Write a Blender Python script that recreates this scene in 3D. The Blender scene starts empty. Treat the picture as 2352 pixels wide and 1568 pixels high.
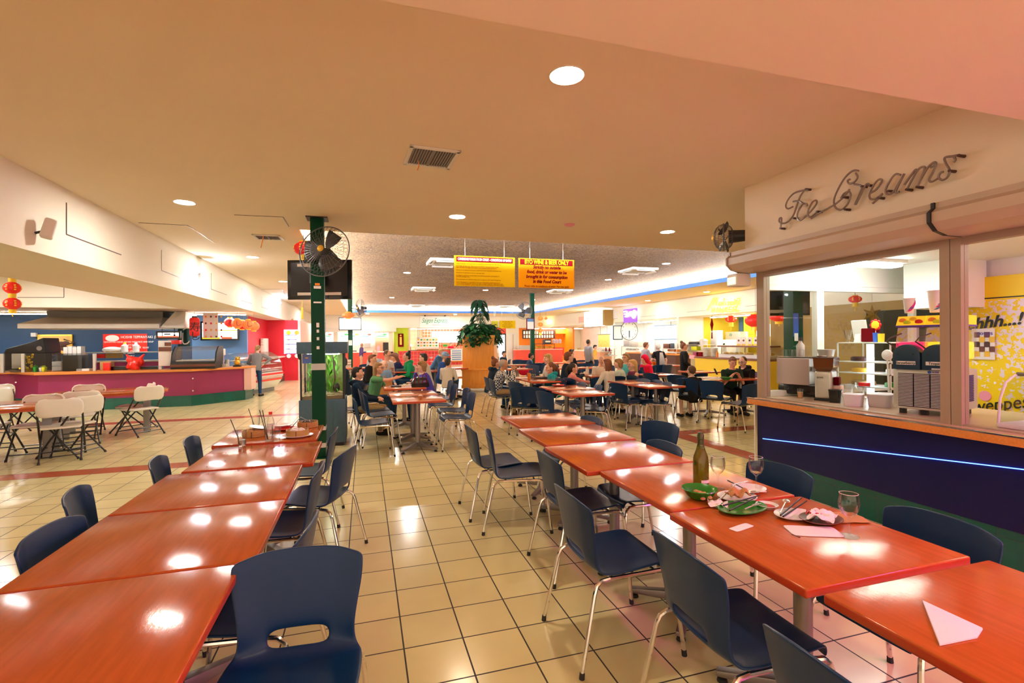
import bpy, bmesh, math, random
from mathutils import Vector, Matrix
R = math.radians
random.seed(7)
S = bpy.context.scene
COL = S.collection
# ------------------------------------------------------------------ camera, world, exposure
EYE = 1.5458
cam_d = bpy.data.cameras.new('camera'); cam_d.sensor_width = 36.0; cam_d.sensor_fit = 'HORIZONTAL'
FPX = 1121.0; cam_d.lens = FPX / 2352 * 36.0; cam_d.clip_start = .02; cam_d.clip_end = 200
cam = bpy.data.objects.new('camera', cam_d); COL.objects.link(cam)
_yaw, _roll, _pitch = -.2942, .0096, -.0028
FW = Vector((-math.sin(_yaw)*math.cos(_pitch), math.cos(_yaw)*math.cos(_pitch), math.sin(_pitch)))
_rt = Vector((math.cos(_yaw), math.sin(_yaw), 0)); _dn = FW.cross(_rt)
RT = math.cos(_roll)*_rt + math.sin(_roll)*_dn; DN = -math.sin(_roll)*_rt + math.cos(_roll)*_dn
EYEV = Vector((0, 0, EYE))
cam.matrix_world = Matrix(((RT.x, -DN.x, -FW.x, 0), (RT.y, -DN.y, -FW.y, 0), (RT.z, -DN.z, -FW.z, EYE), (0, 0, 0, 1)))
S.camera = cam
S.view_settings.view_transform = 'Standard'; S.view_settings.look = 'None'
S.view_settings.exposure = 1.0; S.view_settings.gamma = 1.0
try: S.view_settings.use_curve_mapping = False
except Exception: pass
W = bpy.data.worlds.new('world'); S.world = W; W.use_nodes = True
_bg = W.node_tree.nodes['Background']; _bg.inputs[0].default_value = (1.0, .76, .54, 1); _bg.inputs[1].default_value = .95
cy = S.cycles
cy.use_adaptive_sampling = True; cy.adaptive_threshold = .02; cy.max_bounces = 7; cy.diffuse_bounces = 4; cy.glossy_bounces = 3; cy.transmission_bounces = 4; cy.transparent_max_bounces = 10
cy.caustics_reflective = False; cy.caustics_refractive = False; cy.sample_clamp_indirect = 6.0; cy.use_denoising = True
LAMP = 140.0      # strength of the round downlights
COVE = 190.0       # strength of the cove tubes
STALL = 32.0      # strength of the stall strip lights

# ------------------------------------------------------------------ helpers
def ray(px, py): return FW + RT*((px-1176)/FPX) + DN*((py-784)/FPX)
def atZ(px, py, z): r = ray(px, py); return EYEV + r*((z-EYE)/r.z)
def atY(px, py, y): r = ray(px, py); return EYEV + r*(y/r.y)
def atX(px, py, x): r = ray(px, py); return EYEV + r*(x/r.x)
def atD(px, py, d): return EYEV + ray(px, py)*d

M = {}
def mat(name, col, rough=.5, metal=0., emit=0., noise=0., nscale=8., bump=0., bscale=60., spec=.5, alpha=None, trans=0., coat=0., ecol=None, stretch=None):
    m = bpy.data.materials.new(name); m.use_nodes = True
    nt = m.node_tree; b = nt.nodes['Principled BSDF']
    b.inputs['Base Color'].default_value = (*col, 1); b.inputs['Roughness'].default_value = rough; b.inputs['Metallic'].default_value = metal
    b.inputs['Specular IOR Level'].default_value = spec
    if trans: b.inputs['Transmission Weight'].default_value = trans
    if coat: b.inputs['Coat Weight'].default_value = coat; b.inputs['Coat Roughness'].default_value = .12
    if emit:
        b.inputs['Emission Color'].default_value = (*(ecol or col), 1); b.inputs['Emission Strength'].default_value = emit
    if noise or bump:
        tc = nt.nodes.new('ShaderNodeTexCoord'); mp = nt.nodes.new('ShaderNodeMapping')
        nt.links.new(tc.outputs['Object'], mp.inputs['Vector'])
        if stretch: mp.inputs['Scale'].default_value = stretch
    if noise:
        n = nt.nodes.new('ShaderNodeTexNoise'); n.inputs['Scale'].default_value = nscale; n.inputs['Detail'].default_value = 5
        nt.links.new(mp.outputs[0], n.inputs['Vector'])
        r = nt.nodes.new('ShaderNodeMix'); r.data_type = 'RGBA'
        r.inputs['A'].default_value = (*[max(0, c*(1-noise)) for c in col], 1); r.inputs['B'].default_value = (*[min(1, c*(1+noise)) for c in col], 1)
        nt.links.new(n.outputs['Fac'], r.inputs['Factor']); nt.links.new(r.outputs['Result'], b.inputs['Base Color'])
    if bump:
        n2 = nt.nodes.new('ShaderNodeTexNoise'); n2.inputs['Scale'].default_value = bscale; n2.inputs['Detail'].default_value = 3
        nt.links.new(mp.outputs[0], n2.inputs['Vector'])
        bp = nt.nodes.new('ShaderNodeBump'); bp.inputs['Strength'].default_value = bump; bp.inputs['Distance'].default_value = .01
        nt.links.new(n2.outputs['Fac'], bp.inputs['Height']); nt.links.new(bp.outputs[0], b.inputs['Normal'])
    M[name] = m
    return m
def glow(name, col, strength):
    m = bpy.data.materials.new(name); m.use_nodes = True; nt = m.node_tree
    nt.nodes.remove(nt.nodes['Principled BSDF']); e = nt.nodes.new('ShaderNodeEmission')
    e.inputs[0].default_value = (*col, 1); e.inputs[1].default_value = strength
    nt.links.new(e.outputs[0], nt.nodes['Material Output'].inputs['Surface']); M[name] = m; return m
def pane(name, tint=(1, 1, 1), refl=.06, rough=.02, fr=.55):
    m = bpy.data.materials.new(name); m.use_nodes = True; nt = m.node_tree
    nt.nodes.remove(nt.nodes['Principled BSDF'])
    t = nt.nodes.new('ShaderNodeBsdfTransparent'); t.inputs[0].default_value = (*tint, 1)
    g = nt.nodes.new('ShaderNodeBsdfGlossy'); g.inputs['Roughness'].default_value = rough
    f = nt.nodes.new('ShaderNodeLayerWeight'); f.inputs['Blend'].default_value = .25
    mm = nt.nodes.new('ShaderNodeMath'); mm.operation = 'MULTIPLY_ADD'; mm.inputs[1].default_value = fr; mm.inputs[2].default_value = refl
    nt.links.new(f.outputs['Fresnel'], mm.inputs[0])
    x = nt.nodes.new('ShaderNodeMixShader'); nt.links.new(mm.outputs[0], x.inputs[0]); nt.links.new(t.outputs[0], x.inputs[1]); nt.links.new(g.outputs[0], x.inputs[2])
    nt.links.new(x.outputs[0], nt.nodes['Material Output'].inputs['Surface']); M[name] = m; return m

class MB:
    def __init__(s): s.v = []; s.f = []
    def add(s, vs, fs):
        o = len(s.v); s.v += [Vector(v) for v in vs]; s.f += [tuple(i+o for i in f) for f in fs]; return s
    def mm(s, a, b):
        (x0, y0, z0), (x1, y1, z1) = [min(p, q) for p, q in zip(a, b)], [max(p, q) for p, q in zip(a, b)]
        return s.add([(x0,y0,z0),(x1,y0,z0),(x1,y1,z0),(x0,y1,z0),(x0,y0,z1),(x1,y0,z1),(x1,y1,z1),(x0,y1,z1)],
                     [(3,2,1,0),(4,5,6,7),(0,1,5,4),(1,2,6,5),(2,3,7,6),(3,0,4,7)])
    def box(s, c, sz, rz=0, rx=0, ry=0):
        o = len(s.v); h = [k/2 for k in sz]; s.mm([-k for k in h], h)
        m = Matrix.Translation(Vector(c)) @ Matrix.Rotation(rz, 4, 'Z') @ Matrix.Rotation(ry, 4, 'Y') @ Matrix.Rotation(rx, 4, 'X')
        for i in range(o, len(s.v)): s.v[i] = m @ s.v[i]
        return s
    def cyl(s, p0, p1, r0, r1=None, n=12):
        r1 = r0 if r1 is None else r1
        p0, p1 = Vector(p0), Vector(p1); q = (p1-p0).to_track_quat('Z', 'Y'); vs = []
        for p, r in ((p0, r0), (p1, r1)):
            for i in range(n): a = 2*math.pi*i/n; vs.append(p + q @ Vector((r*math.cos(a), r*math.sin(a), 0)))
        return s.add(vs, [(i, (i+1) % n, n+(i+1) % n, n+i) for i in range(n)] + [tuple(range(n-1, -1, -1)), tuple(range(n, 2*n))])
    def tube(s, path, r, n=8, closed=False):
        P = [Vector(p) for p in path]; k = len(P); vs = []; up = None
        for i, p in enumerate(P):
            a = P[(i-1) % k] if (closed or i) else P[0]; b = P[(i+1) % k] if (closed or i < k-1) else P[-1]
            t = (b-a).normalized() if (b-a).length > 1e-9 else Vector((0, 0, 1))
            if up is None: up = t.orthogonal().normalized()
            up = (up - t*up.dot(t)); up = up.normalized() if up.length > 1e-6 else t.orthogonal().normalized()
            sd = t.cross(up); rr = r[i] if isinstance(r, (list, tuple)) else r
            for j in range(n): a2 = 2*math.pi*j/n; vs.append(p + up*(rr*math.cos(a2)) + sd*(rr*math.sin(a2)))
        fs = []
        for i in range(k if closed else k-1):
            i2 = (i+1) % k
            for j in range(n): fs.append((i*n+j, i*n+(j+1) % n, i2*n+(j+1) % n, i2*n+j))
        if not closed: fs += [tuple(range(n-1, -1, -1)), tuple(range((k-1)*n, k*n))]
        return s.add(vs, fs)
    def lathe(s, prof, c=(0, 0, 0), n=20, a0=0, full=2*math.pi, cap=True):
        c = Vector(c); vs = []; k = len(prof)
        for r, z in prof:
            for i in range(n): a = a0+full*i/n; vs.append(c + Vector((r*math.cos(a), r*math.sin(a), z)))
        fs = [(i*n+j, i*n+(j+1) % n, (i+1)*n+(j+1) % n, (i+1)*n+j) for i in range(k-1) for j in range(n)]
        if cap and prof[0][0] > 1e-6: fs.append(tuple(range(n-1, -1, -1)))
        if cap and prof[-1][0] > 1e-6: fs.append(tuple(range((k-1)*n, k*n)))
        return s.add(vs, fs)
    def ell(s, c, r, n=12, m=8, rot=None):
        c = Vector(c); r = (r, r, r) if isinstance(r, (int, float)) else r; vs = []
        for i in range(m+1):
            t = math.pi*i/m
            for j in range(n):
                p = 2*math.pi*j/n; v = Vector((r[0]*math.sin(t)*math.cos(p), r[1]*math.sin(t)*math.sin(p), r[2]*math.cos(t)))
                vs.append(c + (rot @ v if rot else v))
        return s.add(vs, [(i*n+j, (i+1)*n+j, (i+1)*n+(j+1) % n, i*n+(j+1) % n) for i in range(m) for j in range(n)])
    def prism(s, poly, z0, z1, axis='z'):
        n = len(poly)
        def mk(a, b, c): return (a, b, c) if axis == 'z' else ((c, a, b) if axis == 'x' else (a, c, b))
        vs = [mk(x, y, z0) for x, y in poly] + [mk(x, y, z1) for x, y in poly]
        return s.add(vs, [tuple(range(n-1, -1, -1)), tuple(range(n, 2*n))] + [(i, (i+1) % n, n+(i+1) % n, n+i) for i in range(n)])
    def loft(s, rings, cap=True):
        n = len(rings[0]); vs = [p for r in rings for p in r]; k = len(rings)
        fs = [(i*n+j, i*n+(j+1) % n, (i+1)*n+(j+1) % n, (i+1)*n+j) for i in range(k-1) for j in range(n)]
        if cap: fs += [tuple(range(n-1, -1, -1)), tuple(range((k-1)*n, k*n))]
        return s.add(vs, fs)
    def cap(s, p0, p1, r0, r1, n=10):     # tapered capsule
        p0, p1 = Vector(p0), Vector(p1); q = (p1-p0).to_track_quat('Z', 'Y') if (p1-p0).length > 1e-6 else Vector((0,0,1)).to_track_quat('Z','Y')
        prof = [(p0, r0, -1.0), (p0, r0, -.7), (p0, r0, -.35), (p0, r0, 0), (p1, r1, 0), (p1, r1, .35), (p1, r1, .7), (p1, r1, 1.0)]; rings = []
        for p, r, t in prof:
            rr = max(r*math.sqrt(max(0, 1-t*t)), r*.03)
            rings.append([p + q @ Vector((rr*math.cos(2*math.pi*j/n), rr*math.sin(2*math.pi*j/n), r*t)) for j in range(n)])
        return s.loft(rings)
    def xf(s, m, start=0):
        for i in range(start, len(s.v)): s.v[i] = m @ s.v[i]
        return s
    def build(s, name, m, parent=None, smooth=True, bevel=0, world=True, mods=None, ang=40, bseg=2, bake=False):
        me = bpy.data.meshes.new(name)
        off = Vector((0, 0, 0))
        if parent is not None and world: off = WLOC(parent)
        me.from_pydata([v-off for v in s.v], [], s.f)
        bm = bmesh.new(); bm.from_mesh(me); bmesh.ops.recalc_face_normals(bm, faces=bm.faces)
        if bevel:
            bmesh.ops.bevel(bm, geom=[e for e in bm.edges if len(e.link_faces) == 2 and e.calc_face_angle(0) > .6], offset=bevel, segments=bseg, affect='EDGES', profile=.6, clamp_overlap=True)
        bm.to_mesh(me); bm.free()
        me.materials.append(M[m] if isinstance(m, str) else m)
        if smooth:
            me.shade_smooth(); me.set_sharp_from_angle(angle=R(ang))
        o = bpy.data.objects.new(name, me); COL.objects.link(o)
        if parent is not None: o.parent = parent
        for md in mods or []:
            x = o.modifiers.new(md[0], md[0])
            for k, v in md[1].items(): setattr(x, k, v)
        if bake and o.modifiers:
            dg = bpy.context.evaluated_depsgraph_get(); dg.update()
            nm = bpy.data.meshes.new_from_object(o.evaluated_get(dg)); o.modifiers.clear(); o.data = nm; nm.name = name
        return o
LOCS = {}
def WLOC(o):
    p = Vector((0, 0, 0))
    while o is not None: p += Vector(o.location); o = o.parent
    return p
def tag(o, label, cat, group=None, kind=None):
    o['label'] = label; o['category'] = cat
    if group: o['group'] = group
    if kind: o['kind'] = kind
    return o
def thing(name, label, cat, loc=(0, 0, 0), rz=0, group=None):
    o = bpy.data.objects.new(name, None); COL.objects.link(o); o.location = loc; o.rotation_euler = (0, 0, rz); o.empty_display_size = .1
    return tag(o, label, cat, group)
def struct(o): o['kind'] = 'structure'; return o
KIDS = {}
def copy_tree(o, parent=None):
    c = o.copy(); COL.objects.link(c); c.parent = parent
    for ch in o.children: copy_tree(ch, c)
    return c
def dup(o, loc, rz, label, group=None, sc=None):
    c = copy_tree(o); c.location = loc; c.rotation_euler = (0, 0, rz); c['label'] = label
    if group: c['group'] = group
    if sc: c.scale = (sc, sc, sc)
    return c
def text(name, body, loc, size, m, parent, rot=(math.pi/2, 0, 0), align='CENTER', ext=.002, shear=0, sx=1.0, off=0.):
    cu = bpy.data.curves.new(name, 'FONT'); cu.body = body; cu.size = size; cu.extrude = ext; cu.align_x = align; cu.align_y = 'CENTER'; cu.shear = shear; cu.offset = off
    cu.resolution_u = 3; tmp = bpy.data.objects.new('t', cu); me = bpy.data.meshes.new_from_object(tmp); bpy.data.objects.remove(tmp)
    me.materials.clear(); me.materials.append(M[m]); o = bpy.data.objects.new(name, me); COL.objects.link(o)
    o.location = Vector(loc) - (WLOC(parent) if parent else Vector((0, 0, 0))); o.rotation_euler = rot; o.scale = (sx, 1, 1)
    if parent: o.parent = parent
    return o
# panels on planes facing the hall: given by two corners in the photo frame and the plane they stand on
def rectY(px0, py0, px1, py1, Y, th=.03):
    a, b = atY(px0, py0, Y), atY(px1, py1, Y); return (a.x, Y, a.z), (b.x, Y+th, b.z)
def rectX(px0, py0, px1, py1, X, th=.03):
    a, b = atX(px0, py0, X), atX(px1, py1, X); return (X, a.y, a.z), (X+th, b.y, b.z)

def solo(mb, name, m, label, cat, group=None, **kw):     # a thing that is one mesh, origin at its base
    lo = Vector([min(v[i] for v in mb.v) for i in range(3)]); hi = Vector([max(v[i] for v in mb.v) for i in range(3)])
    o = Vector(((lo.x+hi.x)/2, (lo.y+hi.y)/2, lo.z)); mb.v = [v-o for v in mb.v]
    ob = mb.build(name, m, None, **kw); ob.location = o
    return tag(ob, label, cat, group)
def boxY(name, m, label, cat, px0, py0, px1, py1, Y, dep=.3, group=None, bevel=.01):
    a, b = rectY(px0, py0, px1, py1, Y, dep); return solo(MB().mm(a, b), name, m, label, cat, group, bevel=bevel)
def boxX(name, m, label, cat, px0, py0, px1, py1, X, dep=.3, group=None, bevel=.01):
    a, b = rectX(px0, py0, px1, py1, X, dep); return solo(MB().mm(a, b), name, m, label, cat, group, bevel=bevel)
def mid(px0, py0, px1, py1, Y): return (atY(px0, py0, Y)+atY(px1, py1, Y))/2
# ------------------------------------------------------------------ materials
mat('ceiling', (.90, .77, .60), .85, noise=.03, nscale=1.5, bump=.05, bscale=220)
mat('wall_white', (.88, .82, .72), .7, noise=.02, nscale=2)
mat('wall_pure', (.9, .9, .88), .6)
mat('beige', (.62, .52, .43), .6)
mat('cream', (.72, .62, .48), .45)
mat('blue_trim', (.06, .24, .98), .5)
mat('navy_wall', (.012, .05, .13), .55, noise=.15, nscale=3)
mat('sky_blue', (.10, .24, .52), .6)
mat('red_wall', (.62, .006, .02), .5)
mat('yellow_wall', (.78, .55, .03), .55, noise=.06, nscale=2)
mat('tan_wall', (.34, .21, .05), .6, noise=.12, nscale=1.2)
mat('lime_wall', (.50, .68, .01), .5)
mat('orange_wall', (.90, .26, .01), .5)
mat('lemon', (.70, .80, .02), .5)
mat('magenta', (.28, .022, .10), .4, noise=.06, nscale=30)
mat('green_tile', (.0, .10, .075), .25)
mat('dark', (.012, .012, .014), .45)
mat('black_gloss', (.008, .008, .009), .18)
mat('grey', (.25, .25, .25), .5); mat('light_grey', (.55, .55, .55), .5)
mat('hood_steel', (.66, .62, .56), .45, .2); mat('steel', (.66, .65, .63), .42, .75, noise=.08, nscale=4)
mat('chrome', (.80, .78, .76), .14, 1.0)
mat('dull_metal', (.30, .28, .27), .42, .8)
mat('post_green', (.0, .05, .022), .4, spec=.2); mat('post_green_bright', (.0, .16, .08), .35)
mat('tank_blue', (.05, .11, .16), .45, noise=.15, nscale=20)
mat('white', (.85, .85, .85), .45); mat('paper', (.88, .85, .84), .8); mat('off_white', (.78, .75, .68), .4)
mat('pink_wall', (.85, .55, .50), .6)
mat('counter_wood', (.68, .24, .05), .35, noise=.25, nscale=10, stretch=(.6, 6, 6))
mat('wood_orange', (.88, .36, .06), .38, noise=.22, nscale=7, stretch=(5, 5, .5), bump=.04)
mat('brown', (.16, .05, .03), .4); mat('dark_brown', (.07, .02, .012), .4)
mat('red', (.75, .015, .012), .35); mat('bright_red', (.9, .03, .02), .3)
mat('yellow', (.95, .62, .02), .45); mat('gold', (.85, .5, .05), .35, .3); mat('sign_yellow', (.70, .48, .008), .85, spec=.1); mat('sign_amber', (.72, .32, .006), .85, spec=.1)
mat('maroon', (.13, .0, .004), .8, spec=.1); mat('sign_green', (.0, .35, .2), .5)
mat('orange', (.95, .28, .02), .4); mat('green', (.02, .30, .03), .35); mat('blue', (.03, .12, .6), .4); mat('purple', (.10, .05, .45), .4); mat('pink', (.9, .35, .45), .4)
glow('lamp', (1.0, .80, .56), LAMP); glow('lamp_white', (1, .96, .90), LAMP*3); glow('lamp_left', (1, .92, .80), LAMP*1.7); glow('tube', (.93, .97, 1.0), COVE); glow('strip', (1.0, .93, .80), STALL); glow('screen', (1, 1, 1), 1.6)
pane('glass', (.97, .99, .98), .0, .02, .07); pane('clear', (.97, .98, .98), .025, .02, .4); pane('smoke', (.72, .74, .74), .03, .02, .2)
mat('leaf', (.02, .13, .03), .35, noise=.5, nscale=6); mat('leaf_dark', (.012, .07, .03), .4, noise=.4, nscale=8)
def tile_mat(name, base, grout, size, ox=0, oy=0, gw=.006, rough=.25, axes='xy', red=None):
    m = bpy.data.materials.new(name); m.use_nodes = True; nt = m.node_tree; L = nt.links.new; b = nt.nodes['Principled BSDF']
    tc = nt.nodes.new('ShaderNodeTexCoord'); sp = nt.nodes.new('ShaderNodeSeparateXYZ'); L(tc.outputs['Object'], sp.inputs[0])
    def mth(op, a, bb=None, clamp=False):
        n = nt.nodes.new('ShaderNodeMath'); n.operation = op
        for i, v in enumerate((a, bb)):
            if v is None: continue
            if isinstance(v, (int, float)): n.inputs[i].default_value = v
            else: L(v, n.inputs[i])
        return n.outputs[0]
    cells = []; masks = []
    for ax, o in zip(axes, (ox, oy)):
        u = mth('DIVIDE', mth('SUBTRACT', sp.outputs['XYZ'.index(ax.upper())], o), size)
        c = mth('FLOOR', u); fr = mth('SUBTRACT', u, c); cells.append(c)
        d = mth('MINIMUM', fr, mth('SUBTRACT', 1.0, fr)); masks.append(mth('LESS_THAN', d, gw/size/2))
    g = mth('MAXIMUM', masks[0], masks[1])
    cb = nt.nodes.new('ShaderNodeCombineXYZ'); L(cells[0], cb.inputs[0]); L(cells[1], cb.inputs[1])
    wn = nt.nodes.new('ShaderNodeTexWhiteNoise'); wn.noise_dimensions = '2D'; L(cb.outputs[0], wn.inputs['Vector'])
    mx = nt.nodes.new('ShaderNodeMix'); mx.data_type = 'RGBA'; mx.inputs['A'].default_value = (*[c*.93 for c in base], 1); mx.inputs['B'].default_value = (*[min(1, c*1.06) for c in base], 1); L(wn.outputs['Value'], mx.inputs['Factor'])
    col = mx.outputs['Result']
    if red:
        i, j = cells
        def eq(a, v): return mth('COMPARE', a, v)
        r1 = mth('MULTIPLY', eq(j, 15), mth('GREATER_THAN', i, 14.5)); r2 = mth('MULTIPLY', eq(i, 15), mth('LESS_THAN', j, 15.5))
        lf = mth('LESS_THAN', i, -4.5); r3 = mth('MULTIPLY', mth('ADD', eq(j, 16), eq(j, 30)), lf)
        rr = mth('MINIMUM', mth('ADD', mth('ADD', r1, r2), r3), 1.0)
        m2 = nt.nodes.new('ShaderNodeMix'); m2.data_type = 'RGBA'; m2.inputs['B'].default_value = (*red, 1); L(col, m2.inputs['A']); L(rr, m2.inputs['Factor']); col = m2.outputs['Result']
    nz = nt.nodes.new('ShaderNodeTexNoise'); nz.inputs['Scale'].default_value = 2.2; nz.inputs['Detail'].default_value = 6; L(tc.outputs['Object'], nz.inputs['Vector'])
    mz = nt.nodes.new('ShaderNodeMix'); mz.data_type = 'RGBA'; mz.blend_type = 'MULTIPLY'; mz.inputs['Factor'].default_value = .25; L(col, mz.inputs['A']); L(nz.outputs['Fac'], mz.inputs['B'])
    m3 = nt.nodes.new('ShaderNodeMix'); m3.data_type = 'RGBA'; L(mz.outputs['Result'], m3.inputs['A']); m3.inputs['B'].default_value = (*grout, 1); L(g, m3.inputs['Factor'])
    L(m3.outputs['Result'], b.inputs['Base Color'])
    L(mth('ADD', mth('MULTIPLY', g, .5), rough), b.inputs['Roughness'])
    bp = nt.nodes.new('ShaderNodeBump'); bp.invert = True; bp.inputs['Strength'].default_value = .3; bp.inputs['Distance'].default_value = .003; L(g, bp.inputs['Height']); L(bp.outputs[0], b.inputs['Normal'])
    M[name] = m; return m
tile_mat('floor', (.84, .73, .40), (.035, .025, .022), .3, .1763, 2.2054, .008, .17, 'xy', (.50, .10, .045))
tile_mat('counter_tile', (.0, .11, .08), (.01, .05, .045), .2, 0, 0, .006, .22, 'xz')
tile_mat('counter_tile_side', (.0, .11, .08), (.01, .05, .045), .2, 0, 0, .006, .22, 'yz')
tile_mat('orange_tile', (.85, .10, .02), (.8, .6, .45), .22, 0, 0, .03, .3, 'xz')
tile_mat('red_tile', (.70, .02, .03), (.8, .25, .2), .22, 0, 0, .02, .3, 'xz')
tile_mat('cream_tile', (.78, .62, .40), (.35, .25, .14), .28, 0, 0, .012, .3, 'xz')
def stipple():
    m = bpy.data.materials.new('stipple'); m.use_nodes = True; nt = m.node_tree; L = nt.links.new; b = nt.nodes['Principled BSDF']
    tc = nt.nodes.new('ShaderNodeTexCoord'); mp = nt.nodes.new('ShaderNodeMapping'); mp.inputs['Scale'].default_value = (1, 1, 1); L(tc.outputs['Object'], mp.inputs[0])
    n = nt.nodes.new('ShaderNodeTexNoise'); n.inputs['Scale'].default_value = 24; n.inputs['Detail'].default_value = 5; n.inputs['Roughness'].default_value = .75; L(mp.outputs[0], n.inputs['Vector'])
    n2 = nt.nodes.new('ShaderNodeTexNoise'); n2.inputs['Scale'].default_value = 1.6; n2.inputs['Detail'].default_value = 4; L(mp.outputs[0], n2.inputs['Vector'])
    r = nt.nodes.new('ShaderNodeValToRGB'); r.color_ramp.elements[0].position = .38; r.color_ramp.elements[0].color = (.10, .036, .008, 1); r.color_ramp.elements[1].position = .62; r.color_ramp.elements[1].color = (.62, .34, .12, 1)
    L(n.outputs['Fac'], r.inputs[0])
    mx = nt.nodes.new('ShaderNodeMix'); mx.data_type = 'RGBA'; mx.blend_type = 'MULTIPLY'; mx.inputs['Factor'].default_value = .5; L(r.outputs[0], mx.inputs['A']); L(n2.outputs['Fac'], mx.inputs['B'])
    L(mx.outputs['Result'], b.inputs['Base Color']); b.inputs['Roughness'].default_value = .95
    bp = nt.nodes.new('ShaderNodeBump'); bp.inputs['Strength'].default_value = 1.0; bp.inputs['Distance'].default_value = .05; L(n.outputs['Fac'], bp.inputs['Height']); L(bp.outputs[0], b.inputs['Normal'])
    M['stipple'] = m
stipple()

# ------------------------------------------------------------------ the setting
CE = 3.2; HB = 2.436; RZ = 3.56
HX0, HX1, HY0, HY1 = -.9, 10.2, 7.77, 29.0       # opening in the ceiling
XL, XR, YB = -15.0, 12.5, 31.8
struct(MB().mm((-16, -4, -.1), (17.5, 36, 0)).build('floor', 'floor', smooth=False))
c = MB()
c.mm((-16, -4, CE), (17.5, HY0, CE+.08)); c.mm((-16, HY0, CE), (HX0, HY1, CE+.08)); c.mm((HX1, HY0, CE), (17.5, HY1, CE+.08)); c.mm((-16, HY1, CE), (17.5, 36, CE+.08))
struct(c.build('ceiling', 'ceiling', smooth=False))
E_ = .42
struct(MB().mm((HX0-E_, HY0-E_, RZ), (HX1+E_, HY1+E_, RZ+.1)).build('ceiling_raised', 'stipple', smooth=False))
w = MB()
for a, b in (((HX0-E_-.06, HY0-E_, CE+.08), (HX0-E_, HY1+E_, RZ)), ((HX1+E_, HY0-E_, CE+.08), (HX1+E_+.06, HY1+E_, RZ)), ((HX0-E_, HY0-E_-.06, CE+.08), (HX1+E_, HY0-E_, RZ)), ((HX0-E_, HY1+E_, CE+.08), (HX1+E_, HY1+E_+.06, RZ))): w.mm(a, b)
struct(w.build('wall_cove', 'wall_pure', smooth=False))
t = MB()
for a, b in (((HX1-.04, HY0, CE-.004), (HX1-.002, HY1, CE+.13)), ((HX0, HY1-.04, CE-.004), (HX1, HY1-.002, CE+.13))): t.mm(a, b)
struct(t.build('trim_1', 'blue_trim', smooth=False))
cv = thing('cove_light', 'long white fluorescent tubes hidden in the cove around the raised brown ceiling', 'cove light', (HX0, HY0, CE))
for a, b in (((HX0-.24, HY0, CE+.1), (HX0-.20, HY1, CE+.14)), ((HX1+.2, HY0, CE+.1), (HX1+.24, HY1, CE+.14)), ((HX0, HY1+.2, CE+.1), (HX1, HY1+.24, CE+.14)), ((HX0, HY0-.24, CE+.1), (HX1, HY0-.20, CE+.14))):
    MB().mm(a, b).build('tube', 'tube', cv, smooth=False)
# soffit close to the camera, left bulkhead, stall fascia boards
struct(MB().mm((-16, -4, 2.76), (17.5, 1.80, CE)).build('ceiling_soffit', 'ceiling', smooth=False))
struct(MB().mm((-4.5, -4, HB), (-3.02, YB, CE)).build('wall_left', 'wall_white', smooth=False))
struct(MB().mm((-16, 14.4, HB), (-4.5, 14.6, CE)).build('wall_left_fascia', 'wall_white', smooth=False))
struct(MB().mm((-16, 14.6, HB), (-4.5, YB, HB+.06)).build('ceiling_stall', 'beige', smooth=False))
struct(MB().mm((-15.1, -4, 0), (-15, 19, CE)).build('wall_left_end', 'wall_white', smooth=False))
struct(MB().mm((-15, 18.0, 0), (atY(440, 700, 18).x, 18.12, HB)).build('wall_stall_navy', 'navy_wall', smooth=False))
xb = atY(567, 760, 18).x
struct(MB().mm((atY(440, 700, 18).x, 18.0, 0), (xb, 18.12, HB)).build('wall_stall_blue', 'sky_blue', smooth=False))
struct(MB().mm((xb, 18.125, 0), (xb-.12, 21.5, HB)).build('wall_stall_red', 'red_wall', smooth=False))
xr = atY(684, 760, 21.5).x
struct(MB().mm((xb-.1, 21.5, 0), (xr, 21.6, HB)).build('wall_stall_red_back', 'red_wall', smooth=False))
struct(MB().mm((xr, 21.5, 0), (xr+.1, YB+.2, HB)).build('wall_left_far', 'pink_wall', smooth=False))
# right run of stalls and back run: fascia boards, ceilings, walls
struct(MB().mm((XR, 4.9, 2.43), (XR+.15, YB+.15, CE)).build('wall_right_fascia', 'wall_white', smooth=False))
struct(MB().mm((XR+.15, -1, 2.43), (17.5, YB, 2.5)).build('ceiling_right', 'wall_white', smooth=False))
struct(MB().mm((xr, YB, 2.40), (17.5, YB+.15, CE)).build('wall_back_fascia', 'wall_white', smooth=False))
struct(MB().mm((xr, YB+.15, 2.40), (17.5, 36, 2.46)).build('ceiling_back', 'wall_white', smooth=False))
struct(MB().mm((xr, 35.0, 0), (17.5, 35.1, 2.46)).build('wall_back', 'cream', smooth=False))
struct(MB().mm((16.2, -1, 0), (16.3, 35, 2.5)).build('wall_right', 'wall_white', smooth=False))
# tan closed shop front on the right, behind the kiosk
yk = atX(1752, 800, XR).y
struct(MB().mm((XR+.02, -1, 0), (XR+.12, yk-.3, 2.43)).build('wall_right_shopfront', 'tan_wall', smooth=False))

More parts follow.
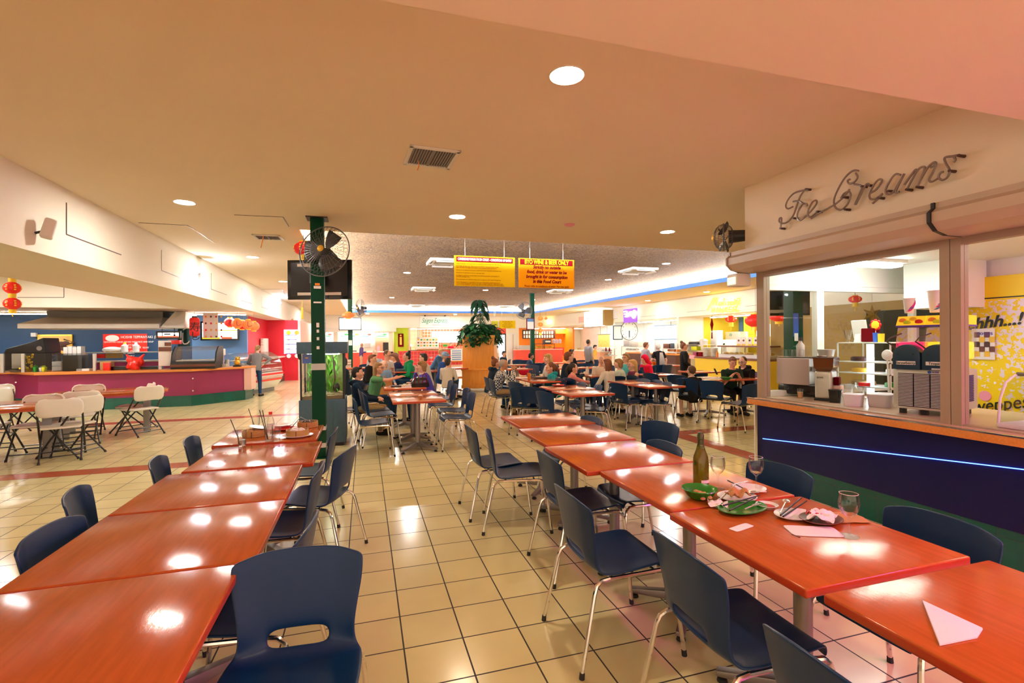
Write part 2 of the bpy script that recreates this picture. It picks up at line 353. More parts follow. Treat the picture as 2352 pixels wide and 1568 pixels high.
# ------------------------------------------------------------------ lamps, vents and hatches in the ceiling
def downlight(p, z, r, label, group, m='lamp'):
    t = thing('downlight', label, 'ceiling light', (p.x, p.y, z), 0, group)
    MB().lathe([(r*1.0, -.001), (r*1.13, -.008), (r*1.17, -.004), (r*1.17, 0)], (0, 0, 0), 28).build('rim', 'white', t, world=False)
    MB().lathe([(0.0005, -.004), (r, -.004), (r, -.002), (0.0005, -.002)], (0, 0, 0), 28).build('diffuser', m, t, world=False)
    return t
for px, py, lab in ((1302, 172, 'large round downlight nearest the camera in the tan ceiling'), (424, 464, 'round downlight in the flat ceiling close to the left bulkhead'), (1050, 497, 'round downlight near the raised ceiling edge, above the yellow rules sign'), (1533, 532, 'round downlight near the ceiling edge beside the kiosk wall fan'),
                    (580, 590, 'round downlight beyond the slatted vent with the orange ribbon'), (650, 646, 'round downlight just left of the dark television back')):
    downlight(atZ(px, py, CE), CE, .095, lab, 'downlights in the flat ceiling', 'lamp_left' if px < 700 else 'lamp')
for x, y, lab in ((-.6, -.8, 'round downlight behind the camera left of the aisle'), (2.4, -.8, 'round downlight behind the camera right of the aisle')):
    downlight(Vector((x, y, 0)), 2.76, .095, lab, 'downlights in the flat ceiling')
for px, py, lab in ((935, 626, 'round downlight in the brown ceiling right of the dark television'), (1397, 642, 'round downlight in the brown ceiling right of the amber sign'), (1115, 666, 'round downlight in the brown ceiling under the yellow rules sign'), (900, 683, 'round downlight in the brown ceiling above the small far television'),
                    (1224, 688, 'round downlight in the brown ceiling at the top of the far green post'), (1530, 605, 'round downlight in the brown ceiling furthest right')):
    downlight(atZ(px, py, RZ), RZ, .095, lab, 'downlights in the raised brown ceiling', 'lamp_white')
for px, py, lab in ((1488, 690, 'round downlight in the right walkway ceiling left of the pink and purple sign'), (1623, 670, 'round downlight in the right walkway ceiling above the hawker sign'), (1422, 706, 'round downlight in the right walkway ceiling above the white light box')):
    downlight(atZ(px, py, CE), CE, .10, lab, 'downlights over the right walkway')
for x, y, lab in ((-7.2, 9.2, 'round downlight over the round tables on the left'), (-7.0, 12.6, 'round downlight in front of the grill stall fascia'), (-11, 11, 'round downlight far left out over the dining corner')):
    downlight(Vector((x, y, 0)), CE, .10, lab, 'downlights over the left dining corner', 'lamp_white')
for x, y, lab in ((5.5, 30.4, 'round downlight over the far walkway near the planter'), (.2, 30.3, 'round downlight over the far walkway above the standing man'), (-2.0, 18.5, 'round downlight over the left walkway near the red stall'), (-2, 25.5, 'round downlight over the far left walkway')):
    downlight(Vector((x, y, 0)), CE, .10, lab, 'downlights over the far walkways', 'lamp_white')
d = atZ(1308, 515, CE)
tag(MB().lathe([(.001, -.03), (.04, -.03), (.075, -.014), (.08, 0)], (d.x, d.y, CE), 20).build('smoke_detector', 'pink'), 'small pale pink smoke detector disc on the tan ceiling', 'smoke detector')
def vent(p, w, l, rz, label, nsl=9):
    t = thing('air_vent', label, 'air vent', (p.x, p.y, CE), rz, 'slatted air vents in the flat ceiling')
    f = MB(); b = .035
    for a, bb in (((-w/2, -l/2), (w/2, -l/2+b)), ((-w/2, l/2-b), (w/2, l/2)), ((-w/2, -l/2), (-w/2+b, l/2)), ((w/2-b, -l/2), (w/2, l/2))): f.mm((*a, -.018), (*bb, -.0005))
    f.build('frame', 'off_white', t, world=False, bevel=.004)
    MB().mm((-w/2+b, -l/2+b, -.004), (w/2-b, l/2-b, -.001)).build('duct', 'dark_brown', t, smooth=False, world=False)
    s = MB()
    for i in range(nsl): s.box((-w/2+b+(w-2*b)*(i+.5)/nsl, 0, -.009), ((w-2*b)/nsl*.5, l-2*b, .003), ry=R(40))
    s.mm((-.008, -l/2+b, -.016), (.008, l/2-b, -.006))
    s.build('slats', 'grey', t, smooth=False, world=False)
    return t
v1 = vent((atZ(940, 336, CE)+atZ(1035, 382, CE))/2, .44, .46, R(3), 'square slatted ceiling vent with a brown ribbon, nearest the camera', 16)
MB().tube([(-.1, .1, -.01), (-.09, .12, -.05), (-.1, .15, -.08)], .004, 6).build('ribbon', 'orange', v1, world=False)
v2 = vent((atZ(575, 535, CE)+atZ(655, 552, CE))/2, .40, .36, R(-2), 'slatted ceiling vent with an orange ribbon, left of the fan', 12)
MB().tube([(-.05, -.1, -.01), (-.06, -.11, -.08), (-.08, -.13, -.2)], .007, 6).build('ribbon', 'orange', v2, world=False)
def hatch(pts, label, cat='access panel'):   # flush access panel with a dark open joint round two sides
    t = thing('access_panel', label, cat, pts[0], 0, 'flush access panels')
    a, b, c = [Vector(p) for p in pts]
    d = a + (c-b); n = (b-a).cross(c-b).normalized()
    if abs(n.z) > .5: n = Vector((0, 0, -1))
    elif abs(n.x) > .5: n = Vector((1 if a.x < 0 else -1, 0, 0))
    else: n = Vector((0, -1, 0))
    def q(p0, p1, wd):
        u = (p1-p0).normalized(); s = n.cross(u)*wd
        return [p0+s, p1+s, p1-s, p0-s]
    for p0, p1 in ((a, b), (b, c)):
        r = q(p0, p1, .006); MB().loft([[v for v in r], [v+n*.004 for v in r]]).build('joint', 'dark_brown', t, smooth=False)
    k = [a, b, c, d]; ctr = (a+c)/2; k = [p+(ctr-p)*.02 for p in k]
    MB().loft([[p+n*.0008 for p in k], [p+n*.003 for p in k]]).build('panel', 'ceiling' if abs(n.z) > .5 else 'wall_white', t, smooth=False)
hatch([atZ(318, 511, CE), atZ(430, 517, CE), atZ(492, 557, CE)], 'flush hatch in the ceiling beside the left bulkhead')
hatch([atZ(538, 493, CE), atZ(650, 498, CE), atZ(664, 520, CE)], 'flush hatch in the ceiling left of the green post')
hatch([atZ(595, 664, CE), atZ(648, 664, CE), atZ(655, 676, CE)], 'small flush hatch in the ceiling left of the television')
BX = -3.02
hatch([atX(152, 465, BX), atX(152, 538, BX), atX(278, 585, BX)], 'largest flush panel in the left bulkhead, beside the wall speaker')
hatch([atX(371, 574, BX), atX(371, 621, BX), atX(431, 644, BX)], 'second flush panel along the left bulkhead')
hatch([atX(485, 627, BX), atX(485, 664, BX), atX(521, 677, BX)], 'third flush panel along the left bulkhead, past the bright wall light')
hatch([atX(555, 661, BX), atX(555, 690, BX), atX(578, 697, BX)], 'fourth flush panel along the left bulkhead')
hatch([atX(601, 681, BX), atX(601, 705, BX), atX(617, 710, BX)], 'furthest flush panel along the left bulkhead')
hatch([atY(147, 640, 14.4), atY(147, 683, 14.4), atY(40, 683, 14.4)], 'flush panel in the white board over the steel hood')
# wall speaker, wall up-light, bulkhead fish ornament
p = atX(80, 535, BX)
sp = thing('loudspeaker', 'small white speaker tilted on the left bulkhead', 'speaker', p)
MB().box(p+Vector((.10, .02, .05)), (.10, .11, .20), rz=R(25), ry=R(14)).build('case', 'off_white', sp, bevel=.03, bseg=3)
MB().cyl(p+Vector((-.0, 0, 0)), p+Vector((.07, .02, .03)), .012).build('bracket', 'dark', sp)
p = atX(457, 636, BX)
wl = thing('bulkhead_light', 'small white up-and-down wall light glowing on the left bulkhead', 'wall light', p)
MB().lathe([(.02, -.06), (.07, .05), (.075, .07)], p+Vector((.08, 0, 0)), 16).build('shade', 'white', wl)
MB().mm(p+Vector((-.001, -.04, -.05)), p+Vector((.04, .04, .05))).build('back_plate', 'white', wl)
MB().ell(p+Vector((.08, 0, -.09)), .035).build('bulb', glow('wall_lamp', (.95, .97, 1), 420), wl)
p = atX(636, 698, BX)
wl = thing('bulkhead_light', 'bluish white wall light glowing high on the bulkhead beside the television', 'wall light', p)
MB().mm(p+Vector((-.001, -.05, -.05)), p+Vector((.04, .05, .05))).build('back_plate', 'white', wl)
MB().ell(p+Vector((.09, 0, .04)), .05).build('bulb', glow('wall_lamp_blue', (.62, .66, 1), 600), wl)
# ceiling cassettes in the raised ceiling
def cassette(px, py, label, s=.42):
    p = atZ(px, py, RZ-.05); p.z = RZ
    t = thing('ceiling_cassette', label, 'air conditioner', p, 0, 'white air conditioning cassettes in the brown ceiling')
    f = MB()
    for a, b in (((-s, -s), (s, -s+.16)), ((-s, s-.16), (s, s)), ((-s, -s+.16), (-s+.16, s-.16)), ((s-.16, -s+.16), (s, s-.16))): f.mm((*a, -.06), (*b, -.001))
    f.build('frame', 'white', t, world=False, bevel=.01)
    MB().mm((-s+.17, -s+.17, -.045), (s-.17, s-.17, -.01)).build('grille', 'light_grey', t, world=False, smooth=False)
    for k in range(4):
        a = k*math.pi/2; m = Matrix.Rotation(a, 4, 'Z')
        MB().mm((-s+.22, -s+.05, -.066), (s-.22, -s+.09, -.0605)).xf(m).build('slot', 'dark', t, world=False, smooth=False)
        MB().box((0, -s+.02, -.085), (s*1.3, .09, .006), rx=R(28)).xf(m).build('flap', 'white', t, world=False, smooth=False)
for px, py, lab in ((1022, 603, 'white ceiling cassette half hidden by the yellow rules sign'), (972, 664, 'white ceiling cassette between the dark television and the rules sign'), (957, 702, 'white ceiling cassette furthest back on the left of the brown ceiling'), (1465, 622, 'white ceiling cassette in the brown ceiling nearest the kiosk'), (1285, 669, 'white ceiling cassette just below the amber sign'), (1160, 704, 'white ceiling cassette above the planter palm')):
    cassette(px, py, lab)
# ------------------------------------------------------------------ blue shell chairs
mat('chair_blue', (.002, .025, .088), .33, noise=.10, nscale=60, bump=.05, bscale=420, spec=.32)
mat('table_top', (.47, .105, .02), .11, noise=.30, nscale=5, stretch=(9, .8, 3), bump=.03, bscale=30, spec=.2)
mat('table_edge', (.50, .055, .012), .28)
mat('table_top_sheen', (.62, .19, .08), .12, noise=.10, nscale=5, stretch=(1, 6, 3), spec=.75)  # paler copy of the near top, ceiling sheen put into the colour
mat('rubber', (.02, .02, .02), .7)
PROF = [(.235, .405, .195), (.228, .432, .205), (.20, .443, .215), (.08, .436, .225), (-.05, .424, .228), (-.135, .424, .224), (-.178, .438, .212), (-.203, .460, .198), (-.217, .515, .192), (-.228, .59, .203), (-.243, .68, .222), (-.256, .75, .224), (-.263, .782, .220), (-.264, .788, .214)]
US = [-1, -.93, -.68, -.54, -.2, .2, .54, .68, .93, 1]
def shell_mb():
    m = MB(); vs = []
    for k, (y, z, hw) in enumerate(PROF):
        for u in US:
            a = abs(u)**3; x = u*hw
            if k < 6: vs.append((x, y - .012*a, z + .016*a - (.02*a if k == 0 else 0)))
            else:
                f = min(1, (k-5)/3); vs.append((x, y + .036*a*f + .004, z + .02*a*(1-f) - (.03*a if k >= 12 else 0)))
    n = len(US); fs = []
    for k in range(len(PROF)-1):
        for i in range(n-1):
            if k == 7 and 3 <= i <= 5: continue
            fs.append((k*n+i, k*n+i+1, (k+1)*n+i+1, (k+1)*n+i))
    return m.add(vs, fs)
def chair(near):
    t = thing('shell_chair', 'x', 'chair')
    shell_mb().build('seat_shell', 'chair_blue', t, world=False, bake=True, mods=[('SOLIDIFY', dict(thickness=.011, offset=0)), ('SUBSURF', dict(levels=2 if near else 1, render_levels=2 if near else 1))], ang=80)
    ns = 8 if near else 5; r = .0105
    for sx in (-1, 1):
        for f in (1, -1):
            if f > 0: path = [(sx*.245, .262, .012), (sx*.222, .222, .36), (sx*.217, .212, .398), (sx*.213, .19, .416), (sx*.210, .15, .419)]
            else: path = [(sx*.245, -.285, .012), (sx*.222, -.205, .36), (sx*.217, -.19, .395), (sx*.213, -.165, .412), (sx*.210, -.12, .416)]
            l = MB().tube(path, r, ns).build('leg', 'chrome', t, world=False)
            if near: MB().cyl((path[0][0], path[0][1], 0), (path[0][0], path[0][1]-f*.003, .028), .0135, .0125, 8).build('foot_cap', 'rubber', l, world=False)
            else: MB().cyl((path[0][0], path[0][1], 0), (path[0][0], path[0][1], .014), .012, .012, 5).build('foot_cap', 'rubber', l, world=False)
        MB().tube([(sx*.210, .15, .419), (sx*.210, -.12, .416)], r, ns).build('side_rail', 'chrome', t, world=False)
    for y in (.13, -.10): MB().tube([(-.21, y, .412), (.21, y, .412)], .009, ns).build('cross_bar', 'chrome', t, world=False)
    return t
CH_N, CH_F = chair(True), chair(False)
_used = set()
def put_chair(px, py, rz, label, group, far=False, z=.78, at=None):
    src = CH_F if far else CH_N
    a = R(rz)
    if at: p = Vector((at[0], at[1], 0))
    else:
        p = atZ(px, py, z); p = Vector((p.x, p.y, 0)) - Matrix.Rotation(a, 3, 'Z') @ Vector((0, -.25, 0))
    if id(src) not in _used:
        _used.add(id(src)); src.location = p; src.rotation_euler = (0, 0, a); src['label'] = label; src['group'] = group; return src
    return dup(src, p, a, label, group)
GL, GR = 'blue chairs along the left table row', 'blue chairs along the right table row'
put_chair(690, 1262, 176, 'blue shell chair facing the camera beside the left table row, slot in its back', GL)
put_chair(716, 1195, 84, 'blue shell chair tucked under the left table row behind the one facing the camera', GL)
put_chair(738, 1068, 88, 'blue shell chair tucked in on the left-row aisle side, middle of three', GL)
put_chair(803, 1030, 72, 'blue shell chair pulled furthest into the aisle from the left table row', GL)
put_chair(772, 985, 88, 'blue shell chair on the left-row aisle side, closest to the fish tank', GL)
put_chair(103, 1212, -92, 'blue shell chair on the far side of the left table row, nearest the camera', GL)
put_chair(163, 1128, -78, 'blue shell chair on the left-row far side, second from the camera', GL)
put_chair(354, 1054, -82, 'blue shell chair on the far side of the left table row, third from the camera', GL)
put_chair(432, 1006, -86, 'blue shell chair on the left-row far side, closest to the bamboo steamers', GL)
put_chair(1900, 1530, -90, 'blue shell chair cut by the bottom picture edge beside the nearest right table', GR)
put_chair(1556, 1252, -92, 'blue shell chair largest on the right-row aisle side, seat and legs showing', GR)
put_chair(1300, 1128, -90, 'blue shell chair second nearest on the aisle side of the right table row', GR)
put_chair(1250, 1042, -90, 'blue shell chair third nearest on the right-row aisle side', GR)
put_chair(1118, 990, -104, 'blue shell chair pulled into the aisle from the right row, hole in its back', GR)
put_chair(1074, 977, -90, 'blue shell chair at the right-row far aisle end, behind the pulled out one', GR)
put_chair(2165, 1186, 90, 'blue shell chair between the right table row and the kiosk, beside the lone wine glass', GR)
put_chair(1795, 1068, 96, 'blue shell chair between the right table row and the kiosk, behind the two wine glasses', GR)
put_chair(1532, 1016, 90, 'blue shell chair behind the right table row, low back just left of the wine bottle', GR)
put_chair(1521, 969, 104, 'blue shell chair behind the right table row, full upright back above the low one', GR)
put_chair(1364, 957, 92, 'blue shell chair behind the right-row far end, only its top showing', GR)
GB = 'blue chairs at the table of the three diners'
put_chair(0, 0, -86, 'blue shell chair standing empty nearest the fish tank at the table with the small cup', GB, at=(.10, 6.95))
put_chair(0, 0, -84, 'blue empty shell chair second on the left of the small cup table', GB, at=(.22, 7.66))
put_chair(0, 0, -86, 'blue shell chair empty just right of the man in the dark hoodie', GB, at=(.16, 8.2))
put_chair(0, 0, -78, 'blue shell chair carrying the man in the dark hoodie', GB, at=(-.35, 8.35))
put_chair(0, 0, -84, 'blue shell chair carrying the woman in the green T-shirt', GB, at=(.02, 9.5))
put_chair(0, 0, 92, 'blue shell chair empty nearest on the right of the table with the small cup', GB, at=(1.28, 7.02))
put_chair(0, 0, 90, 'blue shell chair empty second on the right of the table with the small cup', GB, at=(1.34, 7.72))
put_chair(0, 0, 90, 'blue shell chair empty third on the right, just in front of the woman in purple', GB, at=(1.28, 8.45))
put_chair(0, 0, 90, 'blue shell chair carrying the woman in the purple jumper', GB, at=(1.36, 9.35))
GC = 'blue chairs around the middle tables'
put_chair(1115, 866, -92, 'blue shell chair carrying the bun-haired woman beside the planter', GC, True)
put_chair(1126, 870, -92, 'blue shell chair carrying the man in the checked shirt', GC, True)
put_chair(1180, 877, -70, 'blue shell chair rearmost of the cluster in front of the checked shirt man', GC)
put_chair(1203, 888, -20, 'blue shell chair with broad back to us in front of the checked shirt man', GC)
put_chair(1222, 890, -35, 'blue shell chair angled behind the broad-backed one at the middle table', GC)
put_chair(1246, 899, -75, 'blue shell chair facing right at the near corner of the red plate table', GC)
put_chair(1304, 868, -80, 'blue shell chair carrying the girl in the pink top', GC)
put_chair(1284, 868, -85, 'blue shell chair carrying the girl in the teal hoodie', GC, True)
put_chair(1340, 878, 85, 'blue shell chair low back behind the table with the red plate', GC)
put_chair(1378, 884, 80, 'blue shell chair behind the frontal one at the right end of the middle table', GC)
put_chair(1402, 890, 60, 'blue shell chair facing left at the right end of the table with the red plate', GC)
put_chair(1416, 880, -75, 'blue shell chair in the gap between the two middle table groups', GC)
put_chair(1380, 866, 0, 'blue shell chair carrying the brown-haired woman in white', GC, True)
put_chair(1418, 864, 5, 'blue shell chair carrying the blonde woman in the mint top', GC, True)
put_chair(1453, 862, 95, 'blue shell chair small back in front of the blonde girl', GC, True)
put_chair(1463, 850, 110, 'blue shell chair carrying the blonde girl in the purple dress', GC, True)
put_chair(1480, 870, 95, 'blue shell chair behind the right-hand pedestal table, left of a pair', GC)
put_chair(1511, 873, 90, 'blue shell chair behind the right-hand pedestal table, right of a pair', GC)
put_chair(1536, 878, 75, 'blue shell chair facing left at the right end of the right-hand pedestal table', GC)
put_chair(1492, 857, -75, 'blue shell chair with its side to us behind the right-hand pedestal table', GC)
put_chair(1553, 861, -60, 'blue shell chair left of the boy in black', GC)
put_chair(1576, 869, -65, 'blue shell chair carrying the boy in black', GC)
put_chair(1632, 874, -60, 'blue shell chair with back to us in front of the phone readers', GC)
put_chair(1612, 857, 10, 'blue shell chair hidden behind the boy in black', GC, True)
put_chair(1730, 882, 10, 'blue shell chair against the kiosk window edge, at the phone readers table', GC)
put_chair(1690, 850, 175, 'blue shell chair carrying the boy in dark green with a phone', GC, True)
put_chair(1718, 852, 165, 'blue shell chair carrying the man in the black and red jacket', GC, True)
put_chair(1741, 856, 90, 'blue shell chair behind the man in the black and red jacket', GC, True)
GD = 'blue chairs far back in the hall'
for px, py, rz, lab in ((1489, 842, -15, 'far blue chair under the table with two orange bowls'), (1535, 838, 15, 'far blue chair at the right end of the table with orange bowls'), (1514, 838, 5, 'far blue chair middle of the table with orange bowls'), (1348, 834, 5, 'far blue chair behind the pink girl at the long pale table'), (1325, 836, 0, 'far blue chair just right of the man in the navy sweater'),
                        (1365, 826, 0, 'far blue chair in front of the white counter, below the polo shirt man'), (1335, 827, 0, 'far blue chair left below the polo shirt man'), (1273, 838, -80, 'far blue chair behind the blonde long-haired woman'), (1236, 834, 5, 'far blue chair pale lit near the red bag'), (1222, 838, 180, 'far blue chair carrying the man in the blue T-shirt'),
                        (1190, 826, -10, 'far blue chair left of the man in the blue T-shirt'), (1205, 827, -30, 'far blue chair close left of the man in the blue T-shirt'), (1172, 825, 60, 'far blue chair by the glass exit door'), (1254, 832, 30, 'far blue chair right of the far green post'),
                        (1010, 838, -70, 'far blue chair carrying the man with the blue cap'), (1000, 836, -75, 'far blue chair left behind the man with the blue cap'), (875, 838, -80, 'far blue chair carrying the dark haired diner in black'), (860, 828, -60, 'far blue chair below the standing bald man'), (840, 836, 30, 'far blue chair by the wooden stacks left of the second green post'),
                        (925, 840, 180, 'far blue chair carrying the man with glasses holding a baby'), (945, 838, 175, 'far blue chair carrying the bun-haired woman in green'), (975, 846, 95, 'far blue chair carrying the young man with glasses in white'), (905, 834, 175, 'far blue chair carrying the bowed diner in dark blue'),
                        (1440, 836, 120, 'far blue chair carrying the girl with glasses in blue'), (1476, 838, 150, 'far blue chair carrying the child in the red hood'), (796, 836, -70, 'far blue chair beside the glass end of the fish tank'), (1395, 838, 170, 'far blue chair carrying the grey-haired diner')):
    put_chair(px, py, rz, lab, GD, True)

# ------------------------------------------------------------------ square pedestal tables
def table(w, l, topmat='table_top'):
    t = thing('pedestal_table', 'x', 'table')
    o = MB().mm((-w/2, -l/2, .697), (w/2, l/2, .73)).build('table_top', topmat, t, world=False, bevel=.008, bseg=3)
    o.data.materials.append(M['table_edge'])
    for p in o.data.polygons:
        if abs(p.normal.z) < .5: p.material_index = 1
    MB().mm((-.17, -.17, .683), (.17, .17, .697)).build('mounting_plate', 'dull_metal', t, world=False, smooth=False)
    MB().cyl((0, 0, .05), (0, 0, .69), .036, .036, 16).build('column', 'dull_metal', t, world=False)
    for k in range(4):
        m = Matrix.Rotation(math.pi/4 + k*math.pi/2, 4, 'Z')
        f = MB().add([(.03, -.028, .045), (.03, .028, .045), (.03, .028, .105), (.03, -.028, .105), (.34, -.022, .03), (.34, .022, .03), (.34, .022, .055), (.34, -.022, .055)], [(3,2,1,0),(4,5,6,7),(0,1,5,4),(1,2,6,5),(2,3,7,6),(3,0,4,7)]).xf(m).build('base_arm', 'dull_metal', t, world=False, bevel=.006)
        MB().lathe([(.018, 0), (.024, .004), (.02, .018), (.008, .022), (.008, .034)], (.315, 0, 0), 10).xf(m).build('glide', 'rubber', f, world=False)
    return t
TB = {}
def put_table(x0, x1, y0, y1, label, group, rz=0, m='table_top'):
    k = (round(x1-x0, 2), round(y1-y0, 2), m); c = ((x0+x1)/2, (y0+y1)/2, 0)
    if k not in TB:
        t = TB[k] = table(x1-x0, y1-y0, m); t.location = c; t.rotation_euler = (0, 0, R(rz)); t['label'] = label; t['group'] = group; return t
    return dup(TB[k], c, R(rz), label, group)
TL, TR = 'terracotta tables of the left row', 'terracotta tables of the right row'
put_table(-1.18, -.44, 1.28, 2.02, 'terracotta topped square table nearest the camera in the left row', TL)
put_table(-1.18, -.40, 2.03, 2.77, 'terracotta topped square table second from the camera in the left row', TL, m='table_top')
put_table(-1.18, -.40, 2.785, 3.525, 'terracotta topped square table third in the left row, light streak on top', TL)
put_table(-1.12, -.34, 3.57, 4.31, 'terracotta topped square table holding the straw glass and bottle in the left row', TL)
put_table(-1.17, -.39, 4.40, 5.14, 'terracotta topped square table holding the bamboo steamers, furthest in the left row', TL)
put_table(1.39, 2.17, .46, 1.20, 'terracotta topped square table with one folded napkin, nearest in the right row', TR)
put_table(1.36, 2.14, 1.235, 1.975, 'terracotta topped square table with the lone wine glass and leftovers in the right row', TR)
put_table(1.39, 2.13, 1.995, 2.735, 'terracotta topped square table under the wine bottle in the right row', TR)
put_table(1.31, 2.09, 2.755, 3.495, 'terracotta topped square table bare, just behind the wine bottle in the right row', TR)
put_table(1.35, 2.13, 3.54, 4.28, 'terracotta topped square table bare, second from the far end of the right row', TR)
put_table(1.40, 2.18, 4.33, 5.07, 'terracotta topped square table at the far end of the right row', TR)
TM = 'pedestal tables in the middle of the hall'
put_table(.36, 1.08, 6.70, 7.42, 'pedestal table with the small paper cup, star foot in full view', TM, m='table_top_sheen')
put_table(.36, 1.08, 7.43, 8.15, 'pedestal table bare, right behind the small paper cup', TM, m='table_top_sheen')
put_table(.32, 1.04, 8.6, 9.32, 'pedestal table carrying the black handbag and folded menu', TM, m='table_top_sheen')
put_table(.78, 1.50, 13.25, 13.97, 'pedestal table carrying the blue and black food boxes', TM, m='table_top_sheen')
put_table(1.52, 2.24, 13.25, 13.97, 'pedestal table in front of the young man with glasses', TM, m='table_top_sheen')
put_table(2.88, 3.60, 6.58, 7.30, 'pedestal table front of the middle group, edge beside the frontal blue chair', TM, 3, m='table_top_sheen')
put_table(2.94, 3.66, 7.34, 8.06, 'pedestal table carrying the red plate', TM, 3, m='table_top_sheen')
put_table(3.12, 3.84, 8.95, 9.67, 'pedestal table in front of the man in the checked shirt', TM, m='table_top_sheen')
put_table(3.12, 3.84, 9.69, 10.41, 'pedestal table carrying the tray and orange drink before the blonde woman', TM, m='table_top_sheen')
put_table(4.58, 5.30, 7.18, 7.90, 'right-hand pedestal table at the front, bare shiny top', TM, m='table_top_sheen')
put_table(4.58, 5.30, 7.93, 8.65, 'right-hand pedestal table bare, directly behind the front one', TM, m='table_top_sheen')
put_table(4.75, 5.47, 9.75, 10.47, 'pedestal table between the pink girl and the woman in white', TM, m='table_top_sheen')
put_table(6.30, 7.02, 7.95, 8.67, 'pedestal table with newspapers in front of the boy in black', TM, -4, m='table_top_sheen')
put_table(7.04, 7.76, 7.90, 8.62, 'pedestal table carrying the green bowl of the phone readers', TM, -4, m='table_top_sheen')
put_table(6.1, 6.82, 9.45, 10.17, 'pedestal table bare, behind the boy in black', TM, m='table_top_sheen')
put_table(7.6, 8.32, 9.9, 10.62, 'pedestal table behind the phone readers by the hawker counter', TM, m='table_top_sheen')
FT = 'pale tables far back in the hall'
for x, y, lab in ((8.2, 13.1, 'far table carrying the two orange bowls'), (8.95, 13.1, 'far table right of the orange bowls'), (5.6, 13.2, 'far table in a long pale row behind the pink girl'), (6.35, 13.2, 'far table at the right end of the long pale row'), (4.9, 15.5, 'far table pale and empty below the orange stall'), (6.6, 16.2, 'far table pale below the polo shirt man'), (7.4, 16.2, 'far table pale in front of the white counter'),
                  (4.2, 13.4, 'far table next to the red bag'), (4.1, 16.8, 'far table in front of the man in the blue T-shirt'), (2.9, 19.6, 'far table close to the glass exit door'), (.1, 13.2, 'far table left of the green-topped woman'), (-.2, 16.2, 'far table near the second green post'), (2.6, 14.6, 'far table carrying the bowl before the man in the cap')):
    put_table(x-.36, x+.36, y-.36, y+.36, lab, FT, m='table_top_sheen')

# ------------------------------------------------------------------ oval tables and white folding chairs on the left
mat('fold_white', (.80, .78, .72), .4); mat('fold_frame', (.02, .022, .026), .35)
def oval_table(label, c, a, b, rz):
    t = thing('oval_table', label, 'table', c, R(rz), 'oval tables on the left')
    pts = []
    for i in range(48):
        th = 2*math.pi*i/48; cx, sy = math.cos(th), math.sin(th)
        pts.append((a*math.copysign(abs(cx)**.75, cx), b*math.copysign(abs(sy)**.75, sy)))
    MB().prism(pts, .70, .73).build('table_top', 'table_top', t, world=False, bevel=.006)
    MB().prism([(x*.985, y*.985) for x, y in pts], .675, .7).build('apron', 'table_edge', t, world=False)
    for sx in (-1, 1):
        for sy in (-1, 1):
            MB().mm((sx*a*.62-.045, sy*b*.5-.045, 0), (sx*a*.62+.045, sy*b*.5+.045, .675)).build('leg', 'grey', t, world=False, bevel=.008)
    return t
oval_table('oval terracotta table cut by the left picture edge', (-4.75, 8.35, 0), .85, .62, 18)
oval_table('oval terracotta table in front of the magenta counter', (-4.25, 10.15, 0), .85, .60, 18)
def folding_chair():
    t = thing('folding_chair', 'x', 'chair')
    s = []; 
    for y, z, w, d in ((.21, .425, .20, .0), (.19, .445, .215, 0), (0, .44, .215, 0), (-.17, .45, .20, 0), (-.19, .44, .19, 0)): s.append((y, z, w))
    MB().prism([(-.2, -.18), (.2, -.18), (.225, .1), (.21, .2), (.15, .225), (-.15, .225), (-.21, .2), (-.225, .1)], .425, .452).build('seat', 'fold_white', t, world=False, bevel=.012, bseg=3)
    rows = []; N = 12
    for k, (z, hw) in enumerate(((.60, .15), (.61, .20), (.64, .222), (.72, .228), (.78, .22), (.815, .19), (.83, .13))):
        rows.append([Vector((hw*math.sin(math.pi*(j/(N-1)-.5)), -.235-.10*(z-.6)-.045*math.cos(math.pi*(j/(N-1)-.5)), z)) for j in range(N)])
    m = MB(); vs = [p for r in rows for p in r]
    m.add(vs, [(i*N+j, i*N+j+1, (i+1)*N+j+1, (i+1)*N+j) for i in range(len(rows)-1) for j in range(N-1)])
    m.build('backrest', 'fold_white', t, world=False, bake=True, mods=[('SOLIDIFY', dict(thickness=.028, offset=0)), ('BEVEL', dict(width=.008, segments=2))], ang=60)
    for sx in (-1, 1):
        a = MB().tube([(sx*.225, .27, .015), (sx*.222, -.20, .60), (sx*.215, -.245, .66), (sx*.21, -.255, .74)], .0125, 8).build('front_leg', 'fold_frame', t, world=False)
        MB().cyl((sx*.225, .275, 0), (sx*.225, .262, .03), .017, .015, 8).build('foot_cap', 'rubber', a, world=False)
        b = MB().tube([(sx*.205, -.30, .015), (sx*.205, .13, .42)], .0115, 8).build('rear_leg', 'fold_frame', t, world=False)
        MB().cyl((sx*.205, -.305, 0), (sx*.205, -.292, .03), .016, .014, 8).build('foot_cap', 'rubber', b, world=False)
    for y, z in ((.22, .075), (.165, .145)): MB().tube([(-.225, y, z), (.225, y, z)], .008, 6).build('stretcher', 'fold_frame', t, world=False)
    for y, z in ((-.235, .075), (-.18, .13)): MB().tube([(-.205, y, z), (.205, y, z)], .008, 6).build('stretcher', 'fold_frame', t, world=False)
    return t
FC = folding_chair(); _f = [0]
def put_fold(px, py, rz, label, z=.82):
    a = R(rz); p = atZ(px, py, z); p = Vector((p.x, p.y, 0)) - Matrix.Rotation(a, 3, 'Z') @ Vector((0, -.28, 0))
    if not _f[0]:
        _f[0] = 1; FC.location = p; FC.rotation_euler = (0, 0, a); FC['label'] = label; FC['group'] = 'white folding chairs'; return
    dup(FC, p, a, label, 'white folding chairs')
put_fold(137, 918, 22, 'white folding chair with its back to us, largest and nearest on the left')
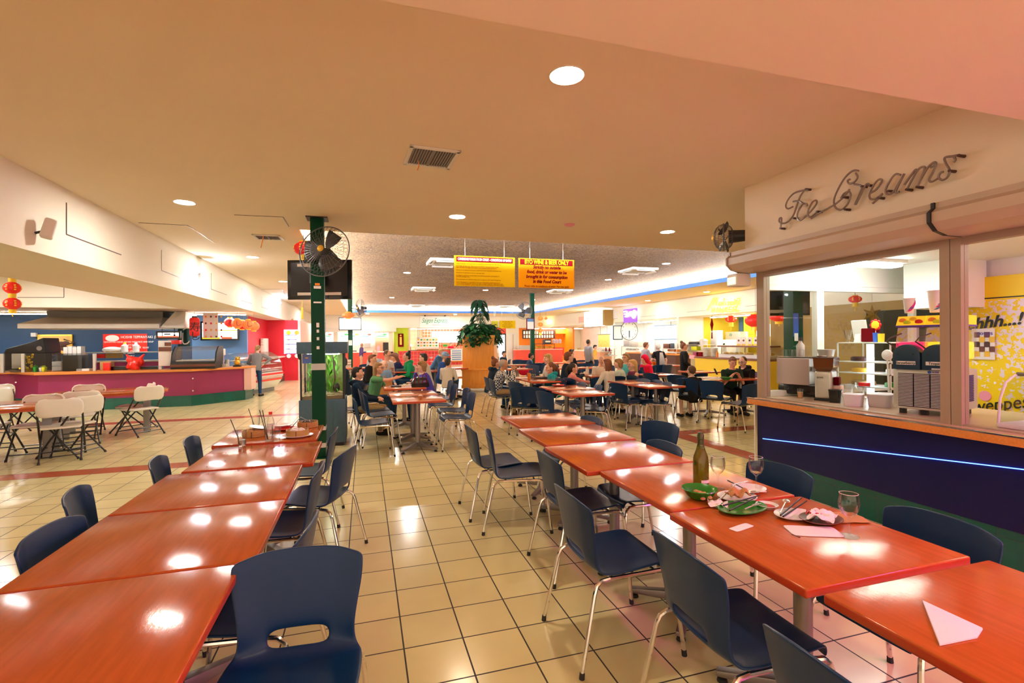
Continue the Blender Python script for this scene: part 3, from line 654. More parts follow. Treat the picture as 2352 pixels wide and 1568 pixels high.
put_fold(207, 910, 70, 'white folding chair seen edge on, close right of the largest folding chair')
put_fold(102, 907, 190, 'white folding chair behind the left oval table, facing us')
put_fold(187, 900, 32, 'white folding chair with its back to us between the two oval tables')
put_fold(205, 884, 195, 'white folding chair at the far side of the oval table by the counter, facing us')
put_fold(345, 888, 50, 'white folding chair at the counter oval table right end, front of the pair')
put_fold(349, 881, 95, 'white folding chair half hidden behind the right end folding chair')
put_fold(2, 892, -30, 'white folding chair cut by the left picture edge, back rest toward the counter')
put_fold(-6, 884, 200, 'white folding chair furthest left, just its top at the picture edge')
put_fold(-62, 918, 10, 'white folding chair at the left picture edge with only seat corner and dark legs showing')
# ------------------------------------------------------------------ green posts, fans, televisions
def post(x, y, top, label, w=.165, stickers=()):
    t = thing('steel_post', label, 'post', (x, y, 0))
    MB().mm((-w/2, -w/2, .012), (w/2, w/2, top)).build('shaft', 'post_green', t, world=False, bevel=.008)
    MB().mm((-w*.75, -w*.75, 0), (w*.75, w*.75, .012)).build('base_plate', 'post_green', t, world=False, smooth=False)
    MB().mm((-w*.8, -w*.8, top-.012), (w*.8, w*.8, top)).build('top_plate', 'dark', t, world=False, smooth=False)
    for z, h, ww, mm in stickers: MB().mm((-ww/2, -w/2-.003, z-h/2), (ww/2, -w/2-.0004, z+h/2)).build('sticker', mm, t, world=False, smooth=False)
    return t
P1 = post(-.585, 7.02, CE, 'dark green steel post beside the fish tank, wearing grey tape and stickers', .168,
          [(2.27, .035, .09, 'paper'), (2.31, .03, .06, 'orange'), (2.07, .02, .10, 'paper'), (1.77, .06, .035, 'paper'), (1.69, .04, .03, 'paper'), (1.59, .04, .03, 'paper'), (1.47, .04, .035, 'paper')])
def tape(t, z, h=.085, w=.168): MB().mm((-w/2-.002, -w/2-.002, z-h/2), (w/2+.002, w/2+.002, z+h/2)).build('tape', 'light_grey', t, world=False, smooth=False)
tape(P1, atY(735, 842, 6.94).z); tape(P1, atY(745, 983, 6.94).z, .05); tape(P1, atY(745, 1022, 6.94).z, .06)
p2 = atY(805, 800, 20.0); P2 = post(p2.x, 20.0, CE, 'green steel post far back behind the small white television', .17, [(atY(805, 787, 19.9).z, .2, .13, 'paper')])
p3 = atY(1223, 800, 20.0); P3 = post(p3.x, 20.0, RZ, 'green steel post far back beside the planter, notice hung on it', .17)
p4 = atD(1822, 760, 6.4); P4 = post(p4.x, p4.y, CE, 'green steel post seen through the kiosk windows, beside a television', .16, [])
MB().mm((-.084, -.083, atD(1822, 720, 6.4).z-.3), (.0, -.0805, atD(1822, 720, 6.4).z)).build('sticker', 'blue', P4, world=False, smooth=False)
MB().mm((-.07, -.084, 1.50), (-.01, -.0835, 1.60)).build('sticker', 'paper', P4, world=False, smooth=False)

mat('fan_blade', (.05, .05, .055), .4); mat('fan_wire', (.16, .16, .17), .35, .6)
def fan(loc, rz, tilt, label, post_off, r=.34):
    t = thing('caged_fan', label, 'fan', loc, rz, 'caged wall fans')
    T = Matrix.Rotation(tilt, 4, 'X')
    def circ(rad, y, n=40): return [Vector((rad*math.cos(2*math.pi*i/n), y, rad*math.sin(2*math.pi*i/n))) for i in range(n)]
    for nm, s in (('cage_front', -1), ('cage_rear', 1)):
        m = MB(); m.tube(circ(r, 0), .008 if s < 0 else .006, 6, True)
        for rad, y in ((r*.86, .055), (r*.66, .085), (r*.42, .10)): m.tube(circ(rad, s*y, 32), .0016, 4, True)
        for i in range(36):
            a = 2*math.pi*i/36; tw = .25
            pts = []
            for rad, y, q in ((r*.14, .105, tw), (r*.42, .10, tw*.7), (r*.7, .08, tw*.3), (r*.9, .05, .05), (r, 0, 0)): pts.append((rad*math.cos(a+q), s*y, rad*math.sin(a+q)))
            m.tube(pts, .0022, 4)
        m.xf(T).build(nm, 'fan_wire', t, world=False)
    for k in range(3):
        a = 2*math.pi*k/3 + .95; g = []
        for i in range(7):
            f = i/6; rad = .05+f*(r*.80-.05); wd = .05+.10*math.sin(min(1, f*1.15)*math.pi*.62); tw = .75-.35*f
            g.append([Vector((rad, wd*s*math.sin(tw)*.7, wd*s*math.cos(tw*.8) + .03*f)) for s in (-1, -.5, 0, .5, 1)])
        m = MB(); vs = [p for row in g for p in row]; m.add(vs, [(i*5+j, i*5+j+1, i*5+j+6, i*5+j+5) for i in range(6) for j in range(4)])
        m.xf(T @ Matrix.Rotation(-a, 4, 'Y')).build('blade', 'fan_blade', t, world=False, mods=[('SOLIDIFY', dict(thickness=.004))])
    MB().cyl((0, .05, 0), (0, .26, 0), .075, .06, 16).xf(T).build('motor', 'dark', t, world=False)
    MB().lathe([(.001, .022), (.03, .018), (.044, 0)], (0, 0, 0), 20).xf(T @ Matrix.Translation((0, -.105, 0)) @ Matrix.Rotation(R(90), 4, 'X')).build('hub_cap', 'gold', t, world=False)
    MB().tube([(0, .22, -.02), (0, .27, -.12), Vector(post_off)], .018, 8).build('bracket', 'dark', t, world=False)
    return t
fc = atD(745, 577, 6.33)
rzf = R(-24)
off = Matrix.Rotation(-rzf, 3, 'Z') @ (Vector((-.585, 6.93, fc.z-.1)) - fc)
fan(fc, rzf, R(-12), 'large caged wall fan on the near green post in front of the dark television', off)
f2 = atY(827, 707, 19.7); fan(f2, R(-62), 0, 'caged wall fan far back on the post above the small white television', Matrix.Rotation(R(62), 3, 'Z') @ (Vector((p2.x+.05, 19.95, f2.z)) - f2))
f3 = atY(1203, 713, 19.7); fan(f3, R(150), 0, 'caged wall fan far back, seen from behind next to the planter palm', Matrix.Rotation(R(-150), 3, 'Z') @ (Vector((p3.x-.05, 19.95, f3.z)) - f3), .36)
f4 = atX(1697, 539, 4.0); f4.x = 3.93; f4.y = 4.62
fan(f4, R(229), 0, 'caged wall fan seen edge-on at the far upper corner of the kiosk', Matrix.Rotation(R(-229), 3, 'Z') @ (Vector((4.06, 4.43, f4.z)) - f4), .15)
def tv(name, c, w, h, rz, label, face, lit=None, arm=None):     # screen looks along -Y before turning
    t = thing('television', label, 'television', c, rz)
    MB().mm((-w/2, -.02, -h/2), (w/2, .03, h/2)).build('housing', 'black_gloss', t, world=False, bevel=.008)
    if face: MB().mm((-w/2+.03, -.024, -h/2+.03), (w/2-.03, -.0205, h/2-.03)).build('screen', lit or 'screen', t, world=False, smooth=False)
    else:
        for s in (-1, 1): MB().mm((-w*.34, .031, s*h*.36-.022), (w*.34, .045, s*h*.36+.022)).build('mounting_rail', 'beige', t, world=False, bevel=.003)
        MB().mm((-w*.44, .031, -h*.42), (w*.44, .036, h*.43)).build('back_panel', 'black_gloss', t, world=False, smooth=False)
        for s in (-1, 1): MB().mm((s*w*.1-.03, .036, -h*.47), (s*w*.1+.03, .05, -h*.4)).build('speaker_box', 'dark', t, world=False, smooth=False)
    if arm: MB().mm((-.05, .03, -.08), (.05, arm, .08)).build('wall_arm', 'dark', t, world=False)
    return t
a, b = atD(655, 595, 7.42), atD(816, 690, 7.42); c = (a+b)/2
tv('t', c, .97, .60, R(180)-R(16.9), 'large dark television seen from behind, hung on the near green post', False, arm=.28)
a, b = atY(778, 729, 19.75), atY(830, 758, 19.75); tv('t', (a+b)/2, b.x-a.x, a.z-b.z, 0, 'small television with a white screen on the second green post', True, glow('screen_far', (1, 1, 1), 3.0), .17)
c = atD(1803, 690, 6.75)
tv('t', c, .62, .42, R(180)-R(25), 'dark television seen from behind through the kiosk window', False, arm=.2)
# framed notice on the third post, sign boards
a, b = atY(1209, 730, 19.8), atY(1227, 757, 19.8)
t = thing('notice_frame', 'white notice in a dark red frame hung on the far green post', 'notice', (a+b)/2)
MB().mm((a.x, 19.78, b.z), (b.x, 19.82, a.z)).build('frame', 'maroon', t, smooth=False); MB().mm((a.x+.03, 19.77, b.z+.03), (b.x-.03, 19.779, a.z-.03)).build('sheet', 'paper', t, smooth=False)
MB().mm((a.x+.03, 19.765, a.z-.16), (b.x-.03, 19.769, a.z-.03)).build('header', 'sky_blue', t, smooth=False)

def hang_sign(Y, x0, x1, z0, z1, label, m, rods, ztop, group):
    t = thing('hanging_sign', label, 'sign', ((x0+x1)/2, Y, z0), 0, group)
    MB().mm((x0, Y, z0), (x1, Y+.012, z1)).build('board', m, t, smooth=False)
    for x in rods: MB().cyl((x, Y+.006, z1), (x, Y+.006, ztop), .006, .006, 6).build('rod', 'chrome', t)
    return t
SY = 9.0
a, b = atY(1043, 586, SY), atY(1183, 659, SY); za, zb = 3.135, 2.565
g = 'yellow rule boards hung from the near ceiling'
t = hang_sign(SY, a.x, b.x, zb, za, 'yellow hanging board with the conditions of entry, left of the amber one', 'sign_yellow', (atY(1068, 570, SY).x, atY(1158, 570, SY).x), RZ, g)
w = b.x-a.x; cx = (a.x+b.x)/2
MB().mm((a.x+.04, SY-.004, za-.115), (b.x-.04, SY-.0005, za-.02)).build('header', 'maroon', t, smooth=False)
text('lettering', 'CAMBRIDGE FORUM FOOD COURT - CONDITIONS OF ENTRY', (cx, SY-.006, za-.067), .062, 'paper', t, sx=.60, off=.002)
lines = ['Tables & seatings in the Food Court are intended for use of Food Court Patrons only.', '', 'B.Y.O. Beer & Wine Only - Patrons are not allowed to bring soft drinks, bottled', 'water and other beverages from outside to be consumed in the Food Court.', '', 'Patrons are not allowed to bring any outside food to be consumed in the Food court.', '',
         'Patrons are not allowed to move or rearrange tables.', '', 'It is illegal for patrons to use the Food Court facilities, purely for consumption of', 'alcoholic beverages only.', '', 'No private parties are allowed without prior arrangement with Centre Management.', '',
         'Centre Management is responsible for the cost of cleaning & maintaining the Food', 'Court. Centre Management reserves the right to charge a facility fee of $25.00 per table', 'and / or to ask individuals / group to leave the Centre for any breach of the above policies.']
for i, l in enumerate(lines):
    if l: text('lettering', l, (a.x+.035, SY-.003, za-.148-.0248*i), .030, 'maroon', t, align='LEFT', sx=.84, ext=.0005)
a2, b2 = atY(1191, 591, SY), atY(1319, 664, SY)
t = hang_sign(SY, a2.x, b2.x, zb, za, 'amber hanging board reading BYO WINE & BEER ONLY', 'sign_amber', (atY(1217, 570, SY).x, atY(1293, 570, SY).x), RZ, g)
cx = (a2.x+b2.x)/2
MB().mm((a2.x+.03, SY-.004, za-.125), (b2.x-.03, SY-.0005, za-.015)).build('header', 'maroon', t, smooth=False)
text('lettering', 'BYO WINE & BEER ONLY', (cx, SY-.006, za-.071), .115, 'sign_yellow', t, sx=.72, off=.003)
for i, l in enumerate(('Strictly no outside', 'food, drink or water to be', 'brought in for consumption', 'in this Food Court')): text('lettering', l, (cx, SY-.003, za-.168-.093*i), .088, 'maroon', t, shear=.25, sx=.88, off=.0035)
text('lettering', 'Please refer to conditions of entry / fee may apply', (cx, SY-.003, zb+.03), .058, 'maroon', t, sx=.80)
YF = 27.5
for px0, py0, px1, py1, lab in ((1143, 737, 1156, 752, 'far hanging yellow-green board half hidden behind the planter leaves'), (1147, 736, 1184, 754, 'far hanging yellow rule board right of the planter palm')):
    a, b = atY(px0-(14 if px0 == 1143 else 0), py0, YF), atY(px1-(12 if px0 == 1143 else 0), py1, YF)
    t = hang_sign(YF, a.x, b.x, b.z, a.z, lab, 'lemon' if px0 == 1143 else 'sign_yellow', (a.x+.15, b.x-.15), RZ, 'yellow rule boards far back')
    for i in range(5): text('lettering', ('BYO WINE & BEER ONLY', 'Strictly no outside', 'food, drink or water to be', 'brought in for consumption', 'in this Food Court')[i] if px0 != 1143 else 'CONDITIONS OF ENTRY', ((a.x+b.x)/2, YF-.003, a.z-.07-.085*i), .075, 'maroon', t, sx=.75)

# ------------------------------------------------------------------ lanterns
mat('lantern_red', (.80, .012, .015), .4, emit=.08, ecol=(1, .05, .02)); mat('lantern_gold', (.95, .62, .03), .4, emit=.05, ecol=(1, .6, .02)); mat('lantern_orange', (.95, .16, .04), .4, emit=.35, ecol=(1, .15, .04))
def lantern_parts(t, c, r, h, m='lantern_red', tassel=.25, cap=True, gold=True):
    prof = [(r*.42, -h/2)] + [(r*max(.42, math.sqrt(max(0, 1-(z/(h/2*1.06))**2))), z) for z in [h/2*(-.92+.23*i) for i in range(9)]] + [(r*.42, h/2)]
    b = MB(); n = 24; b.lathe(prof, c, n)
    for i in range(len(b.v)):
        v = b.v[i]-c; a = math.atan2(v.y, v.x); k = 1+.035*math.cos(a*12); b.v[i] = c+Vector((v.x*k, v.y*k, v.z))
    b.build('paper_globe', m, t)
    if cap:
        for s in (-1, 1): MB().cyl(c+Vector((0, 0, s*h*.5)), c+Vector((0, 0, s*(h*.5+h*.10))), r*.44, r*.44, 14).build('collar', 'lantern_gold', t)
    if gold:
        m2 = MB()
        for k in range(6):
            a = k*math.pi/3 + .3
            for z in (-.2, .05, .28): m2.box(c+Vector((r*1.0*math.cos(a)*math.sqrt(1-(z*1.6)**2), r*1.0*math.sin(a)*math.sqrt(1-(z*1.6)**2), z*h*.8)), (.01, r*.22, h*.11), rz=a)
        m2.build('gilt_print', 'lantern_gold', t)
    if tassel:
        MB().cyl(c+Vector((0, 0, -h*.6)), c+Vector((0, 0, -h*.6-tassel*.45)), r*.40, r*.44, 12).build('fringe', 'lantern_gold', t)
        MB().cyl(c+Vector((0, 0, -h*.6-tassel*.45)), c+Vector((0, 0, -h*.6-tassel)), r*.05, r*.07, 6).build('tassel', 'lantern_gold', t)
def lantern(c, r, h, label, top, group='red lanterns', **k):
    t = thing('paper_lantern', label, 'lantern', c, 0, group); lantern_parts(t, Vector(c), r, h, **k)
    MB().cyl(Vector(c)+Vector((0, 0, h*.58)), Vector((c[0], c[1], top)), .004, .004, 5).build('cord', 'dark', t)
    return t
p = atD(28, 661, 8.2)
t = thing('lantern_string', 'string of three red and gold lanterns hanging at the left picture edge', 'lantern', p)
for i in range(3):
    cc = Vector((p.x, p.y, p.z + .265*(1-i))); lantern_parts(t, cc, .112, .19, tassel=.10 if i == 2 else 0)
    MB().cyl(cc+Vector((0, 0, .10)), cc+Vector((0, 0, .165)), .05, .05, 14).build('gold_band', 'lantern_gold', t)
MB().cyl(p+Vector((0, 0, .42)), (p.x, p.y, CE), .004, .004, 5).build('cord', 'dark', t)
lantern(atD(697, 571, 7.5), .14, .20, 'red and gold lantern left of the large fan, above the television', CE, tassel=.18)
lantern(atY(800, 724, 19.0), .22, .22, 'small orange lantern glowing above the small white television', CE, m='lantern_orange', tassel=0, gold=False)
p = atD(694, 706, 11); solo(MB().cyl(p, p-Vector((0, 0, .25)), .02, .03, 8).cyl(p, Vector((p.x, p.y, CE)), .004, .004, 5), 'hanging_tassel', 'lantern_gold', 'yellow tassel hanging just left of the near green post', 'tassel')
p = atY(1241, 745, 26)
t = thing('lantern_string', 'string of three orange-red lanterns in front of the orange stall', 'lantern', p)
for i in range(3): lantern_parts(t, p+Vector((0, 0, .34*(1-i))), .17, .22, m='lantern_orange', tassel=.3 if i == 2 else 0)
MB().cyl(p+Vector((0, 0, .45)), (p.x, p.y, RZ), .005, .005, 5).build('cord', 'dark', t)
lantern(atY(1254, 731, 27), .10, .14, 'tiny orange lantern right of the three lantern string', RZ, m='lantern_orange', tassel=0, gold=False)
lantern(atX(1679, 733, 13.2), .20, .24, 'red lantern with gold tassel hanging in the yellow hawker stall', 2.5, tassel=.28)
lantern(atX(1735, 736, 11.6), .30, .38, 'large plain red lantern beside the kiosk window frame', CE, tassel=.2, gold=False)
lantern(atY(1964, 687, 6.2), .095, .115, 'red and gold lantern seen through the kiosk back window', CE, tassel=.13)
lantern(atD(1789, 728, 12.5), .22, .22, 'plain red lantern seen through the kiosk under the television', CE, tassel=.1, gold=False)

# ------------------------------------------------------------------ fish tank
X0, X1, Y0, Y1 = -.92, -.27, 7.70, 8.30
t = thing('fish_tank', 'tall fish tank with blue-grey cabinet and hood behind the near green post', 'fish tank', ((X0+X1)/2, (Y0+Y1)/2, 0))
zc, zg, zt = atY(735, 918, 7.7).z, atY(735, 812, 7.7).z, atY(735, 785, 7.7).z
MB().mm((X0, Y0, .05), (X1, Y1, zc)).build('cabinet', 'tank_blue', t, bevel=.006)
MB().mm((X0+.03, Y0+.03, 0), (X1-.03, Y1-.03, .05)).build('plinth', 'dark', t, smooth=False)
MB().mm((X1-.17, Y0-.012, .06), (X1-.003, Y0-.0005, zc-.01)).build('door', 'tank_blue', t, bevel=.003)
MB().mm((X0-.02, Y0-.02, zg), (X1+.03, Y1+.02, zt)).build('hood', 'tank_blue', t, bevel=.006)
for sx, sy in ((X0+.03, Y0+.03), (X1-.03, Y0+.03), (X0+.03, Y1-.03), (X1-.03, Y1-.03)): MB().mm((sx-.012, sy-.012, zc), (sx+.012, sy+.012, zg)).build('corner_post', 'dark', t, smooth=False)
gl = MB()
gl.mm((X0+.03, Y0+.025, zc), (X1-.03, Y0+.03, zg)).mm((X1-.035, Y0+.03, zc), (X1-.03, Y1-.03, zg)).mm((X0+.03, Y0+.03, zc), (X0+.035, Y1-.03, zg)).mm((X0+.03, Y1-.03, zc), (X1-.03, Y1-.025, zg))
gl.build('glass_wall', 'clear', t, smooth=False)
mat('gravel', (.30, .22, .12), .9, noise=.5, nscale=90)
gv = MB(); N = 10
gv.mm((X0+.04, Y0+.035, zc+.002), (X1-.04, Y1-.035, zc+.05)); 
for i in range(26): gv.ell((random.uniform(X0+.08, X1-.08), random.uniform(Y0+.06, Y1-.08), zc+.05), (random.uniform(.03, .09), random.uniform(.03, .06), random.uniform(.02, .05)), 8, 5)
tag_g = gv.build('gravel_bed', 'gravel', t); tag_g['kind'] = 'stuff'
mat('weed', (.10, .42, .02), .5, noise=.4, nscale=20, emit=.0); mat('weed_dark', (.05, .14, .02), .6, noise=.5, nscale=20)
wd, wk = MB(), MB()
for i in range(150):
    m_ = wd if i % 3 else wk; x = random.uniform(X0+.1, X1-.1); y = random.uniform(Y0+.1, Y1-.08); z = random.uniform(zc+.06, zg-.1); L = random.uniform(.08, .2); a = random.uniform(0, 6.28); b_ = random.uniform(-.6, .6)
    q = Vector((math.cos(a)*math.sin(b_), math.sin(a)*math.sin(b_), math.cos(b_))); s_ = q.orthogonal().normalized()*random.uniform(.008, .02); p = Vector((x, y, z))
    m_.add([p, p+q*L*.5+s_, p+q*L, p+q*L*.5-s_], [(0, 1, 2, 3)])
wd.build('water_plants', 'weed', t)['kind'] = 'stuff'; wk.build('water_plants', 'weed_dark', t)['kind'] = 'stuff'
MB().tube([(X1-.18, Y0+.25, zc+.1), (X1-.16, Y0+.22, zc+.3), (X1-.19, Y0+.24, zg)], .014, 7).build('driftwood', 'dark_brown', t)
MB().ell((X1-.14, Y0+.2, zc+.16), (.05, .02, .07), 12, 8).build('dark_fish', 'dark', t)
MB().mm((X0+.05, Y0+.03, zg-.14), (X0+.25, Y0+.036, zg-.005)).build('picture_card', 'blue', t, smooth=False)
for dx in (.04, .13): MB().ell((X0+.07+dx, Y0+.028, zg-.06), (.025, .002, .009), 10, 6).build('printed_fish', 'yellow', t)
MB().mm((X0+.05, Y1-.05, zc+.03), (X1-.05, Y1-.04, zg-.02)).build('back_panel', mat('moss', (.09, .13, .015), .8, noise=.6, nscale=14), t, smooth=False)
MB().mm((X0+.1, Y0+.2, zg-.02), (X1-.1, Y1-.2, zg-.006)).build('tank_lamp', glow('tank_lamp', (.9, 1, .75), 16), t, smooth=False)
# person is not reflected here; planter of pine boards with palm and trailing plant
px_, py_ = 3.46, 14.85
t = thing('planter_box', 'tall pine planter box on castors with a moulded band round its middle', 'planter', (px_, py_, 0), R(-20))
hw = .50; zm, zt = .64, 1.70
MB().mm((-hw, -hw, .10), (hw, hw, zm)).build('lower_case', 'wood_orange', t, world=False, bevel=.006)
MB().mm((-hw-.025, -hw-.025, zm), (hw+.025, hw+.025, zm+.05)).build('moulding', 'wood_orange', t, world=False, bevel=.012)
MB().mm((-hw-.02, -hw-.02, .10), (hw+.02, hw+.02, .20)).build('skirting_board', 'wood_orange', t, world=False, bevel=.008)
MB().mm((-hw+.02, -hw+.02, zm+.05), (hw-.02, hw-.02, zt-.1)).build('upper_case', 'wood_orange', t, world=False, bevel=.006)
MB().loft([[Vector((sx*(hw-.02+e), sy*(hw-.02+e), z)) for sx, sy in ((-1, -1), (1, -1), (1, 1), (-1, 1))] for z, e in ((zt-.1, 0), (zt-.06, .02), (zt-.05, .03), (zt, .03))]).build('cornice', 'wood_orange', t, world=False)
for sx in (-1, 1):
    for sy in (-1, 1):
        q = MB().cyl((sx*(hw-.1)-.02, sy*(hw-.08), .05), (sx*(hw-.1)+.02, sy*(hw-.08), .05), .05, .05, 14).build('castor', 'dark', t, world=False)
        MB().mm((sx*(hw-.1)-.03, sy*(hw-.08)-.02, .05), (sx*(hw-.1)+.03, sy*(hw-.08)+.02, .10)).build('castor_fork', 'dull_metal', q, world=False)
def leaf_quad(m, p, d, L, wd, droop=.3):
    d = d.normalized(); s = d.cross(Vector((0, 0, 1))); s = s.normalized() if s.length > 1e-4 else Vector((1, 0, 0)); dn = Vector((0, 0, -droop*L))
    a, b, c_, e = p, p+d*L*.35+s*wd+dn*.1, p+d*L*.75+s*wd*.6+dn*.5, p+d*L+dn
    m.add([a, b, c_, e, p+d*L*.75-s*wd*.6+dn*.5, p+d*L*.35-s*wd+dn*.1, p+d*L*.5+dn*.15+Vector((0, 0, -wd*.3))], [(0, 1, 6), (1, 2, 6), (2, 3, 6), (3, 4, 6), (4, 5, 6), (5, 0, 6)])
t2 = thing('ivy_plant', 'bushy trailing green plant spilling over the top of the pine planter', 'plant', (px_, py_, zt))
m1, m2, st = MB(), MB(), MB()
for i in range(1150):
    a = random.uniform(0, 6.28); rr = .22+.36*random.random()**.6; over = rr > .5
    z = zt + (random.uniform(-.03, .34) if rr < .42 else random.uniform(-.36, .26)*random.random()**.4)
    p = Vector((px_+rr*math.cos(a)*1.1, py_+rr*math.sin(a)*1.1, z+.02)); d = Vector((math.cos(a)+random.uniform(-1, 1), math.sin(a)+random.uniform(-1, 1), random.uniform(-.9, .7)))
    leaf_quad(m1 if i % 2 else m2, p, d, random.uniform(.10, .18), random.uniform(.04, .06), random.uniform(.1, .7))
for i in range(22):
    a = 6.28*i/22; st.tube([(px_, py_, zt-.02), (px_+.3*math.cos(a), py_+.3*math.sin(a), zt+.14), (px_+.62*math.cos(a), py_+.62*math.sin(a), zt+.05), (px_+.66*math.cos(a), py_+.66*math.sin(a), zt-.2*random.random())], .006, 4)
m1.build('leaves', 'leaf', t2)['kind'] = 'stuff'; m2.build('leaves', 'leaf_dark', t2)['kind'] = 'stuff'; st.build('stems', 'leaf_dark', t2)
t3 = thing('palm_plant', 'slender feathery palm rising from the pine planter to the ceiling', 'plant', (px_, py_, zt))
tr, fr = MB(), MB(); tr.tube([(px_, py_, zt), (px_+.03, py_, zt+.5), (px_-.02, py_, zt+1.05)], [.018, .014, .008], 7)
for lv, (z0, n, L) in enumerate(((.30, 5, .52), (.46, 3, .44), (.60, 4, .36), (.74, 4, .30), (.86, 5, .30), (.97, 6, .28), (1.05, 6, .26))):
    for k in range(n):
        a = 6.28*k/n + lv*.7 + random.uniform(-.5, .5); up = random.uniform(.5, 1.1); L *= random.uniform(.85, 1.1); d = Vector((math.cos(a), math.sin(a), 0)); base = Vector((px_, py_, zt+z0)); pts = []
        for i in range(8):
            f = i/7; pts.append(base + d*L*f*.9 + Vector((0, 0, up*L*f - 1.1*L*f*f)))
        fr.tube(pts, .004, 3)
        for i in range(1, 8):
            for s in (-1, 1):
                q = (pts[i]-pts[i-1]).normalized(); side = d.cross(Vector((0, 0, 1)))*s
                leaf_quad(fr, pts[i], side*.8+q*.7+Vector((0, 0, -.25)), .22*(1-.5*abs(i-4)/4), .018, .4); leaf_quad(fr, (pts[i]+pts[i-1])/2, side*.7+q*.6+Vector((0, 0, .1)), .19*(1-.5*abs(i-4)/4), .016, .4)
tr.build('trunk', 'dark_brown', t3); fr.build('fronds', 'leaf_dark', t3)['kind'] = 'stuff'
# wooden stools beside the planter
ws = thing('bar_stool', 'tall slim wooden stool standing left of the pine planter', 'stool', atZ(1045, 892, 0))
b = WLOC(ws)
MB().mm((b.x-.22, b.y-.2, .86), (b.x+.45, b.y+.2, .90)).build('seat', 'counter_wood', ws, bevel=.008)
for sx, sy in ((-.18, -.16), (.4, -.16), (-.18, .16), (.4, .16)): MB().mm((b.x+sx-.025, b.y+sy-.025, 0), (b.x+sx+.025, b.y+sy+.025, .86)).build('leg', 'counter_wood', ws, smooth=False)
for sy in (-.16, .16): MB().mm((b.x-.16, b.y+sy-.015, .33), (b.x+.38, b.y+sy+.015, .37)).build('rung', 'counter_wood', ws, smooth=False)
# ------------------------------------------------------------------ left: grill stall and sushi stall
HC = .90
pts = [(-14.5, 14.75), (-8.1, 14.75), (-7.15, 13.80), (-4.09, 13.80), (-3.10, 14.76), (-3.0, 15.25), (-3.75, 15.25), (-4.4, 14.65), (-7.0, 14.65), (-8.0, 15.5), (-14.5, 15.5)]
def grow(P, d):
    out = []; c = (sum(p[0] for p in P)/len(P), sum(p[1] for p in P)/len(P))
    n = len(P)
    for i in range(n):
        a, b, e = Vector((*P[i-1], 0)), Vector((*P[i], 0)), Vector((*P[(i+1) % n], 0))
        n1 = Vector(((b-a).y, -(b-a).x, 0)).normalized(); n2 = Vector(((e-b).y, -(e-b).x, 0)).normalized(); k = (n1+n2); k = k/max(.4, k.dot(n1)); out.append((b.x+k.x*d, b.y+k.y*d))
    return out
ctr = thing('service_counter', 'long magenta counter with wooden top and green tiled kickboard on the left', 'counter', (-6.5, 14.2, 0))
MB().prism(grow(pts, -.02), .26, HC-.05).build('front_panel', 'magenta', ctr, smooth=False)
MB().prism(pts, 0, .26).build('tiled_kickboard', 'counter_tile', ctr, smooth=False)
MB().prism(grow(pts, .06), HC-.05, HC).build('worktop', 'counter_wood', ctr, bevel=.008)
MB().mm((-3.12, 14.74, .27), (-2.94, 15.3, HC-.055)).build('end_panel', 'pink_wall', ctr, smooth=False)
for px, py in ((36, 878), (443, 869), (443, 897)): q = atY(px, py, 13.78); MB().ell(q, (.018, .01, .018), 8, 6).build('fixing_cap', 'white', ctr)
# lights of the left stalls, under the bulkhead
for x, y, L, lab in ((-9.6, 16.6, 3.0, 'strip light over the grill behind the steel hood'), (-6.2, 16.9, 1.6, 'strip light over the sushi stall screens'), (-4.2, 16.4, 1.6, 'strip light over the sushi stall display'), (-4.6, 20, 1.4, 'strip light over the red stall')):
    t = thing('strip_light', lab, 'ceiling light', (x, y, HB), 0, 'strip lights of the left stalls')
    MB().mm((-L/2, -.06, -.04), (L/2, .06, 0)).build('housing', 'white', t, world=False, smooth=False); MB().mm((-L/2+.02, -.05, -.06), (L/2-.02, .05, -.041)).build('diffuser', 'strip', t, world=False, smooth=False)
# steel hood
a, b = atY(40, 754, 15.3), atY(366, 757, 15.3); zt = HB-.005; zb = a.z
hd = thing('extractor_hood', 'long stainless steel extractor hood over the grill', 'extractor hood', ((a.x+b.x)/2, 16, zb))
d = 1.5
lo = [(a.x, 15.3), (b.x, 15.3), (b.x, 15.3+d), (a.x, 15.3+d)]; inn = [(a.x+.32, 15.85), (b.x-.1, 15.85), (b.x-.1, 15.3+d), (a.x+.32, 15.3+d)]
MB().loft([[Vector((x, y, zb+.12)) for x, y in lo], [Vector((x, y, zt-.16)) for x, y in inn]]).build('canopy', 'hood_steel', hd, smooth=False)
MB().loft([[Vector((x, y, zb)) for x, y in lo], [Vector((x, y, zb+.12)) for x, y in lo]]).build('rim', 'hood_steel', hd, smooth=False)
MB().loft([[Vector((x, y, zt-.16)) for x, y in inn], [Vector((x, y, zt)) for x, y in inn]]).build('collar', 'grey', hd, smooth=False)
q0 = b.x+.02
solo(MB().loft([[Vector((q0, 15.3, zb+.02)), Vector((q0+.55, 15.35, zb+.02)), Vector((q0+.55, 16.6, zb+.02)), Vector((q0, 16.6, zb+.02))], [Vector((q0+.22, 15.7, zt)), Vector((q0+.48, 15.7, zt)), Vector((q0+.48, 16.6, zt)), Vector((q0+.22, 16.6, zt))]]), 'hood_end', 'wall_pure', 'sloping right end of the steel extractor hood, its light put in as white', 'extractor hood', smooth=False)  # lit end face of the hood, brightness put into a white colour
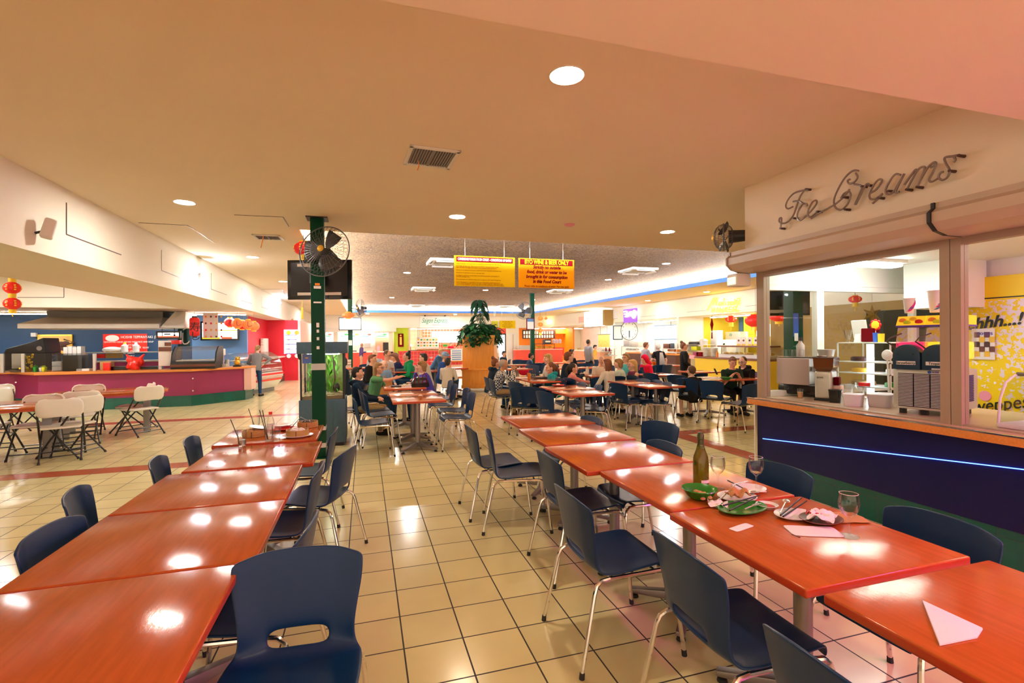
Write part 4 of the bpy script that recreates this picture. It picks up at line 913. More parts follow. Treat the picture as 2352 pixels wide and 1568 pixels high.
# behind-counter bench and wall things
bench = thing('back_bench', 'dark magenta back bench with shelf below the red menu board', 'bench', (-8, 17.6, 0))
x0, x1 = -13, atY(405, 800, 17.4).x
MB().mm((x0, 17.4, 0), (x1, 17.98, 1.0)).build('body', 'magenta', bench, smooth=False); MB().mm((x0, 17.35, 1.0), (x1, 17.98, 1.04)).build('top', 'light_grey', bench, smooth=False)
MB().mm((atY(195, 800, 17.3).x, 17.0, 1.28), (x1, 17.34, 1.31)).build('shelf', 'light_grey', bench, smooth=False)
for x in (atY(200, 800, 17.3).x, x1-.05): MB().mm((x-.02, 17.1, 0), (x+.02, 17.3, 1.28)).build('shelf_post', 'steel', bench, smooth=False)
YW = 17.96
a, b = atY(237, 767, YW), atY(338, 809, YW)
mb_ = thing('menu_board', 'red menu board headed HOSHII TEPPANYAKI on the dark blue wall', 'menu board', mid(237, 767, 338, 809, YW))
MB().mm((a.x, YW-.02, b.z), (b.x, YW+.02, a.z)).build('panel', 'bright_red', mb_, smooth=False)
MB().ell((a.x+.24, YW-.022, a.z-.13), (.18, .004, .10), 20, 8).build('oval_badge', 'paper', mb_)
text('lettering', 'HOSHII TEPPANYAKI (鉄板焼)', (a.x+.46, YW-.024, a.z-.10), .112, 'paper', mb_, align='LEFT', sx=.82)
for i, (l, sx) in enumerate((('TEPPANYAKI DISHES SERVED WITH RICE AND SOUP', .8), ('ALL $10.50', .8), ('BEEF   CHICKEN   PORK   PRAWN   SQUID', .8))): text('lettering', l, ((a.x+b.x)/2+.1, YW-.024, a.z-.25-.09*i), .07, 'paper', mb_, sx=sx)
for i, l in enumerate(('RAMEN', 'UDON NOODLE', 'CURRY RICE')): text('lettering', l, (a.x+.15, YW-.024, a.z-.52-.08*i), .06, 'paper', mb_, align='LEFT')
text('lettering', 'DIPPING SAUCE', (b.x-.42, YW-.024, a.z-.42), .09, 'paper', mb_, sx=.85)
for i, l in enumerate(('SOY SAUCE', 'GARLIC', 'CHILLI')): text('lettering', l, (b.x-.42, YW-.024, a.z-.52-.08*i), .06, 'paper', mb_)
a, b = atY(87, 768, YW), atY(167, 812, YW)
pf = thing('framed_picture', 'framed golden picture with dark blossoms on the dark blue wall', 'picture', (a+b)/2)
MB().mm((a.x, YW-.03, b.z), (b.x, YW+.02, a.z)).build('frame', 'gold', pf, bevel=.01); MB().mm((a.x+.05, YW-.034, b.z+.05), (b.x-.05, YW-.0305, a.z-.05)).build('canvas', mat('gold_paper', (.72, .45, .14), .6, noise=.3, nscale=4), pf, smooth=False)
bl = MB()
for i in range(22): bl.ell((random.uniform(a.x+.4, b.x-.15), YW-.036, random.uniform(b.z+.1, b.z+.35)), (random.uniform(.04, .12), .004, random.uniform(.03, .08)), 8, 6)
bl.tube([(a.x+.4, YW-.036, b.z+.15), (a.x+.9, YW-.036, b.z+.35), (b.x-.2, YW-.036, a.z-.15)], .02, 5); bl.build('painted_blossom', 'dark_brown', pf)
boxY('wall_box', 'light_grey', 'small grey box fixed high on the dark blue wall below the hood', 'wall box', 70, 764, 82, 773, YW-.1, .1)
# items along the counter and bench
rt_ = thing('roasting_oven', 'big black hooded roaster with sloping lid behind the glass screen', 'oven', mid(8, 775, 105, 850, 15.6))
c0, c1 = atY(8, 850, 15.5), atY(105, 850, 15.5); zA, zB, zC = atY(50, 811, 15.5).z, atY(100, 775, 15.5).z, atY(10, 806, 15.5).z
MB().mm((c0.x, 15.5, .55), (c1.x, 16.2, zA)).build('body', 'dark', rt_, bevel=.02)
MB().prism([(c0.x, zA), (c1.x, zA), (c1.x-.05, zB), (c0.x+.55, zB-.12), (c0.x+.05, zA+.12)], 15.5, 16.2, 'y').build('lid', 'dark', rt_, bevel=.03)
MB().cyl((c1.x-.12, 15.48, zA+.12), (c1.x-.12, 15.5, zA+.12), .06, .06, 14).build('dial', 'dull_metal', rt_)
gs = thing('sneeze_guard', 'glass sneeze guard with steel posts along the magenta counter', 'glass guard', (-7, 14.3, HC))
yG = 14.25
for (p0, p1) in ((0, 52), (54, 118), (120, 188)):
    a, b = atY(p0, 812, yG), atY(p1, 857, yG); MB().mm((a.x, yG, HC+.005), (b.x, yG+.008, a.z)).build('glass_panel', 'smoke' if p0 < 190 else 'glass', gs, smooth=False)
for px in (5, 53, 217, 368): a = atY(px, 812, yG); MB().mm((a.x-.03, yG-.02, HC+.0005), (a.x+.03, yG+.03, a.z)).build('post', 'steel', gs, smooth=False)
boxY('fryer', 'dark', 'black countertop oven with a lit window behind the glass guard', 'oven', 143, 816, 197, 853, 14.35, .35)
for i, (x0, y0, x1, y1) in enumerate(((119, 812, 141, 828), (119, 830, 141, 840), (119, 841, 141, 851))): boxY('food_box', ('clear', 'white', 'white')[i], ('clear food box on top of two white boxes behind the glass guard', 'white food box, upper of two behind the glass guard', 'white food box, lower of two behind the glass guard')[i], 'box', x0, y0, x1, y1, 14.32, .22)
for i in range(4): boxY('takeaway_pack', 'white', ('white takeaway pack left of a row of four on the black oven', 'white takeaway pack second in a row of four on the black oven', 'white takeaway pack third in a row of four on the black oven', 'white takeaway pack right end of a row of four on the black oven')[i], 'pack', 145+10.5*i, 797-(i % 2)*2, 154.5+10.5*i, 815.5, 14.5, .2, 'white packs on the black oven')
boxY('cutting_board', 'beige', 'beige board leaning behind the left glass guard', 'board', 26, 812, 52, 846, 14.5, .05)
bw = atY(38, 852, 14.4); solo(MB().lathe([(.09, 0), (.15, .07), (.14, .07), (.08, .012)], (bw.x, bw.y, HC+.001), 18), 'glass_bowl', 'clear', 'shallow glass bowl behind the left glass guard', 'bowl')
fl = atY(65, 850, 14.35); t = thing('flower_stand', 'yellow flower ornament in a pot on the magenta counter', 'ornament', (fl.x, fl.y, HC))
MB().lathe([(.05, 0), (.07, .08), (.06, .08), (.02, .02)], (fl.x, fl.y, HC), 12).build('pot', 'gold', t); fm = MB()
for i in range(40): fm.ell((fl.x+random.gauss(0, .05), fl.y+random.gauss(0, .04), HC+.08+random.random()*.33), random.uniform(.018, .03), 6, 5)
fm.build('blossom', 'yellow', t)
for px, m_, lab, h in ((82, 'green', 'green plastic pot beside the yellow flowers', .16), (96, 'light_grey', 'steel cup beside the green pot', .14), (101, 'lemon', 'lime green bottle on the magenta counter', .15)):
    q = atY(px, 850, 14.3); solo(MB().lathe([(.05, 0), (.06, h*.7), (.03, h*.85), (.03, h)], (q.x, q.y, HC+.001), 14), 'bottle' if h == .15 else 'pot', m_, lab, 'container')
boxY('cardboard_box', mat('cardboard', (.42, .27, .10), .8), 'brown cardboard box holding a white bag under the red menu board', 'box', 242, 806, 273, 822, 17.1, .3)
q = atY(258, 803, 17.2); solo(MB().ell(q, (.26, .12, .09), 12, 8), 'plastic_bag', 'paper', 'crumpled white bag on the cardboard box', 'bag', mods=[])
boxY('red_tub', 'red', 'red tub left of the cardboard box', 'tub', 222, 813, 241, 822, 17.1, .2)
for px, lab in ((285, 'white bottle with yellow lid on the back shelf'), (311, 'white bottle at the right of the back shelf')):
    q = atY(px, 822, 17.1); t = thing('squeeze_bottle', lab, 'bottle', (q.x, 17.15, 1.31)); MB().lathe([(.08, 0), (.085, .18), (.04, .22), (.04, .23)], (q.x, 17.15, 1.311), 14).build('body', 'white', t); MB().cyl((q.x, 17.15, 1.54), (q.x, 17.15, 1.59), .04, .03).build('cap', 'yellow' if px == 285 else 'white', t)
boxY('condiment_box', 'cardboard', 'striped red and white box standing on the magenta counter', 'box', 229, 830, 255, 850, 14.3, .18)
q = atY(248, 853, 14.28); solo(MB().mm((q.x-.07, 14.2, HC+.001), (q.x+.07, 14.27, HC+.19)), 'red_carton', 'bright_red', 'red carton in front of the striped box', 'carton', bevel=.01)
bag = MB(); q = atY(311, 833, 14.35)
for i in range(20): bag.ell(q+Vector((random.uniform(-.13, .13), random.uniform(-.06, .06), random.uniform(-.14, .10))), (random.uniform(.06, .13), .09, random.uniform(.05, .11)), 8, 6)
for s in (-1, 1): bag.cap(q+Vector((s*.1, 0, .1)), q+Vector((s*.19, 0, .21)), .05, .02)
solo(bag, 'carrier_bag', 'bright_red', 'crumpled bright red carrier bag standing on the magenta counter', 'bag', mods=[('REMESH', dict(mode='VOXEL', voxel_size=.018)), ('SMOOTH', dict(iterations=2))])
for px0, px1, lab in ((252, 290, 'black cooking tray left of the red carrier bag'), (322, 362, 'black cooking tray right of the red carrier bag')): boxY('cooking_tray', 'black_gloss', lab, 'tray', px0, 842, px1, 852, 14.3, .4)
boxY('plate_stack', 'white', 'low white dish stack beside the steel guard post', 'dishes', 175, 847, 205, 854, 14.25, .2)
# sushi display cabinet
a, b = atY(405, 853, 14.1), atY(497, 846, 14.1); zt = atY(450, 795, 14.1).z
sd = thing('sushi_display', 'curved glass sushi display with black base on the magenta counter', 'display cabinet', ((a.x+b.x)/2, 14.4, HC))
MB().mm((a.x-.1, 14.0, HC+.001), (b.x, 14.75, HC+.17)).build('base', 'dark', sd, bevel=.01); MB().mm((a.x-.1, 13.99, HC+.06), (b.x, 13.999, HC+.12)).build('wood_strip', 'brown', sd, smooth=False)
prof = [(14.02, HC+.17), (14.10, HC+.4), (14.22, zt-.06), (14.32, zt), (14.72, zt)]
m = MB(); m.loft([[Vector((a.x, y, z)), Vector((b.x, y, z)), Vector((b.x, y+.012, z-.008)), Vector((a.x, y+.012, z-.008))] for y, z in prof]); m.build('curved_glass', pane('display_glass', (.95, .97, .97), .07, .05, .3), sd)
for x in (a.x-.1, b.x-.02): MB().prism([(y, z) for y, z in prof]+[(14.72, HC+.17)], x, x+.03, 'x').build('end_frame', 'dark', sd, smooth=False)
MB().mm((a.x, 14.1, HC+.2), (b.x-.03, 14.7, HC+.22)).build('shelf', 'paper', sd, smooth=False)
boxY('price_poster', 'paper', 'white poster with sushi photos left of the curved glass display', 'poster', 363, 782, 394, 840, 14.2, .02)
q0, q1 = atY(378, 786, 14.19), atY(393, 794, 14.19); solo(MB().mm((q0.x, 14.185, q1.z), (q1.x, 14.195, q0.z)), 'photo_print', 'brown', 'dark food photo at the top of the white poster', 'photo', smooth=False)
q0, q1 = atY(364, 797, 14.19), atY(393, 806, 14.19); solo(MB().mm((q0.x, 14.185, q1.z), (q1.x, 14.195, q0.z)), 'photo_print', 'brown', 'wide food photo across the middle of the white poster', 'photo', smooth=False)
boxY('gift_box', 'bright_red', 'red box with ribbon on top behind the poster', 'box', 385, 781, 412, 790, 15.2, .2)
# screens and hangings
def screen(px0, py0, px1, py1, Y, label, bands, m='screen'):
    a, b = atY(px0, py0, Y), atY(px1, py1, Y); t = thing('menu_screen', label, 'screen', (a+b)/2)
    MB().mm((a.x, Y, b.z), (b.x, Y+.06, a.z)).build('housing', 'black_gloss', t, smooth=False); MB().mm((a.x+.05, Y-.003, b.z+.05), (b.x-.05, Y-.0005, a.z-.05)).build('picture', m, t, smooth=False)
    for (u0, v0, u1, v1, mm_) in bands: MB().mm((a.x+.05+(b.x-a.x-.1)*u0, Y-.006, b.z+.05+(a.z-b.z-.1)*v0), (a.x+.05+(b.x-a.x-.1)*u1, Y-.0035, b.z+.05+(a.z-b.z-.1)*v1)).build('caption', mm_, t, smooth=False)
    return t
glow('screen_amber', (1, .45, .02), 1.2); glow('screen_red', (1, .12, .05), 1.0)
screen(358, 760, 415, 778, 16.2, 'menu screen with red and orange pictures hung beside the steel hood', ((0, 0, 1, .3, 'screen_red'), (.3, .55, .6, .8, 'dark'), (.75, .3, .85, .6, 'dark')))
screen(460, 738, 549, 781, 17.6, 'big menu screen on the light blue wall with orange captions', ((0, 0, .5, .12, 'screen_amber'), (.55, 0, .85, .12, 'screen_red'), (0, .5, .5, .56, 'screen_amber'), (.5, .5, 1, .56, 'screen_amber')))
a, b = atY(408, 722, 16.6), atY(436, 795, 16.6)
nb = thing('shop_curtain', 'dark green hanging cloth with white brush characters beside the sushi lantern', 'curtain', (a+b)/2)
N = 18; m = MB(); vs = []
for k in (0, 1):
    for i in range(N): f = i/(N-1); vs.append((a.x+(b.x-a.x)*f, 16.6+.03*math.sin(f*14)*(.4+.6*k), a.z if k == 0 else b.z))
m.add(vs, [(i, i+1, N+i+1, N+i) for i in range(N-1)]); m.build('cloth', mat('curtain_green', (.02, .09, .10), .8), nb, mods=[('SOLIDIFY', dict(thickness=.006))])
for i, chx in enumerate('すし'): text('lettering', chx, ((a.x+b.x)/2+.05, 16.55, a.z-.32-.42*i), .42, 'paper', nb, sx=.7)
for i in range(7): MB().mm((a.x+(b.x-a.x)*i/7, 16.59, a.z), (a.x+(b.x-a.x)*(i+.5)/7, 16.61, a.z+.10)).build('hanging_loop', 'curtain_green', nb, smooth=False)
MB().cyl((a.x-.05, 16.6, a.z+.10), (b.x+.05, 16.6, a.z+.10), .015).build('rail', 'dark', nb)
a, b = atY(435, 729, 15.6), atY(459, 772, 15.6); c = (a+b)/2
t = thing('paper_lantern', 'tall red paper lantern with black brush characters in the sushi stall', 'lantern', c, 0, 'sushi stall lanterns'); r = (b.x-a.x)/2; h = a.z-b.z
bm_ = MB(); prof = []
for i in range(41):
    f = i/40; e = min(1, f/.16, (1-f)/.16); prof.append((r*(.55+.45*math.sqrt(max(0, 1-(1-e)**2)))*(1+.012*math.sin(f*40*math.pi)), -h/2+h*f))
bm_.lathe(prof, c, 28).build('paper_globe', 'lantern_red', t)
for s in (-1, 1): MB().cyl(c+Vector((0, 0, s*h*.5)), c+Vector((0, 0, s*(h*.5+.04))), r*.5, r*.5, 16).build('end_ring', 'dark', t)
for i, chx in enumerate('寿し'): text('lettering', chx, (c.x+.05, c.y-r-.012, c.z-.02-.25*i), .28, 'dark', t)
MB().cyl(c+Vector((0, 0, h*.5)), (c.x, c.y, HB), .004, .004, 5).build('cord', 'dark', t)
for px, py, Y, ch, m_, lab in ((528, 740, 16.4, 'お', 'lantern_red', 'round red lantern leftmost of five in the sushi stall'), (545, 743, 16.0, 'し', 'lantern_orange', 'round red lantern second of five in the sushi stall'), (556, 746, 16.6, 'し', 'lantern_red', 'round red lantern third of five in the sushi stall'), (570, 745, 16.0, 'し', 'lantern_orange', 'round red lantern fourth of five in the sushi stall'), (583, 749, 16.2, '', 'lantern_orange', 'round red lantern rightmost of five in the sushi stall')):
    c = atY(px, py, Y); t = lantern(c, .155, .26, lab, HB, 'sushi stall lanterns', m=m_, tassel=0, gold=False)
    if ch: text('lettering', ch, (c.x+.06, c.y-.155, c.z-.01), .17, 'dark', t)
a, b = atY(466, 718, 15.8), atY(501, 776, 15.8)
t = thing('hanging_menu', 'white hanging menu board dotted with little food pictures, left of the round lanterns', 'menu board', (a+b)/2)
MB().mm((a.x, 15.8, b.z), (b.x, 15.82, a.z)).build('board', 'paper', t, smooth=False)
for s in (0, 1): MB().cyl((a.x+.03+(b.x-a.x-.06)*s, 15.81, a.z), (a.x+.03+(b.x-a.x-.06)*s, 15.81, HB), .005, .005, 5).build('cord', 'dark', t)
for i in range(4):
    for j in range(4): MB().ell((a.x+.07+i*.13, 15.797, a.z-.11-j*.19), (.025, .004, .03), 8, 5).build('food_picture', ('orange', 'brown', 'red', 'gold')[(i+j) % 4], t)
# things right of the display
t = thing('soft_drink_dispenser', 'white drink dispenser on thin legs behind the sushi display', 'dispenser', mid(497, 801, 513, 840, 15.2)); a, b = atY(496, 801, 15.2), atY(514, 816, 15.2)
MB().mm((a.x, 15.2, b.z), (b.x, 15.4, a.z)).build('tank', 'off_white', t, bevel=.02); MB().cyl(((a.x+b.x)/2, 15.25, b.z-.05), ((a.x+b.x)/2, 15.25, b.z), .03).build('tap', 'light_grey', t)
for x in (a.x+.03, b.x-.03): MB().mm((x-.012, 15.25, HC-.3), (x+.012, 15.28, b.z)).build('leg', 'pink_wall', t, smooth=False)
for px, lab in ((503, 'steel tray set left of the golden figure'), (515, 'blue-edged tray left of the golden figure')): boxY('serving_tray', 'light_grey', lab, 'tray', px-6, 836, px+5, 845, 14.6, .15)
q = atY(522, 846, 14.75); solo(MB().lathe([(.05, 0), (.045, .2), (.05, .2), (.055, 0)], (q.x, q.y, HC+.001), 14), 'steel_cup', 'light_grey', 'pale cup standing left of the golden figure', 'cup')
q = atY(545, 842, 14.8); t = thing('lucky_figure', 'small golden seated figure on a dark base at the counter end', 'ornament', (q.x, q.y, HC))
MB().mm((q.x-.09, q.y-.07, HC+.001), (q.x+.09, q.y+.07, HC+.04)).build('base', 'dark', t); g = MB(); g.ell((q.x, q.y, HC+.11), (.075, .06, .08)).ell((q.x, q.y, HC+.21), (.05, .045, .05)).cap((q.x+.04, q.y, HC+.15), (q.x+.07, q.y-.02, HC+.25), .02, .018); g.ell((q.x-.03, q.y, HC+.26), .014).ell((q.x+.03, q.y, HC+.26), .014); g.build('body', 'gold', t)
# curved fridge display with pink stripes, by the standing woman
ax, bx_ = -3.05, -2.05
A0, B0 = Vector((-3.55, 15.45, 0)), Vector((-2.80, 17.4, 0))
fd = thing('curved_fridge', 'white curved glass cake fridge with red stripes beside the standing woman', 'fridge', A0)
u = (B0-A0).normalized(); nrm = Vector((u.y, -u.x, 0))
def sec(o, prof): return [o + nrm*p + Vector((0, 0, z)) for p, z in prof]
low = [(-.35, .12), (.05, .12), (.22, .32), (.30, .52), (.28, .62), (-.35, .62)]
MB().loft([sec(A0, low), sec(B0, low)]).build('body', 'white', fd, ang=30)
MB().loft([sec(A0, [(-.33, 0), (.0, 0), (.0, .12), (-.33, .12)]), sec(B0, [(-.33, 0), (.0, 0), (.0, .12), (-.33, .12)])]).build('plinth', 'grey', fd, smooth=False)
for z0, z1, p0, p1, m_ in ((.36, .42, .245, .27, 'bright_red'), (.54, .60, .297, .292, 'bright_red'), (.45, .49, .28, .293, 'pink_wall')):
    pr_ = [(p0, z0), (p0+.012, z0), (p1+.012, z1), (p1, z1)]; MB().loft([sec(A0, pr_), sec(B0, pr_)]).build('stripe', m_, fd, smooth=False)
gp = [(.28, .62), (.25, .9), (.12, 1.12), (-.1, 1.24), (-.33, 1.25)]; gi = [(p-.012, z-.008) for p, z in gp][::-1]
MB().loft([sec(A0, gp+gi), sec(B0, gp+gi)]).build('curved_glass', 'display_glass', fd)
for o in (A0, B0-u*.04): MB().loft([sec(o, gp+[(-.33, .62)]), sec(o+u*.03, gp+[(-.33, .62)])]).build('end_glass', 'display_glass', fd, smooth=False)
for z in (.66, .86, 1.02):
    pr_ = [(-.3, z), (.18-(z-.66)*.3, z), (.18-(z-.66)*.3, z+.015), (-.3, z+.015)]; MB().loft([sec(A0+u*.05, pr_), sec(B0-u*.05, pr_)]).build('shelf', 'paper', fd, smooth=False)
    ck = MB()
    for i in range(8): ck.ell(A0+u*(.2+i*.22)+nrm*.0+Vector((0, 0, z+.05)), (.08, .08, .05), 8, 6)
    ck.build('cakes', ('pink', 'paper', 'pink')[int(z*5) % 3], fd)
# red stall behind
YR = 18.6
a, b = atY(566, 777, 20), atY(610, 797, 20); a.x = max(a.x, xb+.03); t = thing('bread_oven', 'cream oven with ribbed front against the red wall', 'oven', (a+b)/2)
MB().mm((a.x, 20, .9), (b.x, 20.6, a.z)).build('body', 'off_white', t, bevel=.02)
for i in range(3): MB().mm((a.x+.1, 19.98, b.z+.06+i*.1), (b.x-.15, 19.999, b.z+.12+i*.1)).build('door_rib', 'beige', t, smooth=False)
rc = thing('red_counter', 'bright red counter with green tiled foot and timber side on the left', 'counter', atZ(640, 880, 0))
p0, p1 = atZ(630, 882, 0), atZ(682, 864, 0); p0.z = p1.z = 0
u2 = (p1-p0).normalized(); n2 = Vector((-u2.y, u2.x, 0)); 
def slab(o0, o1, dep, z0, z1): return MB().loft([[o0+Vector((0, 0, z0)), o1+Vector((0, 0, z0)), o1+n2*dep+Vector((0, 0, z0)), o0+n2*dep+Vector((0, 0, z0))], [o0+Vector((0, 0, z1)), o1+Vector((0, 0, z1)), o1+n2*dep+Vector((0, 0, z1)), o0+n2*dep+Vector((0, 0, z1))]])
slab(p0, p1, .45, .28, .95).build('front_panel', 'red_wall', rc, smooth=False); slab(p0, p0+(p1-p0)*.42, .45, 0, .28).build('tiled_foot', 'green_tile', rc, smooth=False); slab(p0+(p1-p0)*.42, p1, .45, 0, .28).build('timber_foot', 'beige', rc, smooth=False); slab(p0-u2*.05-n2*.04, p1+u2*.02-n2*.04, .5, .95, 1.0).build('worktop', 'off_white', rc, smooth=False)
pm = p0+(p1-p0)*.45+n2*.3; boxY('microwave', 'off_white', 'white microwave with yellow lit window on the red counter', 'microwave', 626, 815, 648, 831, pm.y, .35)
a, b = atY(628, 818, pm.y-.01), atY(642, 827, pm.y-.01); solo(MB().mm((a.x, pm.y-.012, b.z), (b.x, pm.y-.002, a.z)), 'lit_window', glow('micro', (.9, .75, .1), 1.2), 'yellow lit microwave window over the red counter', 'oven window', smooth=False)
for i, (x0, y0, x1, y1) in enumerate(((612, 791, 624, 805), (626, 792, 636, 803), (637, 788, 648, 802))): boxY('menu_card', ('red', 'pink', 'paper')[i], ('red menu card leftmost of three above the red counter', 'pink menu card middle of three above the red counter', 'white menu card rightmost of three above the red counter')[i], 'menu card', x0, y0, x1, y1, p1.y-.5, .02)
a, b = atY(652, 757, 21.2), atY(684, 812, 21.2); t = thing('light_menu', 'tall glowing menu panel with round dish pictures on the red wall', 'menu board', (a+b)/2)
MB().mm((a.x, 21.2, b.z), (b.x, 21.28, a.z)).build('light_box', glow('menu_light', (.9, .92, 1), 1.7), t, smooth=False)
for i in range(6):
    for j in range(2): c = Vector((a.x+.17+.3*j, 21.19, a.z-.12-.185*i)); MB().cyl(c, c+Vector((0, .008, 0)), .085, .085, 16).build('dish_picture', ('lemon', 'gold')[j] if i == 0 else 'paper', t)
for i in range(5): MB().mm((a.x+.04, 21.19, a.z-.225-.185*i), (b.x-.04, 21.199, a.z-.20-.185*i)).build('caption', 'purple', t, smooth=False)
boxY('gas_bottle_cover', 'red_wall', 'red folded cover at the end of the red counter', 'cover', 655, 813, 684, 832, p1.y-.3, .3)
q = atD(688, 813, 13.5); solo(MB().ell(q, (.06, .09, .16), 12, 8).tube([q+Vector((-.03, -.04, .1)), q+Vector((0, -.05, .25)), q+Vector((.03, -.04, .1))], .01, 6), 'handbag', 'dark', 'black handbag hanging at the left side of the fish tank', 'bag')
q = atX(672, 735, BX+.03); solo(MB().ell(q, (.03, .16, .07), 12, 8).cap(q+Vector((0, .12, 0)), q+Vector((0, .26, .06)), .03, .01), 'fish_ornament', 'orange', 'orange ornament hanging on the far end of the left bulkhead', 'ornament')
# ------------------------------------------------------------------ ice cream kiosk on the right
KX, KZ, KY = 4.10, .90, 4.30
mat('kiosk_panel', (.006, .008, .075), .30, spec=.25, noise=.1, nscale=120); mat('kiosk_top', (.66, .44, .34), .22); mat('frame_beige', (.36, .27, .19), .45); mat('shutter', (.50, .39, .29), .4)
kc = thing('kiosk_counter', 'dark blue kiosk counter with a wooden edge, green tiles and a modelled blue reflection streak', 'counter', (4.1, 2, 0))
MB().mm((KX-.04, -1.5, .26), (5.0, KY-.02, KZ-.06)).build('front_panel', 'kiosk_panel', kc, smooth=False)
MB().mm((KX-.03, -1.5, 0), (4.98, KY-.03, .26)).build('tiled_kickboard', 'counter_tile_side', kc, smooth=False)
MB().mm((KX-.055, KY-.035, 0), (KX-.03, KY-.005, KZ-.06)).build('corner_strip', 'chrome', kc, smooth=False)
MB().mm((3.96, -1.5, KZ-.065), (4.03, KY+.02, KZ-.004)).build('wood_edge', 'counter_wood', kc, bevel=.008)
MB().mm((3.955, -1.5, KZ-.006), (3.985, KY+.02, KZ+.003)).build('edge_trim', 'chrome', kc, smooth=False)
MB().mm((4.03, -1.5, KZ-.06), (5.25, KY-.01, KZ)).build('worktop', 'kiosk_top', kc, smooth=False)
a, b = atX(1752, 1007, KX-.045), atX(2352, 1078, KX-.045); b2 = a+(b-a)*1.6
MB().tube([a, b2], .0035, 6).build('reflection_streak', glow('blue_reflection', (.08, .22, 1), 4), kc)  # reflected streak on the panel, put in as a thin glowing tube
struct(MB().mm((4.045, -1.5, 2.46), (4.2, 4.42, CE)).build('wall_kiosk_fascia', 'ceiling', smooth=False))
struct(MB().mm((4.2, -1.5, 2.36), (6.6, KY+.1, 2.46)).build('ceiling_kiosk', 'wall_pure', smooth=False))
struct(MB().mm((6.505, -1.5, 0), (6.6, 3.9, 2.36)).build('wall_kiosk_back', 'wall_pure', smooth=False))
sh = thing('shutter_box', 'rounded cream roller shutter box under the ice cream lettering, left length', 'shutter', (4, 3.3, 2.25), 0, 'roller shutter boxes of the kiosk')
pr_ = [(4.10, 2.25), (3.92, 2.25), (3.82, 2.275), (3.76, 2.33), (3.76, 2.40), (3.80, 2.43), (3.80, 2.47), (4.10, 2.47)]
ys = atX(2140, 520, 3.78).y
MB().prism([(x, z) for x, z in pr_], ys+.012, KY+.06, 'y').build('case', 'shutter', sh, ang=25); MB().prism([(x-.012, z) for x, z in pr_], KY+.06, KY+.08, 'y').build('end_cap', 'frame_beige', sh, smooth=False)
sh2 = thing('shutter_box', 'rounded cream roller shutter box under the ice cream lettering, right length toward the camera', 'shutter', (4, .5, 2.25), 0, 'roller shutter boxes of the kiosk')
MB().prism(pr_, -1.5, ys-.012, 'y').build('case', 'shutter', sh2, ang=25); MB().prism([(x-.015, z-.0) for x, z in pr_], ys-.012, ys+.010, 'y').build('joint_strap', 'dark', sh2, smooth=False)
em = thing('emergency_light', 'small cream emergency light box under the far end of the shutter', 'light', (3.95, KY+.12, 2.1))
MB().mm((3.86, KY+.04, 2.11), (4.05, KY+.2, 2.25)).build('case', 'off_white', em, bevel=.02); MB().mm((3.855, KY+.06, 2.13), (3.86, KY+.18, 2.21)).build('lens', glow('em', (1, .8, .5), .9), em, smooth=False)
def kwin(n, Y0, Y1, left, right):
    o = MB(); o.mm((KX-.02, Y1-left, KZ), (KX+.06, Y1, 2.25)); o.mm((KX-.02, Y0, KZ), (KX+.06, Y0+right, 2.25)); o.mm((KX-.016, Y0+.004, 2.20), (KX+.056, Y1-.004, 2.249)); o.mm((KX-.01, Y0+.004, KZ), (KX+.05, Y1-.004, KZ+.012))
    f = struct(o.build('window_%d' % n, 'frame_beige', smooth=False)); MB().mm((KX+.015, Y0+right, KZ+.012), (KX+.021, Y1-left, 2.20)).build('pane', 'glass', f, smooth=False)
kwin(1, 2.475, KY, .10, .065); kwin(2, -1.5, 2.47, .065, .06)
def ewin(n, x0, x1):
    o = MB(); o.mm((x0, KY, KZ), (x0+.05, KY+.07, 2.13)); o.mm((x1-.05, KY, KZ), (x1, KY+.07, 2.13)); o.mm((x0+.004, KY+.004, 2.07), (x1-.004, KY+.066, 2.129)); o.mm((x0+.004, KY+.004, KZ), (x1-.004, KY+.066, KZ+.06))
    f = struct(o.build('window_%d' % n, 'wall_pure', smooth=False)); MB().mm((x0+.05, KY+.03, KZ+.06), (x1-.05, KY+.036, 2.07)).build('pane', 'glass', f, smooth=False)
xm = atY(1885, 750, KY).x
ewin(3, KX+.07, xm); ewin(4, xm, 6.5)
struct(MB().mm((KX+.07, KY, 2.13), (6.6, KY+.08, 2.36)).mm((KX+.0, KY-.01, 0), (6.6, KY+.07, KZ-.06)).build('wall_kiosk_end', 'wall_pure', smooth=False))
kl = thing('strip_light', 'long white strip light on the kiosk ceiling', 'ceiling light', (5.1, 3.8, 2.36))
MB().mm((4.45, 3.75, 2.325), (5.55, 3.92, 2.36)).build('housing', 'white', kl, smooth=False); MB().mm((4.5, 3.76, 2.285), (5.5, 3.91, 2.325)).build('diffuser', glow('kiosk_strip', (.88, 1, .84), 18), kl, bevel=.02)
kl = thing('strip_light', 'second strip light of the kiosk, hidden near the yellow drinks wall', 'ceiling light', (5.4, 1.6, 2.36))
MB().mm((5.0, .8, 2.325), (5.15, 2.3, 2.36)).build('housing', 'white', kl, smooth=False); MB().mm((5.01, .82, 2.29), (5.14, 2.28, 2.325)).build('diffuser', glow('kiosk_strip_dim', (.95, 1, .8), 7), kl, smooth=False)
nb_ = thing('neon_tube', 'pink neon tube fixed along the kiosk front toward the camera', 'neon light', (3.9, .2, 2.2))
MB().tube([(3.85, -1.4, 2.19), (3.85, .55, 2.19)], .02, 8).build('tube', glow('pink_neon', (1, .05, .62), 170), nb_)
MB().mm((3.66, -1.4, 2.215), (3.92, .55, 2.225)).build('added_shade', 'white', nb_, smooth=False)  # unseen plate added over the tube to hold pink light off the soffit
for y in (-1.3, -.2, .5): MB().tube([(3.85, y, 2.21), (3.9, y, 2.26)], .008, 6).build('clip', 'dark', nb_)
